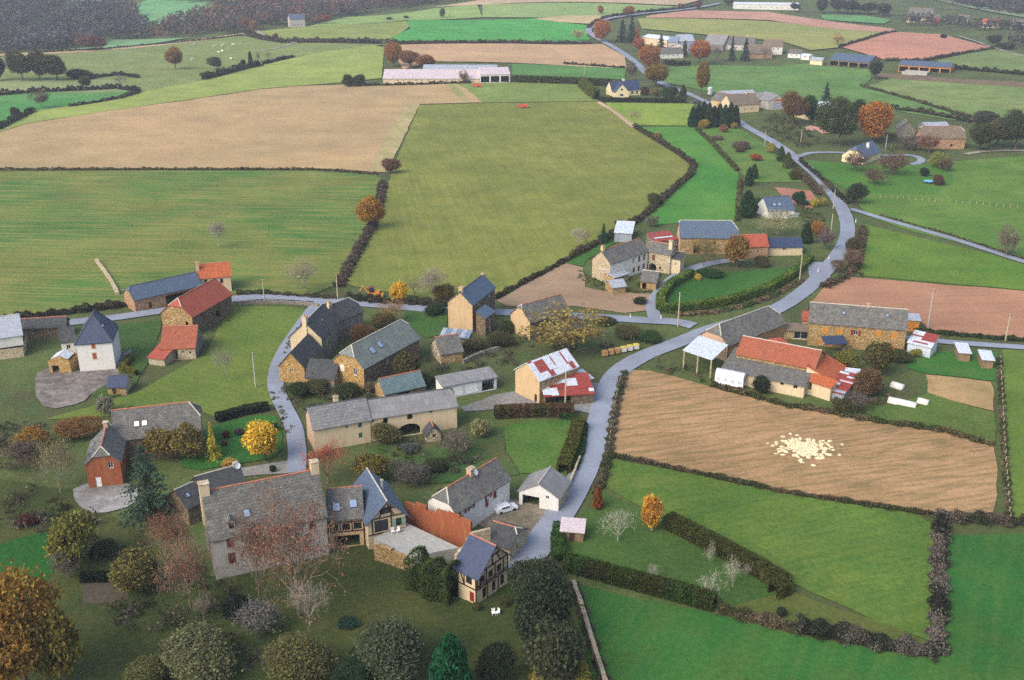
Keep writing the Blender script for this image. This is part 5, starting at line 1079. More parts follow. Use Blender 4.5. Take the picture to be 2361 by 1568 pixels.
def tree(kd, X, Y, w, h, c, label, name=None, group=None, bark=None, squash=1.0):
    TCOUNT[0] += 1; i = TCOUNT[0] % 4; rz = (TCOUNT[0] * 2.399) % 6.283
    p = G(X, Y); k = mpp(p); dep = math.asin((HCAM - p.z) / dist(p)); wm = w * k
    hm = max(.8, (h * k - wm * .5 * math.sin(dep) * .8) / math.cos(dep)); 
    if kd in ('con', 'col', 'cedar'): hm = h * k / math.cos(dep) * .95
    cat = 'shrub' if kd in ('bush', 'bbush', 'birch') else 'tree'
    p = p + Vector((0, wm * .25 if kd in ('bush', 'bbush') else 0, 0)); p.z = float(terr(p.x, p.y))
    r = tag(empty(name or NAMES[kd], p), label, cat, group); r.scale = (wm, wm * squash, hm); r.rotation_euler = (0, 0, rz)
    def part(nm, key, cc, s=None):
        o = link(nm, PM[key, i], None, r); ocol(o, cc)
        if s: o.scale = s
        return o
    bk = bark or (104, 90, 74)
    if kd == 'leaf': part('crown', 'leafL' if wm > 8.5 else 'leaf', c); part('trunk', 'trunk', bk)
    elif kd == 'thin': part('crown', 'thin', c); part('branches', 'bare', bark or GREYB, (.92, .92, .95))
    elif kd == 'semi': part('crown', 'semi', c); part('branches', 'bare', bark or GREYB)
    elif kd == 'bush': part('foliage', 'bushL' if wm > 4.5 else 'bush', c); part('stem', 'trunk', bk, (.6, .6, .6))
    elif kd == 'bare': part('branches', 'bare', c)
    elif kd == 'fruit': part('branches', 'fruit', c)
    elif kd in ('bbush', 'birch'): part('branches', 'bare', c, (1, 1, 1)); part('crown', 'thin', tuple(int(v * .92) for v in c), (.9, .9, .9))
    elif kd == 'con': part('boughs', 'con', c); part('trunk', 'trunk', (80, 66, 54), (.5, .5, 1.5))
    elif kd == 'cedar': part('boughs', 'cedar', c); part('trunk', 'trunk', (80, 66, 54), (.5, .5, 1.4))
    elif kd == 'col': part('foliage', 'col', c); part('trunk', 'trunk', (80, 66, 54), (.4, .4, .8))
    return r
def path_pts(px, step):
    w = [G(*p) for p in px]; o = []
    for a, b_ in zip(w, w[1:]):
        n = max(1, int((b_ - a).length / step))
        for j in range(n): o.append(a.lerp(b_, j / n))
    o.append(w[-1])
    for q in o: q.z = float(terr(q.x, q.y))
    return o
def hedge(name, label, px, w, h, c, rough=.0, cat='hedge', c2=None, q=None, dens=1.0, kindstuff=False, gap=0.0):
    """leafy hedge along photo pixels; w, h metres; rough > 0 gives an unclipped bramble line"""
    pts = path_pts(px, max(.8, w * .4)); D = dist(pts[len(pts) // 2]); rng = np.random.default_rng(int(abs(px[0][0] * 7 + px[0][1])))
    q = q or max(.2, D * .00115); L = sum((b_ - a).length for a, b_ in zip(pts, pts[1:])); area = L * (w + 2 * h) + 2 * w * h
    n = int(min(16000, area / q ** 2 * 2.6 * dens)); P_ = np.array([tuple(p) for p in pts])
    t_ = rng.random(n) * (len(pts) - 1); i = t_.astype(int); f = (t_ - i)[:, None]; c0 = P_[i] * (1 - f) + P_[np.minimum(i + 1, len(P_) - 1)] * f
    d = P_[np.minimum(i + 1, len(P_) - 1)] - P_[i]; d[:, 2] = 0; d /= np.linalg.norm(d, axis=1)[:, None] + 1e-9; nr = np.column_stack([-d[:, 1], d[:, 0]])
    s = L * t_ / len(pts); hh = h * (1 + rough * (np.sin(s * .9 + 1) * .35 + np.sin(s * 2.3) * .3 + np.sin(s * .31) * .35)); ww = w * (1 + rough * .6 * np.sin(s * 1.7 + 2))
    if gap: keep = (np.sin(s * .23 + 1) + np.sin(s * .61)) > -2 + 2 * gap * 1.6
    side = rng.random(n) * (w + 2 * h); u = np.where(side < h, -.5, np.where(side < h + w, (side - h) / w - .5, .5)); z = np.where(side < h, side / h, np.where(side < h + w, 1, (side - h - w) / h))
    rd = 1 - .25 * rng.random(n) ** 2 - rough * .35 * rng.random(n); top = 1 - rough * .35 * (2 * np.abs(u)) ** 2 * (z > .9)
    x = c0[:, :2] + nr * (u * ww * rd)[:, None] + rng.normal(0, .04 + .12 * rough, (n, 2)); zz = c0[:, 2] + np.maximum(.03, z * hh * top * (.93 + .07 * rng.random(n)) + rng.normal(0, .03 + .1 * rough, n))
    C_ = np.column_stack([x, zz]); tint = np.clip(.5 + .22 * np.sin(s * 3.1) * np.sin(s * .7) + rng.normal(0, .2, n), 0, 1)
    if gap: C_, tint, n = C_[keep], tint[keep], int(keep.sum())
    base = np.tile(C3(*c), (n, 1))
    if c2 is not None: mk = (np.sin(C_[:, 0] * .8) + np.sin(C_[:, 1] * .57 + 2) + rng.normal(0, .7, n)) > .35; base[mk] = C3(*c2)
    org = pts[0].copy(); C_ = C_ - np.array(tuple(org))
    V, F = quads(C_, rng.uniform(.6, 1.4, n) * q, rng, aspect=1.4)
    # solid heart so the hedge is not hollow
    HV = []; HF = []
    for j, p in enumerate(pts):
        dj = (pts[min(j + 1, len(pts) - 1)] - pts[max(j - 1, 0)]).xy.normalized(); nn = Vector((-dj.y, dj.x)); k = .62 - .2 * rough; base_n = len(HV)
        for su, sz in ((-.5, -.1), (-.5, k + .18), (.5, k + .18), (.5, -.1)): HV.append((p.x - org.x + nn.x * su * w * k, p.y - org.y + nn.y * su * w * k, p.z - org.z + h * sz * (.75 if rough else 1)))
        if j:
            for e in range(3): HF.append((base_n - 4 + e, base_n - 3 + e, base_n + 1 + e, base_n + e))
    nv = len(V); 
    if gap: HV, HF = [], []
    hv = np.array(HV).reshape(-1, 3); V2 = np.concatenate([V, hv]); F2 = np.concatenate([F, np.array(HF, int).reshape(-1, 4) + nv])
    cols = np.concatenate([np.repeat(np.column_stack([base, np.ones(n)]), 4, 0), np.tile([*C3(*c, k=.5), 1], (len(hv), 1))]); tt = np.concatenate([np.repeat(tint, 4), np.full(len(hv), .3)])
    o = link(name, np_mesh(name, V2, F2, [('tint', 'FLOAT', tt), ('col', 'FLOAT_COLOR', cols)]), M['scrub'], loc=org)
    if kindstuff: return kind(o, 'stuff', label)
    return tag(o, label, cat)
def scrub(name, label, polys, dens, size, cols, hmax=1.6, nl=40, q=.3, lsp=.5, wood=False):
    """uncountable ground cover or a far wood as one object: clumps of leaves scattered over polygons of photo pixels"""
    rng = np.random.default_rng(len(label) * 31 + int(dens * 10)); Cc = []; Rr = []
    for px in polys:
        w = np.array([tuple(G(*p).xy) for p in px]); x0, y0 = w.min(0); x1, y1 = w.max(0); n = int((x1 - x0) * (y1 - y0) * dens)
        c = np.column_stack([rng.uniform(x0, x1, n), rng.uniform(y0, y1, n)]); ins = np.zeros(n, bool)
        for a, b_ in zip(w, np.roll(w, -1, 0)):
            cr = (a[1] > c[:, 1]) != (b_[1] > c[:, 1])
            with np.errstate(divide='ignore', invalid='ignore'): xi = (b_[0] - a[0]) * (c[:, 1] - a[1]) / (b_[1] - a[1]) + a[0]
            ins ^= cr & (c[:, 0] < xi)
        Cc.append(c[ins])
    c = np.concatenate(Cc); n = len(c); r = rng.uniform(*size, n); hgt = r * rng.uniform(.8, 1.3, n) * hmax
    N = n * nl; u = rand_dirs(rng, N); rad = (.6 + .4 * rng.random(N)) * (1 + .25 * np.sin(u[:, 0] * 5 + np.repeat(rng.random(n) * 9, nl)))
    ci = np.repeat(np.arange(n), nl); P_ = np.column_stack([c[ci] + u[:, :2] * (r[ci] * rad)[:, None], np.zeros(N)])
    zc = terr(c[:, 0], c[:, 1]); zz = (u[:, 2] * rad * .5 + .5) if not wood else (.18 + .82 * (u[:, 2] * rad * .5 + .5)); P_[:, 2] = zc[ci] + np.maximum(.02, zz * hgt[ci])
    cc = np.array([C3(*k) for k in cols]); pick = rng.integers(0, len(cols), n); base = cc[pick] * rng.uniform(.8, 1.2, (n, 1))
    tint = np.clip(.5 + rng.normal(0, .2, N), 0, 1); org = np.array([*c.mean(0), 0])
    V, F = quads(P_ - org, rng.uniform(.6, 1.4, N) * (q * r[ci] if wood else q), rng, aspect=1.4)
    o = link(name, np_mesh(name, V, F, [('tint', 'FLOAT', np.repeat(tint, 4)), ('col', 'FLOAT_COLOR', np.repeat(np.column_stack([base[ci], np.ones(N)]), 4, 0))]), M['scrub'], loc=tuple(org))
    return kind(o, 'stuff', label)
OR, BR, OL, GN, DG, YE, RD, PG, DK = (176,116,48), (128,96,62), (112,106,52), (72,92,48), (46,66,44), (226,180,40), (156,74,54), (168,162,140), (66,70,52)
TREES = [
 # far left and valley
 ('leaf',405,160,42,50,(150,112,54),'round orange brown tree alone in the cow pasture'),
 ('leaf',501,161,29,30,(86,94,52),'small dark green tree at the pasture hedge end'),
 ('col',578,148,11,28,(58,66,50),'slim dark tree standing in the pasture hedge'),
 ('bush',560,151,16,14,(76,80,56),'dark bush left of the slim dark tree'),
 ('bare',596,148,16,34,(104,100,96),'narrow grey bare tree right of the slim dark tree'),
 ('bare',621,140,20,24,(120,114,106),'grey bare tree near the short dark hedge'),
 ('leaf',52,186,56,60,(84,86,52),'broad dark tree at the left of the valley clump'),
 ('leaf',92,184,46,58,(92,88,52),'dark tree in the middle of the valley clump'),
 ('leaf',106,172,24,42,(150,112,56),'orange tinted tree inside the valley clump'),
 ('leaf',132,185,52,56,(86,86,54),'wide brown green tree at the right of the valley clump'),
 ('bush',176,184,56,24,(62,68,56),'low dark bush right of the valley clump'),
 ('leaf',-4,186,44,46,(56,64,54),'dark tree cut by the left edge above the valley field'),
 ('leaf',200,203,26,27,(88,94,58),'small round green tree on the valley hedge'),
 ('bare',282,200,32,30,(120,110,104),'grey bare tree in the valley pasture'),
 ('thin',98,250,44,40,(108,94,84),'round grey brown bare tree in the bright valley field'),
 ('bush',34,271,26,22,(70,76,54),'dark bush by the light green hill edge'),
 ('bush',18,132,12,14,(64,70,56),'tiny dark bush on the tan strip'),
 ('leaf',222,116,54,34,(128,88,70),'reddish brown tree at the wood edge'),
 ('leaf',565,70,24,26,(160,96,72),'small reddish tree at the end of the pasture'),
 ('leaf',585,72,20,22,(168,122,90),'pale orange tree beside the small reddish one'),
 ('leaf',752,54,26,20,(164,92,66),'orange red tree below the wood house'),
 ('leaf',727,56,22,16,(150,112,96),'faded pink tree left of the orange red one'),
 ('leaf',635,91,14,14,(160,104,66),'tiny orange tree in the long brown hedge'),
 ('leaf',908,153,46,50,(168,116,50),'tall orange brown tree behind the long metal barn'),
 ('leaf',946,155,52,40,(146,104,60),'brown orange tree beside the tall one behind the barn'),
 ('leaf',985,156,46,32,(156,104,56),'low orange tree right of the others behind the barn'),
 ('bush',801,201,27,30,(84,92,42),'clipped round green tree at the left end of the long barn'),
 ('bush',826,200,32,30,(78,86,42),'second clipped round tree beside the barn end'),
 ('thin',1069,191,28,28,(140,104,70),'small brown tree in front of the long metal barn'),
 ('leaf',1021,41,13,20,(84,92,66),'lone dark tree on the top meadow'),
 ('bush',898,46,14,7,(82,84,60),'small bush left on the top meadow'),
 ('bush',937,43,13,7,(80,84,60),'small bush at the corner of the vivid green field'),
 ('leaf',900,400,40,38,(128,92,74),'reddish brown tree at the corner of the tan field'),
 # upper right
 ('leaf',1384,32,15,17,(164,104,60),'little orange tree left on the far road'),
 ('leaf',1449,38,27,23,(160,104,62),'orange round tree on the far road bend'),
 ('leaf',1568,22,13,15,(140,104,66),'little brown tree along the far road'),
 ('leaf',1610,22,16,19,(128,84,74),'reddish tree at the end of the far road'),
 ('leaf',1680,12,24,16,(88,80,74),'dark tree at the long white farm shed'),
 ('thin',1333,95,31,27,(186,160,116),'pale fading tree at the corner of the vivid green field'),
 ('leaf',1388,97,44,46,(190,118,46),'bright orange round tree at the far road'),
 ('con',1434,96,36,52,(60,74,62),'left tall dark spruce of the hamlet pair'),
 ('con',1456,97,36,58,(66,72,60),'right tall dark spruce of the hamlet pair'),
 ('con',1469,101,24,40,(164,92,58),'rust red conifer beside the dark spruces'),
 ('leaf',1473,119,28,28,(182,106,66),'orange red tree below the rust conifer'),
 ('con',1523,118,32,40,(50,70,62),'single dark spruce in front of the cream hall'),
 ('col',1578,129,13,34,(96,102,56),'thin yellow green cypress by the white house'),
 ('leaf',1613,148,56,54,(190,110,52),'large round orange tree in front of the hamlet'),
 ('bare',1652,141,40,38,(98,94,92),'dark bare tree right of the large orange tree'),
 ('con',1687,139,24,56,(70,84,76),'tall slim grey green spruce in the hamlet'),
 ('con',1718,139,30,52,(62,80,70),'dark green spruce before the brown hamlet barn'),
 ('bare',1762,137,44,30,(110,102,96),'grey bare tree before the brown hamlet barn'),
 ('leaf',1496,162,60,54,(178,116,54),'big orange tree above the blue roof house'),
 ('leaf',1512,200,62,54,(138,112,48),'olive orange tree behind the blue roof house'),
 ('thin',1456,184,36,42,(120,110,92),'grey brown bare tree beside the blue roof house'),
 ('leaf',1617,223,36,78,(140,112,46),'tall narrow orange green tree on the village road'),
 ('bush',1488,219,24,22,(110,86,58),'brown shrub right of the blue roof house'),
 ('bush',1514,222,24,18,(134,124,64),'olive shrub below the white tank'),
 ('bush',1546,227,40,32,(68,88,56),'dark green shrub behind the low hedge'),
 ('col',1574,229,20,32,(74,90,54),'small cypress at the end of the low hedge'),
 ('bare',1463,291,42,44,(150,132,112),'pale bare tree at the corner of the paddock'),
 ('bush',1623,298,24,24,(172,150,58),'yellow shrub before the cypress row'),
 ('bush',1669,306,19,20,(150,104,88),'pinkish red shrub before the cypress row'),
 ('bush',1694,297,16,16,(170,146,62),'small yellow shrub at the right of the cypress row'),
 ('bush',1518,323,26,20,(156,140,70),'yellow bush on the bramble line'),
 ('bush',1745,372,28,18,(168,92,54),'orange red bush in the garden slope'),
 ('bush',1655,324,30,14,(140,126,116),'grey heather bush on the garden slope'),
 ('bush',1712,345,44,20,(122,108,96),'brown grey bush in the middle of the garden slope'),
 ('bush',1706,352,26,16,(110,100,66),'olive bush lower on the garden slope'),
 ('col',1726,428,22,42,(54,84,46),'green conifer bush at the garden boundary'),
 ('col',1738,412,20,34,(62,90,48),'second green conifer bush at the garden boundary'),
 ('bush',1778,352,22,24,(170,158,66),'yellow green bush by the road above the lane'),
 ('col',1800,372,20,34,(70,96,50),'dark cypress along the road'),
 ('col',1815,388,22,36,(94,110,52),'yellow green cypress along the road'),
 ('bush',1832,416,26,28,(100,96,56),'olive bush at the road bend'),
 ('leaf',1827,287,58,74,(122,92,58),'brown conical tree at the tan farm'),
 ('leaf',1864,279,38,54,(58,92,48),'dark green tree beside the brown conical one'),
 ('con',1904,233,32,42,(62,80,68),'lone spruce in the green pasture'),
 ('leaf',1934,337,78,114,(86,96,58),'very tall olive green tree left of the orange giant'),
 ('leaf',1968,302,44,70,(66,78,52),'dark tree behind the orange giant'),
 ('leaf',2012,328,82,86,(184,118,40),'giant orange tree beside the cream house'),
 ('leaf',2258,347,60,64,(84,92,56),'olive tree right of the pinkish barn'),
 ('leaf',2298,338,70,66,(104,98,72),'brown green tree by the right edge'),
 ('leaf',2340,345,64,84,(78,88,62),'dark tall tree by the right edge'),
 ('leaf',2270,300,60,40,(92,92,76),'grey brown tree behind the pinkish barn'),
 ('thin',2142,352,52,40,(136,92,70),'reddish bare tree in front of the pinkish barn'),
 ('thin',2100,345,60,34,(120,104,90),'brown bare tree left of the pinkish barn'),
 ('bush',2163,389,36,38,(150,156,76),'yellow green round bush by the curved drive'),
 ('bbush',2184,398,46,36,(120,100,80),'brown bush beside the yellow green round one'),
 ('leaf',2016,182,30,40,(64,78,62),'dark tree between the two open hangars'),
 ('thin',1933,103,32,24,(200,168,110),'faded yellow tree on the olive slope'),
 ('leaf',1832,26,20,18,(84,88,66),'round dark tree at the pink strip'),
 ('leaf',1894,30,28,28,(78,86,62),'larger round tree near the top right'),
 ('leaf',1932,29,40,30,(86,84,68),'brown green tree in the top right row'),
 ('leaf',1965,30,40,28,(66,74,66),'dark tree in the middle of the top right row'),
 ('leaf',2000,32,40,24,(74,80,66),'grey green tree in the top right row'),
 ('leaf',2035,36,36,24,(82,82,70),'last tree of the top right row'),
 ('leaf',2289,106,30,24,(78,82,66),'round dark tree by the far pale track'),
 ('bush',2325,112,40,14,(80,82,64),'low bushes right of the far pale track'),
 ('bush',2177,89,14,10,(66,72,56),'tiny bush on the edge of the pink field'),
 # middle
 ('semi',503,572,54,70,(168,160,140),'ghostly pale bare tree in the striped meadow',None,None,(166,160,146)),
 ('semi',706,676,96,96,(170,164,128),'large pale bare tree above the village road',None,None,(150,142,122)),
 ('leaf',861,526,64,84,(176,128,46),'orange tree on the hedge between the two big fields'),
 ('bare',820,578,22,34,(110,104,98),'small dark bare tree on the bramble hedge'),
 ('semi',1000,690,112,90,(168,160,130),'wide pale bare tree above the road left of the beige house',None,None,(150,142,124)),
 ('bare',955,684,56,54,(140,132,116),'smaller bare tree next to the yellow tree'),
 ('bush',1024,694,58,44,(112,96,50),'brown olive bush left of the beige house'),
 ('bush',1005,728,54,30,(58,82,46),'dark green bush at the road below the beige house'),
 ('leaf',921,694,46,54,(228,176,34),'brilliant yellow tree beside the backhoe'),
 ('semi',912,742,84,66,(180,140,84),'orange brown half bare tree at the road',None,None,(130,112,92)),
 ('bush',832,794,62,54,(120,88,56),'reddish brown shrub behind the golden gable house'),
 ('bush',880,760,60,44,(118,106,58),'olive shrub behind the golden gable house'),
 ('leaf',938,880,72,84,(92,88,52),'dark olive tree at the end of the golden gable house'),
 ('semi',1330,569,44,56,(186,176,150),'pale bare tree at the edge of the olive field',None,None,(176,166,144)),
 ('bare',1351,562,34,44,(130,116,92),'brown bare tree beside the farm hedge'),
 ('con',1391,560,34,48,(44,84,56),'dark green spruce at the farm hedge'),
 ('bush',1432,530,32,26,(70,82,54),'dark bush behind the pale blue shed'),
 ('bbush',1506,526,44,32,(122,112,104),'grey bare bush behind the pale blue shed'),
 ('leaf',1508,476,36,32,(92,94,54),'small oak on the bramble hedge'),
 ('semi',1622,614,100,78,(132,120,60),'olive half bare tree in front of the blue barn',None,None,(120,104,84)),
 ('leaf',1698,617,62,88,(146,110,58),'orange brown tree in front of the blue barn'),
 ('bush',1640,640,64,22,(54,86,44),'dark green shrub on the curved lawn'),
 ('bush',1610,647,18,17,(204,172,62),'small yellow shrub on the curved lawn'),
 ('bush',1760,615,44,26,(110,100,64),'brown shrub below the red tiled building'),
 ('bush',1478,660,24,19,(128,130,54),'yellow green shrub by the farm shed'),
 ('bush',1474,702,30,20,(70,74,54),'dark bush on the tan plot'),
 ('bush',1415,668,16,13,(84,92,48),'little shrub beside the corner shed'),
 ('thin',1310,812,205,122,(150,130,66),'wide spreading olive walnut tree in front of the cream barn'),
 ('leaf',1974,470,48,54,(66,80,54),'dark round tree at the lane junction'),
 ('bare',1896,460,50,54,(120,100,84),'brown bare tree along the road by the bungalow'),
 ('leaf',1838,472,36,32,(52,82,46),'dark green tree beside the bungalow'),
 ('semi',1792,540,118,68,(172,166,122),'pale feathery tree below the bungalow',None,None,(150,146,112)),
 ('col',1722,500,44,60,(48,82,42),'dark green tree left of the bungalow garden'),
 ('bush',1750,490,60,34,(56,88,46),'green shrubs beside the bungalow'),
 ('bush',1880,478,22,22,(190,176,64),'yellow shrub at the bungalow fence'),
 ('bush',1898,476,18,22,(176,166,70),'second yellow shrub at the bungalow fence'),
 ('bush',1886,540,38,30,(178,124,56),'orange bush by the road'),
 ('bbush',1906,580,56,56,(130,110,112),'purple grey bare bush by the road'),
 ('col',1858,560,30,46,(58,80,44),'dark cypress bush behind the annex'),
 ('bbush',1966,625,58,56,(134,108,90),'brown roadside bush above the red field'),
 ('bbush',1935,632,50,40,(128,108,88),'brown bush closer to the road bend'),
 ('bush',1962,585,26,40,(96,92,60),'olive roadside bush on the right verge'),
 ('birch',2320,590,62,72,(140,130,110),'birch clump with reddish base beside the right lane'),
 ('bush',2133,408,22,22,(62,70,54),'dark bush behind the blue trampoline'),
 ('bush',2166,428,30,24,(112,84,66),'brown bush beside the blue trampoline'),
 ('bbush',1978,400,70,52,(128,100,86),'brown bare shrub in front of the cream house'),
 ('bbush',2062,408,86,58,(132,104,88),'wide reddish bare shrub right of the cream house'),
 ('bbush',2020,430,66,44,(118,98,80),'grey brown bare shrub below the cream house'),
 # left village
 ('bare',520,882,66,98,(150,146,132),'bare grey tree in the village pasture'),
 ('leaf',85,1042,80,62,(150,110,50),'orange brown tree left of the ivy house'),
 ('leaf',165,1005,92,52,(142,104,56),'broad orange tree behind the ivy house'),
 ('semi',140,1135,120,140,(150,142,90),'mossy grey bare tree before the ivy house',None,None,(150,140,116)),
 ('bbush',45,1090,96,80,(122,108,96),'grey shrub mass at the left edge'),
 ('leaf',365,1052,84,84,(138,120,56),'ochre tree right of the ivy house'),
 ('leaf',425,1058,84,82,(128,116,58),'second ochre tree right of the ivy house'),
 ('cedar',350,1200,140,172,(72,94,74),'large blue green cedar beside the gravel drive'),
 ('con',493,1058,40,88,(196,184,56),'yellow green conifer on the garden lawn'),
 ('leaf',613,1062,80,104,(232,188,38),'brilliant yellow tree beside the winding lane'),
 ('bush',521,1012,18,20,(108,44,40),'dark red bush by the yellow conifer'),
 ('bush',516,1030,14,14,(120,48,44),'small dark red bush below the other'),
 ('bush',552,1004,26,16,(92,80,80),'purple bush on the garden lawn'),
 ('bush',530,1080,34,26,(196,160,72),'small golden bush by the manor annex'),
 ('bush',628,1090,16,20,(70,84,44),'clipped dark bush at the drive end'),
 ('bush',240,955,40,44,(140,138,116),'pale grey shrub behind the ivy house roof'),
 # centre gardens
 ('semi',757,1113,132,118,(188,90,66),'red half bare tree in front of the slate grid farmhouse',None,None,(150,112,96)),
 ('leaf',865,1108,78,76,(124,110,50),'olive round tree right of the red tree'),
 ('bbush',950,1130,116,72,(116,110,100),'grey bare shrubs above the terrace'),
 ('bbush',1052,1064,96,84,(128,118,104),'grey purple bare tree in the barn garden'),
 ('bush',1110,1012,48,52,(150,146,100),'pale green shrub at the yard corner'),
 ('leaf',885,1024,64,56,(110,106,64),'olive tree in front of the long barn'),
 ('bush',942,1046,46,26,(96,104,96),'grey green shrub below the long barn'),
 ('bush',1000,1092,60,40,(76,84,54),'dark shrub in the barn garden'),
 ('bush',1020,1148,28,24,(110,90,62),'small brown bush above the white house gable'),
 ('bush',690,920,52,44,(70,84,50),'dark green shrub at the lane bend'),
 ('bush',730,910,60,40,(98,98,58),'olive shrub below the ochre cottage'),
 ('bush',800,918,64,36,(76,84,50),'green shrub below the golden gable'),
 ('bush',860,905,40,30,(110,100,72),'brown shrub left of the slate shed'),
 ('bush',985,890,44,36,(74,86,48),'green shrub right of the slate shed'),
 ('bush',1150,800,70,40,(86,84,56),'dark shrub behind the workshop'),
 ('bush',1090,810,56,34,(100,96,62),'olive shrub beside the ruined cottage'),
 ('bush',1165,770,40,36,(80,92,50),'shrub by the porch of the beige house'),
 ('bush',1450,780,80,34,(100,96,58),'olive shrub by the containers'),
 ('bush',1500,790,60,30,(66,92,48),'green shrub at the junction green'),
 ('bush',1400,750,50,20,(80,88,50),'low shrub along the road by the walnut'),
 # right farm
 ('leaf',1950,858,64,60,(124,120,56),'olive tree before the porch of the stone house'),
 ('leaf',2022,866,62,84,(104,98,56),'tall brown olive tree before the stone house'),
 ('bush',1755,910,44,48,(58,66,46),'dark round bush by the white trailer'),
 ('bush',2000,920,76,72,(120,94,66),'brown tree at the end of the red barn'),
 ('bbush',1980,955,70,60,(118,108,96),'grey bare bushes below the red barn end'),
 ('bush',1945,958,44,40,(84,84,50),'olive bush below the striped lean-to'),
 ('bush',2080,835,60,28,(84,88,54),'green shrub by the lean-to garden'),
 ('bush',2115,825,26,22,(150,150,60),'yellow green shrub by the lean-to'),
 ('bush',2038,850,22,18,(186,140,60),'orange shrub in the stone house garden'),
 # orchard and lower right
 ('col',1378,1172,28,50,(150,84,44),'rust red columnar shrub at the orchard corner'),
 ('fruit',1425,1248,100,102,(178,174,156),'large whitish bare fruit tree beside the small shed'),
 ('leaf',1503,1224,56,90,(216,154,42),'yellow orange tree in the orchard',None,None,(190,184,170)),
 ('fruit',1637,1298,36,58,(176,170,152),'bare fruit tree by the upper orchard hedge'),
 ('fruit',1690,1354,58,82,(174,168,152),'taller bare fruit tree in the orchard row'),
 ('fruit',1719,1331,28,38,(168,160,146),'small bare fruit tree against the hedge'),
 ('fruit',1640,1376,82,70,(182,176,160),'spreading bare fruit tree near the lower hedge'),
 ('fruit',1506,1334,48,46,(176,170,152),'low bare fruit tree in the orchard middle'),
 ('fruit',1753,1340,26,34,(160,150,138),'last bare fruit tree at the hedge corner'),
 ('bush',1803,1425,24,26,(60,72,54),'dark bush at the lower hedge corner'),
 # bottom gardens
 ('leaf',60,1590,200,250,(160,122,46),'huge ochre willow tree in the bottom left corner'),
 ('leaf',150,1590,110,190,(120,108,44),'olive tree beside the ochre willow'),
 ('leaf',172,1305,96,130,(132,130,58),'yellow green tree in the manor garden'),
 ('bbush',150,1345,80,84,(128,120,108),'pale grey bare shrub in the manor garden'),
 ('leaf',312,1360,112,100,(120,112,60),'olive tree right of the dug bed'),
 ('semi',405,1330,130,170,(150,96,74),'reddish half bare tree left of the manor',None,None,(130,110,96)),
 ('semi',440,1400,140,190,(158,110,88),'pinkish half bare tree at the manor corner',None,None,(150,132,112)),
 ('semi',690,1420,250,320,(150,104,84),'huge reddish bare lime tree in front of the manor',None,None,(140,122,104)),
 ('semi',600,1385,170,230,(132,100,82),'tall brown bare tree in front of the manor wall',None,None,(128,112,96)),
 ('bare',715,1440,130,130,(166,160,146),'pale bare magnolia tree before the huge lime'),
 ('bare',470,1430,70,80,(150,140,124),'small bare tree below the manor corner'),
 ('bbush',590,1480,140,100,(128,126,118),'grey bare shrub in the bottom garden'),
 ('bush',450,1575,170,120,(120,122,82),'pale olive shrub at the bottom edge'),
 ('bush',330,1590,110,70,(110,112,64),'yellowish shrub at the bottom edge'),
 ('bush',690,1590,150,110,(112,110,66),'olive shrub under the bare magnolia'),
 ('bush',810,1590,90,70,(54,74,46),'dark green shrub at the bottom middle'),
 ('bush',900,1590,160,150,(88,98,72),'grey green shrub on the lower lawn'),
 ('col',1040,1610,110,130,(40,104,62),'bright green conifer at the bottom edge'),
 ('bush',1140,1590,86,110,(54,66,48),'dark shrub right of the bright conifer'),
 ('bush',800,1450,50,26,(50,78,60),'round blue green shrub on the lower lawn'),
 ('leaf',1240,1400,130,130,(70,78,52),'dark tree where the road leaves the picture'),
 ('leaf',1250,1500,150,190,(64,76,56),'tall dark tree along the wall beside the green field'),
 ('leaf',1290,1590,130,170,(76,82,58),'grey green tree at the foot of the wall'),
 ('bush',1295,1600,130,80,(166,150,54),'yellow shrub in the bottom edge by the wall'),
 ('bush',1165,1400,30,22,(84,88,50),'small shrub at the timbered house corner'),
 ('bush',1100,1410,24,22,(96,100,52),'shrub at the foot of the half timbered house'),
 ('bush',230,1290,60,44,(70,84,50),'dark shrub left of the olive tree'),
 ('bush',60,1215,44,30,(96,52,48),'dark red bush near the slide'),
 ('bush',545,1440,80,70,(46,56,48),'black green shrub beneath the manor trees'),
]
for row_ in TREES:
    tree(*row_)
CYP = 'dark cypress in the dense cypress row above the road'
for i in range(9): tree('col', 1596 + i * 12.3, 293 - (i % 3) * 3 + i * .4, 24, 46 + (i % 4) * 3, (54 + i % 3 * 6, 82, 52), ['leftmost','second','third','fourth','middle','sixth','seventh','eighth','rightmost'][i] + ' dark cypress, counted from the left, of the dense row above the road', group='cypress row above the road')
# ---- hedges
hedge('hedge', 'long tall clipped hedge behind the blue roof house', [(1180,189),(1300,193),(1409,198)], 3.0, 4.2, (78,88,40))
hedge('hedge', 'low dark clipped hedge in front of the blue roof house', [(1385,234),(1480,235),(1582,236)], 2.0, 2.2, (60,70,44))
hedge('hedge', 'yellow green conifer hedge left of the blue roof house', [(1340,200),(1352,212),(1376,230)], 4.0, 5.5, (104,112,46), .25)
hedge('hedge', 'curved clipped hedge around the farm lawn', [(1592,636),(1545,664),(1522,694),(1522,716),(1540,720),(1620,712),(1700,696),(1775,670),(1830,636),(1868,602)], 2.2, 2.2, (84,112,44), .0, c2=(110,130,52))
hedge('hedge', 'square clipped hedge behind the corner lawn', [(1140,962),(1200,958),(1322,956)], 2.2, 2.4, (78,84,40), c2=(104,78,56))
hedge('hedge', 'clipped hedge between the corner lawn and the road', [(1334,985),(1318,1040),(1298,1092)], 2.6, 2.2, (92,94,42))
hedge('hedge', 'green hedge rounding the road corner', [(1290,962),(1330,968),(1348,985),(1342,1040),(1325,1085)], 1.2, .9, (56,92,42), .2)
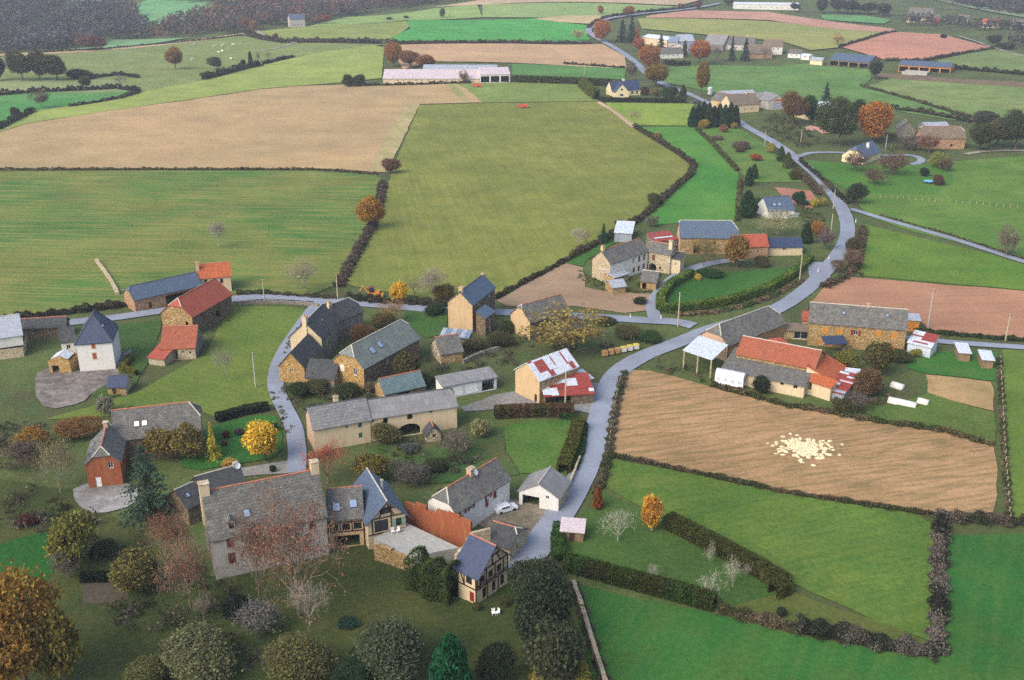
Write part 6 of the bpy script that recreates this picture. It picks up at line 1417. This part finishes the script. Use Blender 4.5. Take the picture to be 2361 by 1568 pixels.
hedge('hedge', 'lower clipped hedge of the orchard', [(1302,1308),(1420,1340),(1540,1372),(1648,1402)], 2.6, 2.3, (72,78,36), c2=(60,88,40))
hedge('hedge', 'upper clipped hedge of the orchard', [(1538,1212),(1640,1264),(1740,1318),(1812,1362),(1780,1375)], 2.8, 2.4, (80,84,40))
hedge('hedge', 'small green hedge at the roadside shed', [(1290,1222),(1285,1262),(1290,1300)], 2.2, 1.8, (66,98,44), .15)
hedge('hedge', 'yellow green L shaped hedge beside the tall white house', [(304,828),(280,856),(316,866)], 1.2, 1.5, (120,118,48))
hedge('hedge', 'dark hedge above the yellow tree lawn', [(500,972),(560,955),(620,944)], 1.6, 1.8, (44,58,42), .1)
hedge('hedge', 'dark hedge at the back of the garden lawn right end', [(575,1002),(610,996),(640,990)], 1.6, 1.4, (50,64,42), .3)
hedge('hedge', 'dark low hedge in the bottom left garden', [(188,1340),(240,1338),(290,1336)], 1.4, 1.4, (30,42,30), .1)
hedge('hedge', 'dark hedge below the hamlet houses', [(1530,148),(1560,150),(1592,150)], 3, 3, (62,70,52), .3)
hedge('hedge', 'green leafy hedge of the garden lane', [(1606,300),(1640,330),(1700,395)], 1.5, 1.4, (92,96,56), .6)
HR = [
 ('brown bramble hedge between the striped meadow and the olive field', [(882,425),(876,470),(860,520),(828,575),(800,625),(782,662)], 3.6, 2.2, (104,88,78), (84,86,62)),
 ('dark bramble hedge along the right of the olive field', [(1464,294),(1510,322),(1560,352),(1600,382),(1592,404),(1540,450),(1490,496),(1430,535),(1372,565),(1320,592)], 3.0, 2.4, (92,78,68), (80,86,54)),
 ('dark hedge bank below the olive field', [(1320,594),(1240,636),(1170,672),(1142,690)], 2.0, 1.4, (66,62,52), (84,86,52)),
 ('dark hedge bank along the road below the striped meadow', [(-20,745),(110,727),(200,717),(292,705)], 3.0, 2.2, (66,62,50), (84,72,58)),
 ('brown hedge strip above the road by the pale bare tree', [(545,678),(620,678),(700,684),(780,690)], 2.2, 1.3, (98,88,70), (84,90,56)),
 ('dark hedge along the road below the olive field', [(800,690),(870,698),(940,700),(1010,705),(1050,705)], 3.4, 2.2, (70,72,52), (92,80,62)),
 ('thin dark hedge at the bottom of the tan field', [(-20,391),(300,391),(600,391),(720,391),(800,396),(870,402)], 1.6, 1.0, (104,88,66), (110,104,60)),
 ('dark pasture hedge with a boxy end', [(468,184),(500,176),(560,160),(600,152)], 5, 5, (62,66,52), None),
 ('short dark hedge beyond the pasture hedge', [(605,149),(640,140),(676,131)], 4, 2.6, (66,66,52), None),
 ('long brown hedge below the olive upper field', [(572,80),(600,90),(640,97),(740,98),(880,99)], 6, 4.5, (104,84,72), (78,74,60)),
 ('brown hedge between vivid green and tan fields', [(890,98),(960,101),(1060,100),(1180,98),(1280,100),(1362,100)], 4, 3.2, (88,76,62), (110,84,70)),
 ('dark valley hedge left', [(-20,220),(60,214),(200,208),(270,204),(320,212)], 5, 3.4, (74,70,62), None),
 ('dark hedge dividing the valley grass', [(200,182),(240,177),(275,173),(320,180)], 4, 2.6, (64,62,54), None),
 ('dark hedge line under the valley fields', [(160,246),(220,237),(280,226),(322,214)], 3, 1.8, (78,72,62), None),
 ('dark bank at the left edge below the valley fields', [(-10,300),(20,285),(50,270),(75,257)], 5, 3, (66,72,50), None),
 ('hedge in front of the left wood', [(100,122),(200,116),(330,106),(460,94),(560,82)], 3, 1.8, (84,78,66), None),
 ('dark roadside hedge of the far road', [(1356,66),(1374,50),(1400,41),(1450,33),(1550,23),(1605,16)], 4, 3, (72,68,62), None),
 ('dark edge hedge between tan field and green strip', [(1300,148),(1360,152),(1440,158)], 3, 2, (74,72,58), None),
 ('field edge hedge beside the pink field', [(1936,110),(1990,94),(2040,78),(2066,74)], 3, 2.4, (72,74,60), None),
 ('field edge hedge below the pink field', [(2040,139),(2130,140),(2250,120),(2290,113)], 3, 2.2, (78,78,60), None),
 ('dark hedge beside the far hangar', [(2200,158),(2260,163),(2361,172),(2420,178)], 4, 3, (66,70,58), None),
 ('dark hedge on the right slope', [(1985,198),(2080,224),(2160,248),(2236,270)], 2.4, 1.6, (96,96,66), None),
 ('dark hedge above the ruined house', [(2030,250),(2110,258),(2200,274),(2240,282)], 4, 3.2, (74,78,58), (100,86,78)),
 ('hedge along the upper village road', [(1845,372),(1890,410),(1930,448),(1955,470)], 2.2, 1.8, (64,72,52), (98,86,74)),
 ('rough hedge on the left of the upper village road', [(1790,352),(1835,390),(1868,425),(1890,450)], 3, 2.0, (110,92,78), (96,96,56)),
 ('tangled roadside hedge above the red field', [(1990,530),(1984,570),(1975,610),(1950,640),(1900,664)], 3.2, 1.8, (110,92,76), (84,92,56)),
 ('weedy strip along the right lane', [(2030,498),(2110,520),(2200,545),(2280,572),(2361,598)], 1.0, .7, (110,104,76), (76,84,54)),
 ('rough bank between road and curved hedge', [(1560,728),(1640,722),(1720,706),(1790,680),(1850,646)], 2.4, .8, (130,108,84), (72,96,50)),
 ('wild fence line between road and stubble field', [(1440,862),(1424,920),(1412,980),(1404,1040),(1392,1100),(1372,1140)], 2.0, 1.2, (112,102,84), (78,86,56)),
 ('dark weedy line below the stubble field', [(1405,1050),(1600,1090),(1800,1134),(2000,1166),(2150,1186)], 1.6, .9, (78,84,52), (110,92,72)),
 ('dark bush bank between lower meadows', [(1835,1452),(1900,1462),(1960,1475),(2040,1490),(2110,1502),(2160,1512)], 4.0, 2.4, (60,66,52), (110,104,92)),
 ('overgrown wall of brambles between the right meadows', [(2172,1200),(2166,1260),(2164,1330),(2164,1400),(2160,1460),(2162,1512)], 3.2, 2.0, (124,116,106), (56,58,46)),
 ('bramble bank under the stubble field corner', [(2160,1196),(2230,1200),(2300,1204),(2400,1206)], 3.6, 1.8, (112,100,88), (70,76,54)),
 ('weeds at the garden edge of the stubble field', [(1640,890),(1740,915),(1810,936),(1890,948),(1980,966),(2060,978),(2180,996),(2290,1028)], 2.4, 1.2, (84,90,52), (120,104,76)),
 ('dark wild strip at the end of the lane meadow', [(2108,764),(2200,772),(2361,786)], 2.4, 1.0, (62,78,44), None),
 ('weedy fence line at the right', [(2304,830),(2308,900),(2314,1000),(2320,1100),(2328,1200)], 1.4, .8, (84,92,56), (124,112,88)),
 ('tangled dry shrubs at the orchard bottom corner', [(1655,1408),(1720,1425),(1780,1440),(1830,1452)], 3.0, 1.4, (116,104,80), (84,86,50)),
 ('bramble foot of the wall beside the bottom field', [(1322,1350),(1345,1420),(1370,1500),(1400,1600)], 1.8, 1.2, (90,88,64), (110,100,84)),
 ('garden boundary weeds beside the green wedge', [(1706,420),(1704,460),(1700,510)], 2.0, 1.6, (110,104,66), (84,92,50)),
 ('dark hedge below the long metal barn', [(840,198),(900,197),(980,195),(1060,192),(1085,192)], 3.0, 2.0, (84,66,50), (70,80,46)),
]
for lb, px, w, h, c, c2 in HR: hedge('bramble_hedge', lb, px, w * .75, h * .62, c, .8, c2=c2)
# ---- woods and undergrowth that nobody could count
scrub('far_wood', 'blue grey bare wood on the far left hills', [[(-60,128),(0,124),(110,117),(190,110),(250,96),(310,88),(330,70),(290,62),(210,58),(140,66),(70,78),(0,95),(-60,110)], [(-60,95),(0,88),(40,72),(95,42),(150,14),(130,-12),(-60,-15)],
  [(85,66),(160,32),(215,14),(290,22),(318,48),(350,66),(300,64),(210,60),(140,64)]], .0125, (5.5, 9.5), [(92,90,98),(98,92,92),(84,84,92),(104,96,90),(90,92,84)], 1.5, 70, .21, wood=True)
scrub('far_wood', 'bare brown wood along the valley at the top', [[(300,88),(380,90),(440,84),(560,76),(600,68),(610,40),(560,22),(500,26),(430,50),(360,68)], [(590,60),(660,58),(720,56),(780,38),(860,26),(960,14),(1060,2),(1060,-14),(900,-10),(760,-5),(640,10),(590,25)],[(340,0),(600,-5),(700,0),(640,12),(560,18)]],
  .0125, (5, 9), [(110,98,92),(96,92,92),(120,98,84),(88,92,82),(134,100,84)], 1.5, 70, .21, wood=True)
scrub('far_wood', 'dark hedged scrub around the top right houses', [[(2060,48),(2140,50),(2230,55),(2361,66),(2420,72),(2420,84),(2300,72),(2160,62),(2070,56)], [(2130,-6),(2260,22),(2361,36),(2420,44),(2420,-20),(2200,-24)], [(2330,95),(2420,110),(2420,125),(2340,110)]],
  .014, (4, 7), [(80,82,84),(92,86,82),(74,80,76),(104,94,86)], 1.3, 60, .23, wood=True)
scrub('undergrowth', 'tangled shrubs and dry plants of the bottom left gardens', [[(-40,985),(60,975),(150,1000),(90,1060),(20,1090),(-40,1080)], [(120,1150),(240,1200),(330,1230),(330,1280),(220,1300),(120,1260)], [(200,1395),(460,1390),(600,1450),(560,1520),(400,1480),(220,1440)], [(380,1300),(500,1330),(560,1400),(460,1420)],
  [(-40,1150),(60,1130),(160,1170),(120,1230),(-40,1230)]], .16, (.7, 1.7), [(100,92,76),(84,86,54),(112,104,88),(70,78,48),(96,84,66)], 1.2, 34, .34)
scrub('undergrowth', 'grey bare shrubs filling the central gardens', [[(880,1040),(960,1015),(1000,1050),(1100,1020),(1120,1075),(1040,1110),(1000,1125),(900,1125),(850,1100)], [(650,890),(840,895),(870,925),(760,935),(690,955),(660,930)], [(980,830),(1060,845),(1180,800),(1200,840),(1140,850),(1010,870)], [(1190,770),(1330,800),(1420,790),(1500,780),(1440,800),(1300,815),(1180,800)], [(560,1500),(860,1500),(880,1570),(560,1575)]],
  .16, (.6, 1.5), [(108,102,92),(88,88,62),(98,92,80),(76,84,52)], 1.1, 34, .32)
scrub('undergrowth', 'weeds and shrubs around the right hand farm', [[(1950,900),(2050,880),(2060,935),(1990,960),(1930,950)], [(1870,810),(1960,815),(2090,815),(2080,840),(1980,850),(1890,830)], [(1500,830),(1580,845),(1650,880),(1640,895),(1500,850)], [(1750,290),(1860,300),(1900,330),(1850,345),(1780,320)], [(2040,300),(2080,320),(2120,345),(2040,350),(2020,320)], [(1800,255),(1850,290),(1830,310),(1760,280)]],
  .12, (.7, 1.7), [(104,98,80),(82,88,54),(110,94,74),(70,80,48)], 1.1, 34, .34)
scrub('rough_grass_tufts', 'tufts of rough grass along banks and verges', [[(1370,1120),(1400,1120),(1390,1060),(1404,1050),(1420,960),(1410,960),(1390,1060)], [(1960,640),(1990,640),(1990,520),(1975,520)], [(630,900),(650,940),(680,1000),(660,1000),(635,950),(620,900)], [(655,820),(690,780),(730,720),(700,740),(660,790)], [(1330,620),(1420,668),(1500,668),(1500,676),(1400,676),(1330,640)], [(1850,470),(1900,500),(1920,560),(1870,560),(1850,520)]],
  .8, (.25, .6), [(96,104,56),(120,112,72),(76,92,46)], 1.0, 14, .28)
# ------------------------------------------------------------------ walls, poles, vehicles and small things
def wall(name, label, px, w, h, mat, cat='wall', z0=0.0):
    pts = [G(*p) for p in px]; org = pts[0].copy(); mb = MB()
    for a, b_ in zip(pts, pts[1:]):
        d = b_ - a; n = max(1, int(d.length / 2)); rz = math.atan2(d.y, d.x)
        for j in range(n):
            c = a.lerp(b_, (j + .5) / n) - org; hh = h * random.uniform(.88, 1.08); mb.box((c.x, c.y, c.z + z0 + hh / 2 - .3), (d.length / n + .02, w * random.uniform(.92, 1.05), hh + .6), rz)
    return tag(mb.build(name, M[mat], loc=org), label, cat)
wall('stone_wall', 'old stone wall between the dark trees and the bottom right field', [(1322,1352),(1348,1430),(1372,1510),(1400,1600)], .6, 1.3, 'st_pale')
wall('stone_wall', 'low grey wall along the village road beside the pasture', [(540,702),(620,698),(700,702),(735,708)], .5, .9, 'st_grey')
wall('stone_wall', 'dry stone wall ruin climbing the striped meadow', [(222,602),(240,625),(258,652),(272,680)], .9, .8, 'st_pale')
wall('stone_wall', 'pale boundary wall between hedge and road near the garage', [(1337,1062),(1326,1090),(1312,1125)], .35, 1.1, 'st_pale')
wall('stone_wall', 'rubble garden wall beside the ruined cottage', [(1068,838),(1110,818),(1150,808)], .6, 1.0, 'st_grey')
wall('retaining_wall', 'stone retaining wall below the terrace of the timbered house', [(866,1290),(905,1302),(945,1316)], .6, 3.0, 'st_ochre')
wall('terrace_wall', 'tall rust red and stone wall behind the terrace', [(938,1216),(1010,1242),(1088,1270)], .5, 5.6, 'pl_rust')
wall('parapet_wall', 'pale parapet wall behind the small half timbered house', [(1052,1345),(1090,1290),(1130,1280)], .5, 5.2, 'st_pale')
q = [G(*p, h=2.8) for p in ((862,1240),(934,1204),(1058,1262),(948,1284))]; o_ = q[0].copy(); mb = MB()
tp_ = [Vector((p.x - o_.x, p.y - o_.y, 2.8)) for p in q]; mb.add(tp_ + [v - Vector((0, 0, 3.4)) for v in tp_], [(3, 2, 1, 0), (0, 1, 5, 4), (1, 2, 6, 5), (2, 3, 7, 6), (3, 0, 4, 7)])
kind(mb.build('terrace', M['concrete'], loc=o_), 'structure', 'grey paved raised terrace')
def chair(p, z, rz, label, group):
    r = tag(empty('plastic_chair', p + Vector((0, 0, z))), label, 'chair', group); r.rotation_euler = (0, 0, rz)
    MB().box((0, 0, .43), (.55, .55, .06)).build('seat', M['white'], r); MB().box((0, .27, .75), (.55, .06, .6)).build('backrest', M['white'], r)
    for sx in (-.23, .23):
        for sy in (-.23, .23): MB().box((sx, sy, .2), (.06, .06, .4)).build('leg', M['white'], r)
for X, Y, z, rz, lb in ((906,1230,2.8,.4,'left white plastic chair on the terrace'), (917,1228,2.8,-.7,'right white plastic chair on the terrace'), (1138,1418,0,.2,'left white plastic chair on the lower lawn'), (1147,1417,0,-.9,'right white plastic chair on the lower lawn')): chair(G(X, Y, z), z, rz, lb, 'white garden chairs')
# ivy on the red house and the terrace wall
hedge('ivy_wall', 'dense green ivy covering the wall beside the half timbered house', [(955,1345),(1000,1368),(1048,1385)], 4.0, 5.6, (72,88,42), .35, cat='ivy')
def pole(X, Y, h, label, mat='wood_pole'):
    p = G(X, Y); r = tag(empty('utility_pole', p), label, 'pole', 'utility poles')
    MB().tube([(0, 0, -.5), (0, 0, h)], [.19, .13], 8).build('post', M[mat], r); MB().box((0, 0, h - .5), (1.1, .1, .12)).build('crossarm', M['iron'], r)
for X, Y, h, lb in ((1563,752,9.2,'tall wooden pole at the junction green'), (1303,944,8.6,'wooden pole before the rusty lean-to'), (1843,650,8.5,'wooden pole on the curved hedge'), (2138,760,11,'grey pole with wires at the red field'), (2318,784,7,'short pole at the right end of the red field'), (590,893,8.4,'concrete pole in the village pasture'), (779,692,7.5,'pole on the road below the bramble hedge'), (1914,548,8,'slanting pole on the left verge of the road bend'), (1921,480,7,'pole on the road above the bend'), (1763,337,7.5,'pale pole by the upper road'), (2041,348,7.5,'pale pole beside the cream house'), (1846,330,6.5,'thin pole below the dark trees'), (1347,181,9,'thin pole behind the long clipped hedge'), (610,696,6.5,'pole along the road by the red barn')):
    pole(X, Y, h, lb, 'concrete' if 'pale' in lb or 'grey' in lb or 'concrete' in lb else 'wood_pole')
for i, (X, Y) in enumerate(((1453,733), (1524,736), (1886,628), (1948,467), (1973,512), (1911,598))):
    r = tag(empty('marker_post', G(X, Y)), ['white marker post left of the farm lane mouth', 'white marker post right of the farm lane mouth', 'white marker post by the paved opening', 'white marker post under the dark round tree', 'white marker post on the right lane corner', 'white marker post by the white gate'][i], 'post', 'red banded white marker posts')
    MB().tube([(0, 0, -.2), (0, 0, 1.1)], [.16, .14], 8).build('post', M['white'], r); MB().tube([(0, 0, .8), (0, 0, .95)], [.165, .165], 8).build('band', M['red'], r)
BL = ['leftmost tan container beside the road', 'middle tan container beside the road', 'right tan container next to the white ones', 'left white container with yellow lid', 'middle white container with yellow lid', 'rightmost white container with yellow lid']
for i in range(6):
    p = G(1394 + i * 14.4, 821 - i * 3.1); r = tag(empty('waste_container', p), BL[i], 'container', 'waste containers along the road'); r.rotation_euler = (0, 0, .28)
    MB().box((0, 0, .75), (1.25, .95, 1.1)).build('body', M['tan_plastic' if i < 3 else 'offwhite'], r); MB().box((0, 0, 1.36), (1.32, 1.02, .14)).build('lid', M['tan_plastic' if i < 3 else 'yellow'], r)
    for sx in (-.5, .5): MB().box((sx, -.3, .1), (.12, .2, .2)).build('wheel', M['black'], r)
def car(X, Y, rz, mat, label):
    r = tag(empty('parked_car', G(X, Y)), label, 'car'); r.rotation_euler = (0, 0, rz)
    mb = MB(); prof = [(-2.05, .3), (2.05, .3), (2.1, .75), (1.2, .92), (.5, 1.42), (-1.2, 1.42), (-1.9, .95), (-2.1, .85)]; n = len(prof)
    mb.add([(x, -.82, z) for x, z in prof] + [(x, .82, z) for x, z in prof], [tuple(reversed(range(n))), tuple(range(n, 2 * n))] + [(i, (i + 1) % n, n + (i + 1) % n, n + i) for i in range(n)]); mb.build('body', M[mat], r)
    MB().box((-.35, 0, 1.17), (1.5, 1.67, .32)).build('window', M['glass'], r)
    for sx in (-1.3, 1.3):
        for sy in (-.75, .75): MB().tube([(sx, sy - .1, .32), (sx, sy + .1, .32)], [.32, .32], 12).build('wheel', M['black'], r)
car(1606, 238, -.7, 'carblue', 'dark car on the road by the cypress row'); car(1862, 472, .1, 'cargreen', 'dark teal car beside the bungalow'); car(1166, 1178, .5, 'carwhite', 'white car beside the white house with red shutters')
# white trailer
a, b_ = G(1647,886), G(1712,899); r = tag(empty('white_trailer', (a + b_) / 2), 'white caravan trailer below the grey lower roof of the red barn', 'trailer'); d = b_ - a; r.rotation_euler = (0, 0, math.atan2(d.y, d.x)); L = d.length
MB().box((0, 1.2, 1.45), (L, 2.4, 2.1)).build('body', M['white'], r); MB().tube([(-L / 2, 1.2, 2.35), (L / 2, 1.2, 2.35)], [1.22, 1.22], 14).build('roof', M['tin_white'], r)
for k in range(4): MB().box((-L / 2 + L * (k + .5) / 4, -.02, 1.6), (L / 7, .04, .8)).build('window', M['silver'], r)
for sx in (-1, 1): MB().tube([(sx, .1, .35), (sx, .3, .35)], [.35, .35], 12).build('wheel', M['black'], r)
# backhoe
r = tag(empty('backhoe', G(862,684)), 'orange yellow backhoe loader with maroon cab above the road', 'backhoe')
MB().box((0, 0, 1.0), (3.0, 1.6, .8)).build('chassis', M['mach'], r); MB().box((-.5, 0, 2.0), (1.3, 1.4, 1.4)).build('cab', M['glass'], r); MB().box((-.5, 0, 2.75), (1.5, 1.6, .14)).build('cab_roof', M['maroon'], r); MB().box((1.1, 0, 1.6), (1.2, 1.0, .6)).build('hood', M['mach'], r)
MB().bar((-1.5, 0, 1.2), (-3.0, 0, 3.2), .3).bar((-3.0, 0, 3.2), (-3.9, 0, 1.4), .24).build('boom', M['mach'], r); MB().box((-3.9, 0, 1.1), (.6, .8, .6)).build('bucket', M['iron'], r); MB().box((2.4, 0, .6), (.6, 2.1, .7)).bar((1.4, .6, 1.2), (2.4, .6, .8), .15).bar((1.4, -.6, 1.2), (2.4, -.6, .8), .15).build('loader', M['mach'], r)
for sx, rr in ((-.8, .65), (1.2, .48)):
    for sy in (-.8, .8): MB().tube([(sx, sy - .2, rr), (sx, sy + .2, rr)], [rr, rr], 14).build('wheel', M['black'], r)
for X, Y, lb in ((1100,201,'orange red farm trailer at the long metal barn'), (1206,249,'orange red farm trailer alone in the olive field')):
    r = tag(empty('farm_trailer', G(X, Y)), lb, 'trailer'); MB().box((0, 0, 1.3), (5.5, 2.2, 1.4)).build('bed', M['redm'], r); MB().bar((-2.7, 0, .6), (-4.2, 0, .5), .15).build('drawbar', M['iron'], r)
    for sy in (-1, 1): MB().tube([(.8, sy - .15, .5), (.8, sy + .15, .5)], [.5, .5], 12).build('wheel', M['black'], r)
# cows
CW = ((450,104),(494,109),(505,123),(512,108),(518,104),(513,120),(538,105),(444,140),(533,138))
CL = ['leftmost upper cow of the herd', 'cow left of the cow cluster', 'lower left cow of the cluster', 'middle cow of the cluster', 'top cow of the cluster', 'lower right cow of the cluster', 'large cow right of the cluster', 'cow beside the round orange tree', 'cow above the dark pasture hedge']
def cow_mesh():
    mb = MB(); mb.tube([(-1.15, 0, 1.0), (-.9, 0, 1.02), (-.2, 0, .98), (.6, 0, 1.05), (.95, 0, 1.15), (1.25, 0, 1.2), (1.6, 0, .95), (1.8, 0, .8)], [.2, .42, .46, .44, .34, .22, .19, .1], 10)
    for x in (-.8, .75):
        for y in (-.24, .24): mb.tube([(x, y, .8), (x + .04, y, .42), (x, y, 0)], [.15, .09, .07], 6)
    mb.tube([(-1.2, 0, 1.2), (-1.35, 0, .5)], [.05, .03], 5); return mb.mesh('cow')
cm = cow_mesh(); cm.materials.append(M['hide'])
for (X, Y), lb in zip(CW, CL): o = link('cow', cm, loc=G(X, Y), rz=random.uniform(0, 6.28)); o.scale = (1.15,) * 3; tag(o, 'pale ' + lb + ' in the pasture', 'cow', 'pale cows in the pasture')
# tank, trampoline, tunnels, roadside shed
r = tag(empty('silo', G(1637,217)), 'white round tank beside the tall narrow tree', 'silo'); MB().tube([(0, 0, 0), (0, 0, 3.5)], [1.4, 1.4], 16).ball((0, 0, 3.5), (1.4, 1.4, .8), 16, 6).build('tank', M['white'], r)
r = tag(empty('trampoline', G(2141,422)), 'round turquoise trampoline on the lawn', 'trampoline'); MB().tube([(0, 0, .8), (0, 0, .9)], [2.1, 2.1], 20).build('mat', M['pool'], r)
for k in range(4): MB().box((1.7 * math.cos(k * 1.57), 1.7 * math.sin(k * 1.57), .4), (.08, .08, .8)).build('leg', M['iron'], r)
for A_, B_, lb in (((2048,924),(2112,938),'long pale plastic garden tunnel'), ((2116,926),(2140,932),'short pale plastic tunnel beside the long one'), ((2056,888),(2082,896),'small white plastic cold frame in the garden')):
    a, b_ = G(*A_), G(*B_); c = (a + b_) / 2; o = MB().tube([a - c, b_ - c], [1.0, 1.0], 14).build('garden_tunnel', M['offwhite'], loc=c, smooth=True); tag(o, lb, 'tunnel')
b = Bld('roadside_shed', 'small wooden shed with white and pink tin roof at the roadside hedge', 'shed'); b.wing((1294,1222), (1345,1226), 2.1, w=2.8, typ='mono', rise=.7, walls='wood', roof='tin_pink', ridgecap=None); b.op('f', .9, 1.6, 'd', at=(.5, 0)).finish()
b = Bld('garden_shed', 'white roofed narrow shed on the vivid grass plot', 'shed'); b.wing((2212,812), (2238,814), 2.3, w=5.5, typ='mono', rise=.3, walls='wood', roof='tin_white', ridgecap=None).finish()
b = Bld('garden_shed', 'second narrow white roofed shed near the wire fence', 'shed'); b.wing((2266,828), (2292,830), 2.3, w=5, typ='mono', rise=.3, walls='wood', roof='tin_white', ridgecap=None).finish()
# lime heap on the stubble field
rg = np.random.default_rng(3); c0 = G(1855,1035); n = 260; P_ = np.column_stack([rg.normal(0, 2.4, n), rg.normal(0, 2.2, n), np.zeros(n)]); mb = MB()
for p in P_: mb.ball((p[0], p[1], .05), (rg.uniform(.25, .6), rg.uniform(.25, .5), rg.uniform(.12, .3)), 6, 4)
kind(mb.build('lime_heap', M['lime'], loc=c0), 'stuff', 'pale yellow heap of lime spread on the stubble field')
# fence posts in the right meadow and along the stubble field
for lb, px, n in (('row of pale posts across the right meadow', [(1990,455),(2100,461),(2230,470),(2361,482)], 26), ('wooden post fence at the right end of the stubble field', [(2306,830),(2314,1000),(2328,1200)], 26), ('wooden post fence between road and stubble field', [(1432,872),(1416,940),(1404,1030)], 16)):
    w_ = [G(*p) for p in px]; r = tag(empty('post_fence', w_[0]), lb, 'fence'); me = MB().box((0, 0, .5), (.14, .14, 1.4)).mesh('post'); me.materials.append(M['wood_pole'])
    for i in range(n):
        t_ = i / (n - 1) * (len(w_) - 1); j = min(int(t_), len(w_) - 2); link('post', me, parent=r, loc=w_[j].lerp(w_[j + 1], t_ - j) - w_[0])
    mb = MB()
    for a, b_ in zip(w_, w_[1:]): mb.bar(a - w_[0] + Vector((0, 0, 1)), b_ - w_[0] + Vector((0, 0, 1)), .02)
    mb.build('wire', M['iron'], r)
# air
hz = MB().box((0, 2000, 44), (10500, 4700, 112)).mesh('haze'); mt = bpy.data.materials.new('haze_air'); mt.use_nodes = True; nt = mt.node_tree; nt.nodes.clear()
ou = nt.nodes.new('ShaderNodeOutputMaterial'); pv = nt.nodes.new('ShaderNodeVolumePrincipled'); pv.inputs['Color'].default_value = (.80, .86, .95, 1); pv.inputs['Density'].default_value = .00017; pv.inputs['Anisotropy'].default_value = .2
nt.links.new(pv.outputs[0], ou.inputs['Volume']); kind(link('haze', hz, mt), 'stuff', 'thin pale autumn haze over the valley')
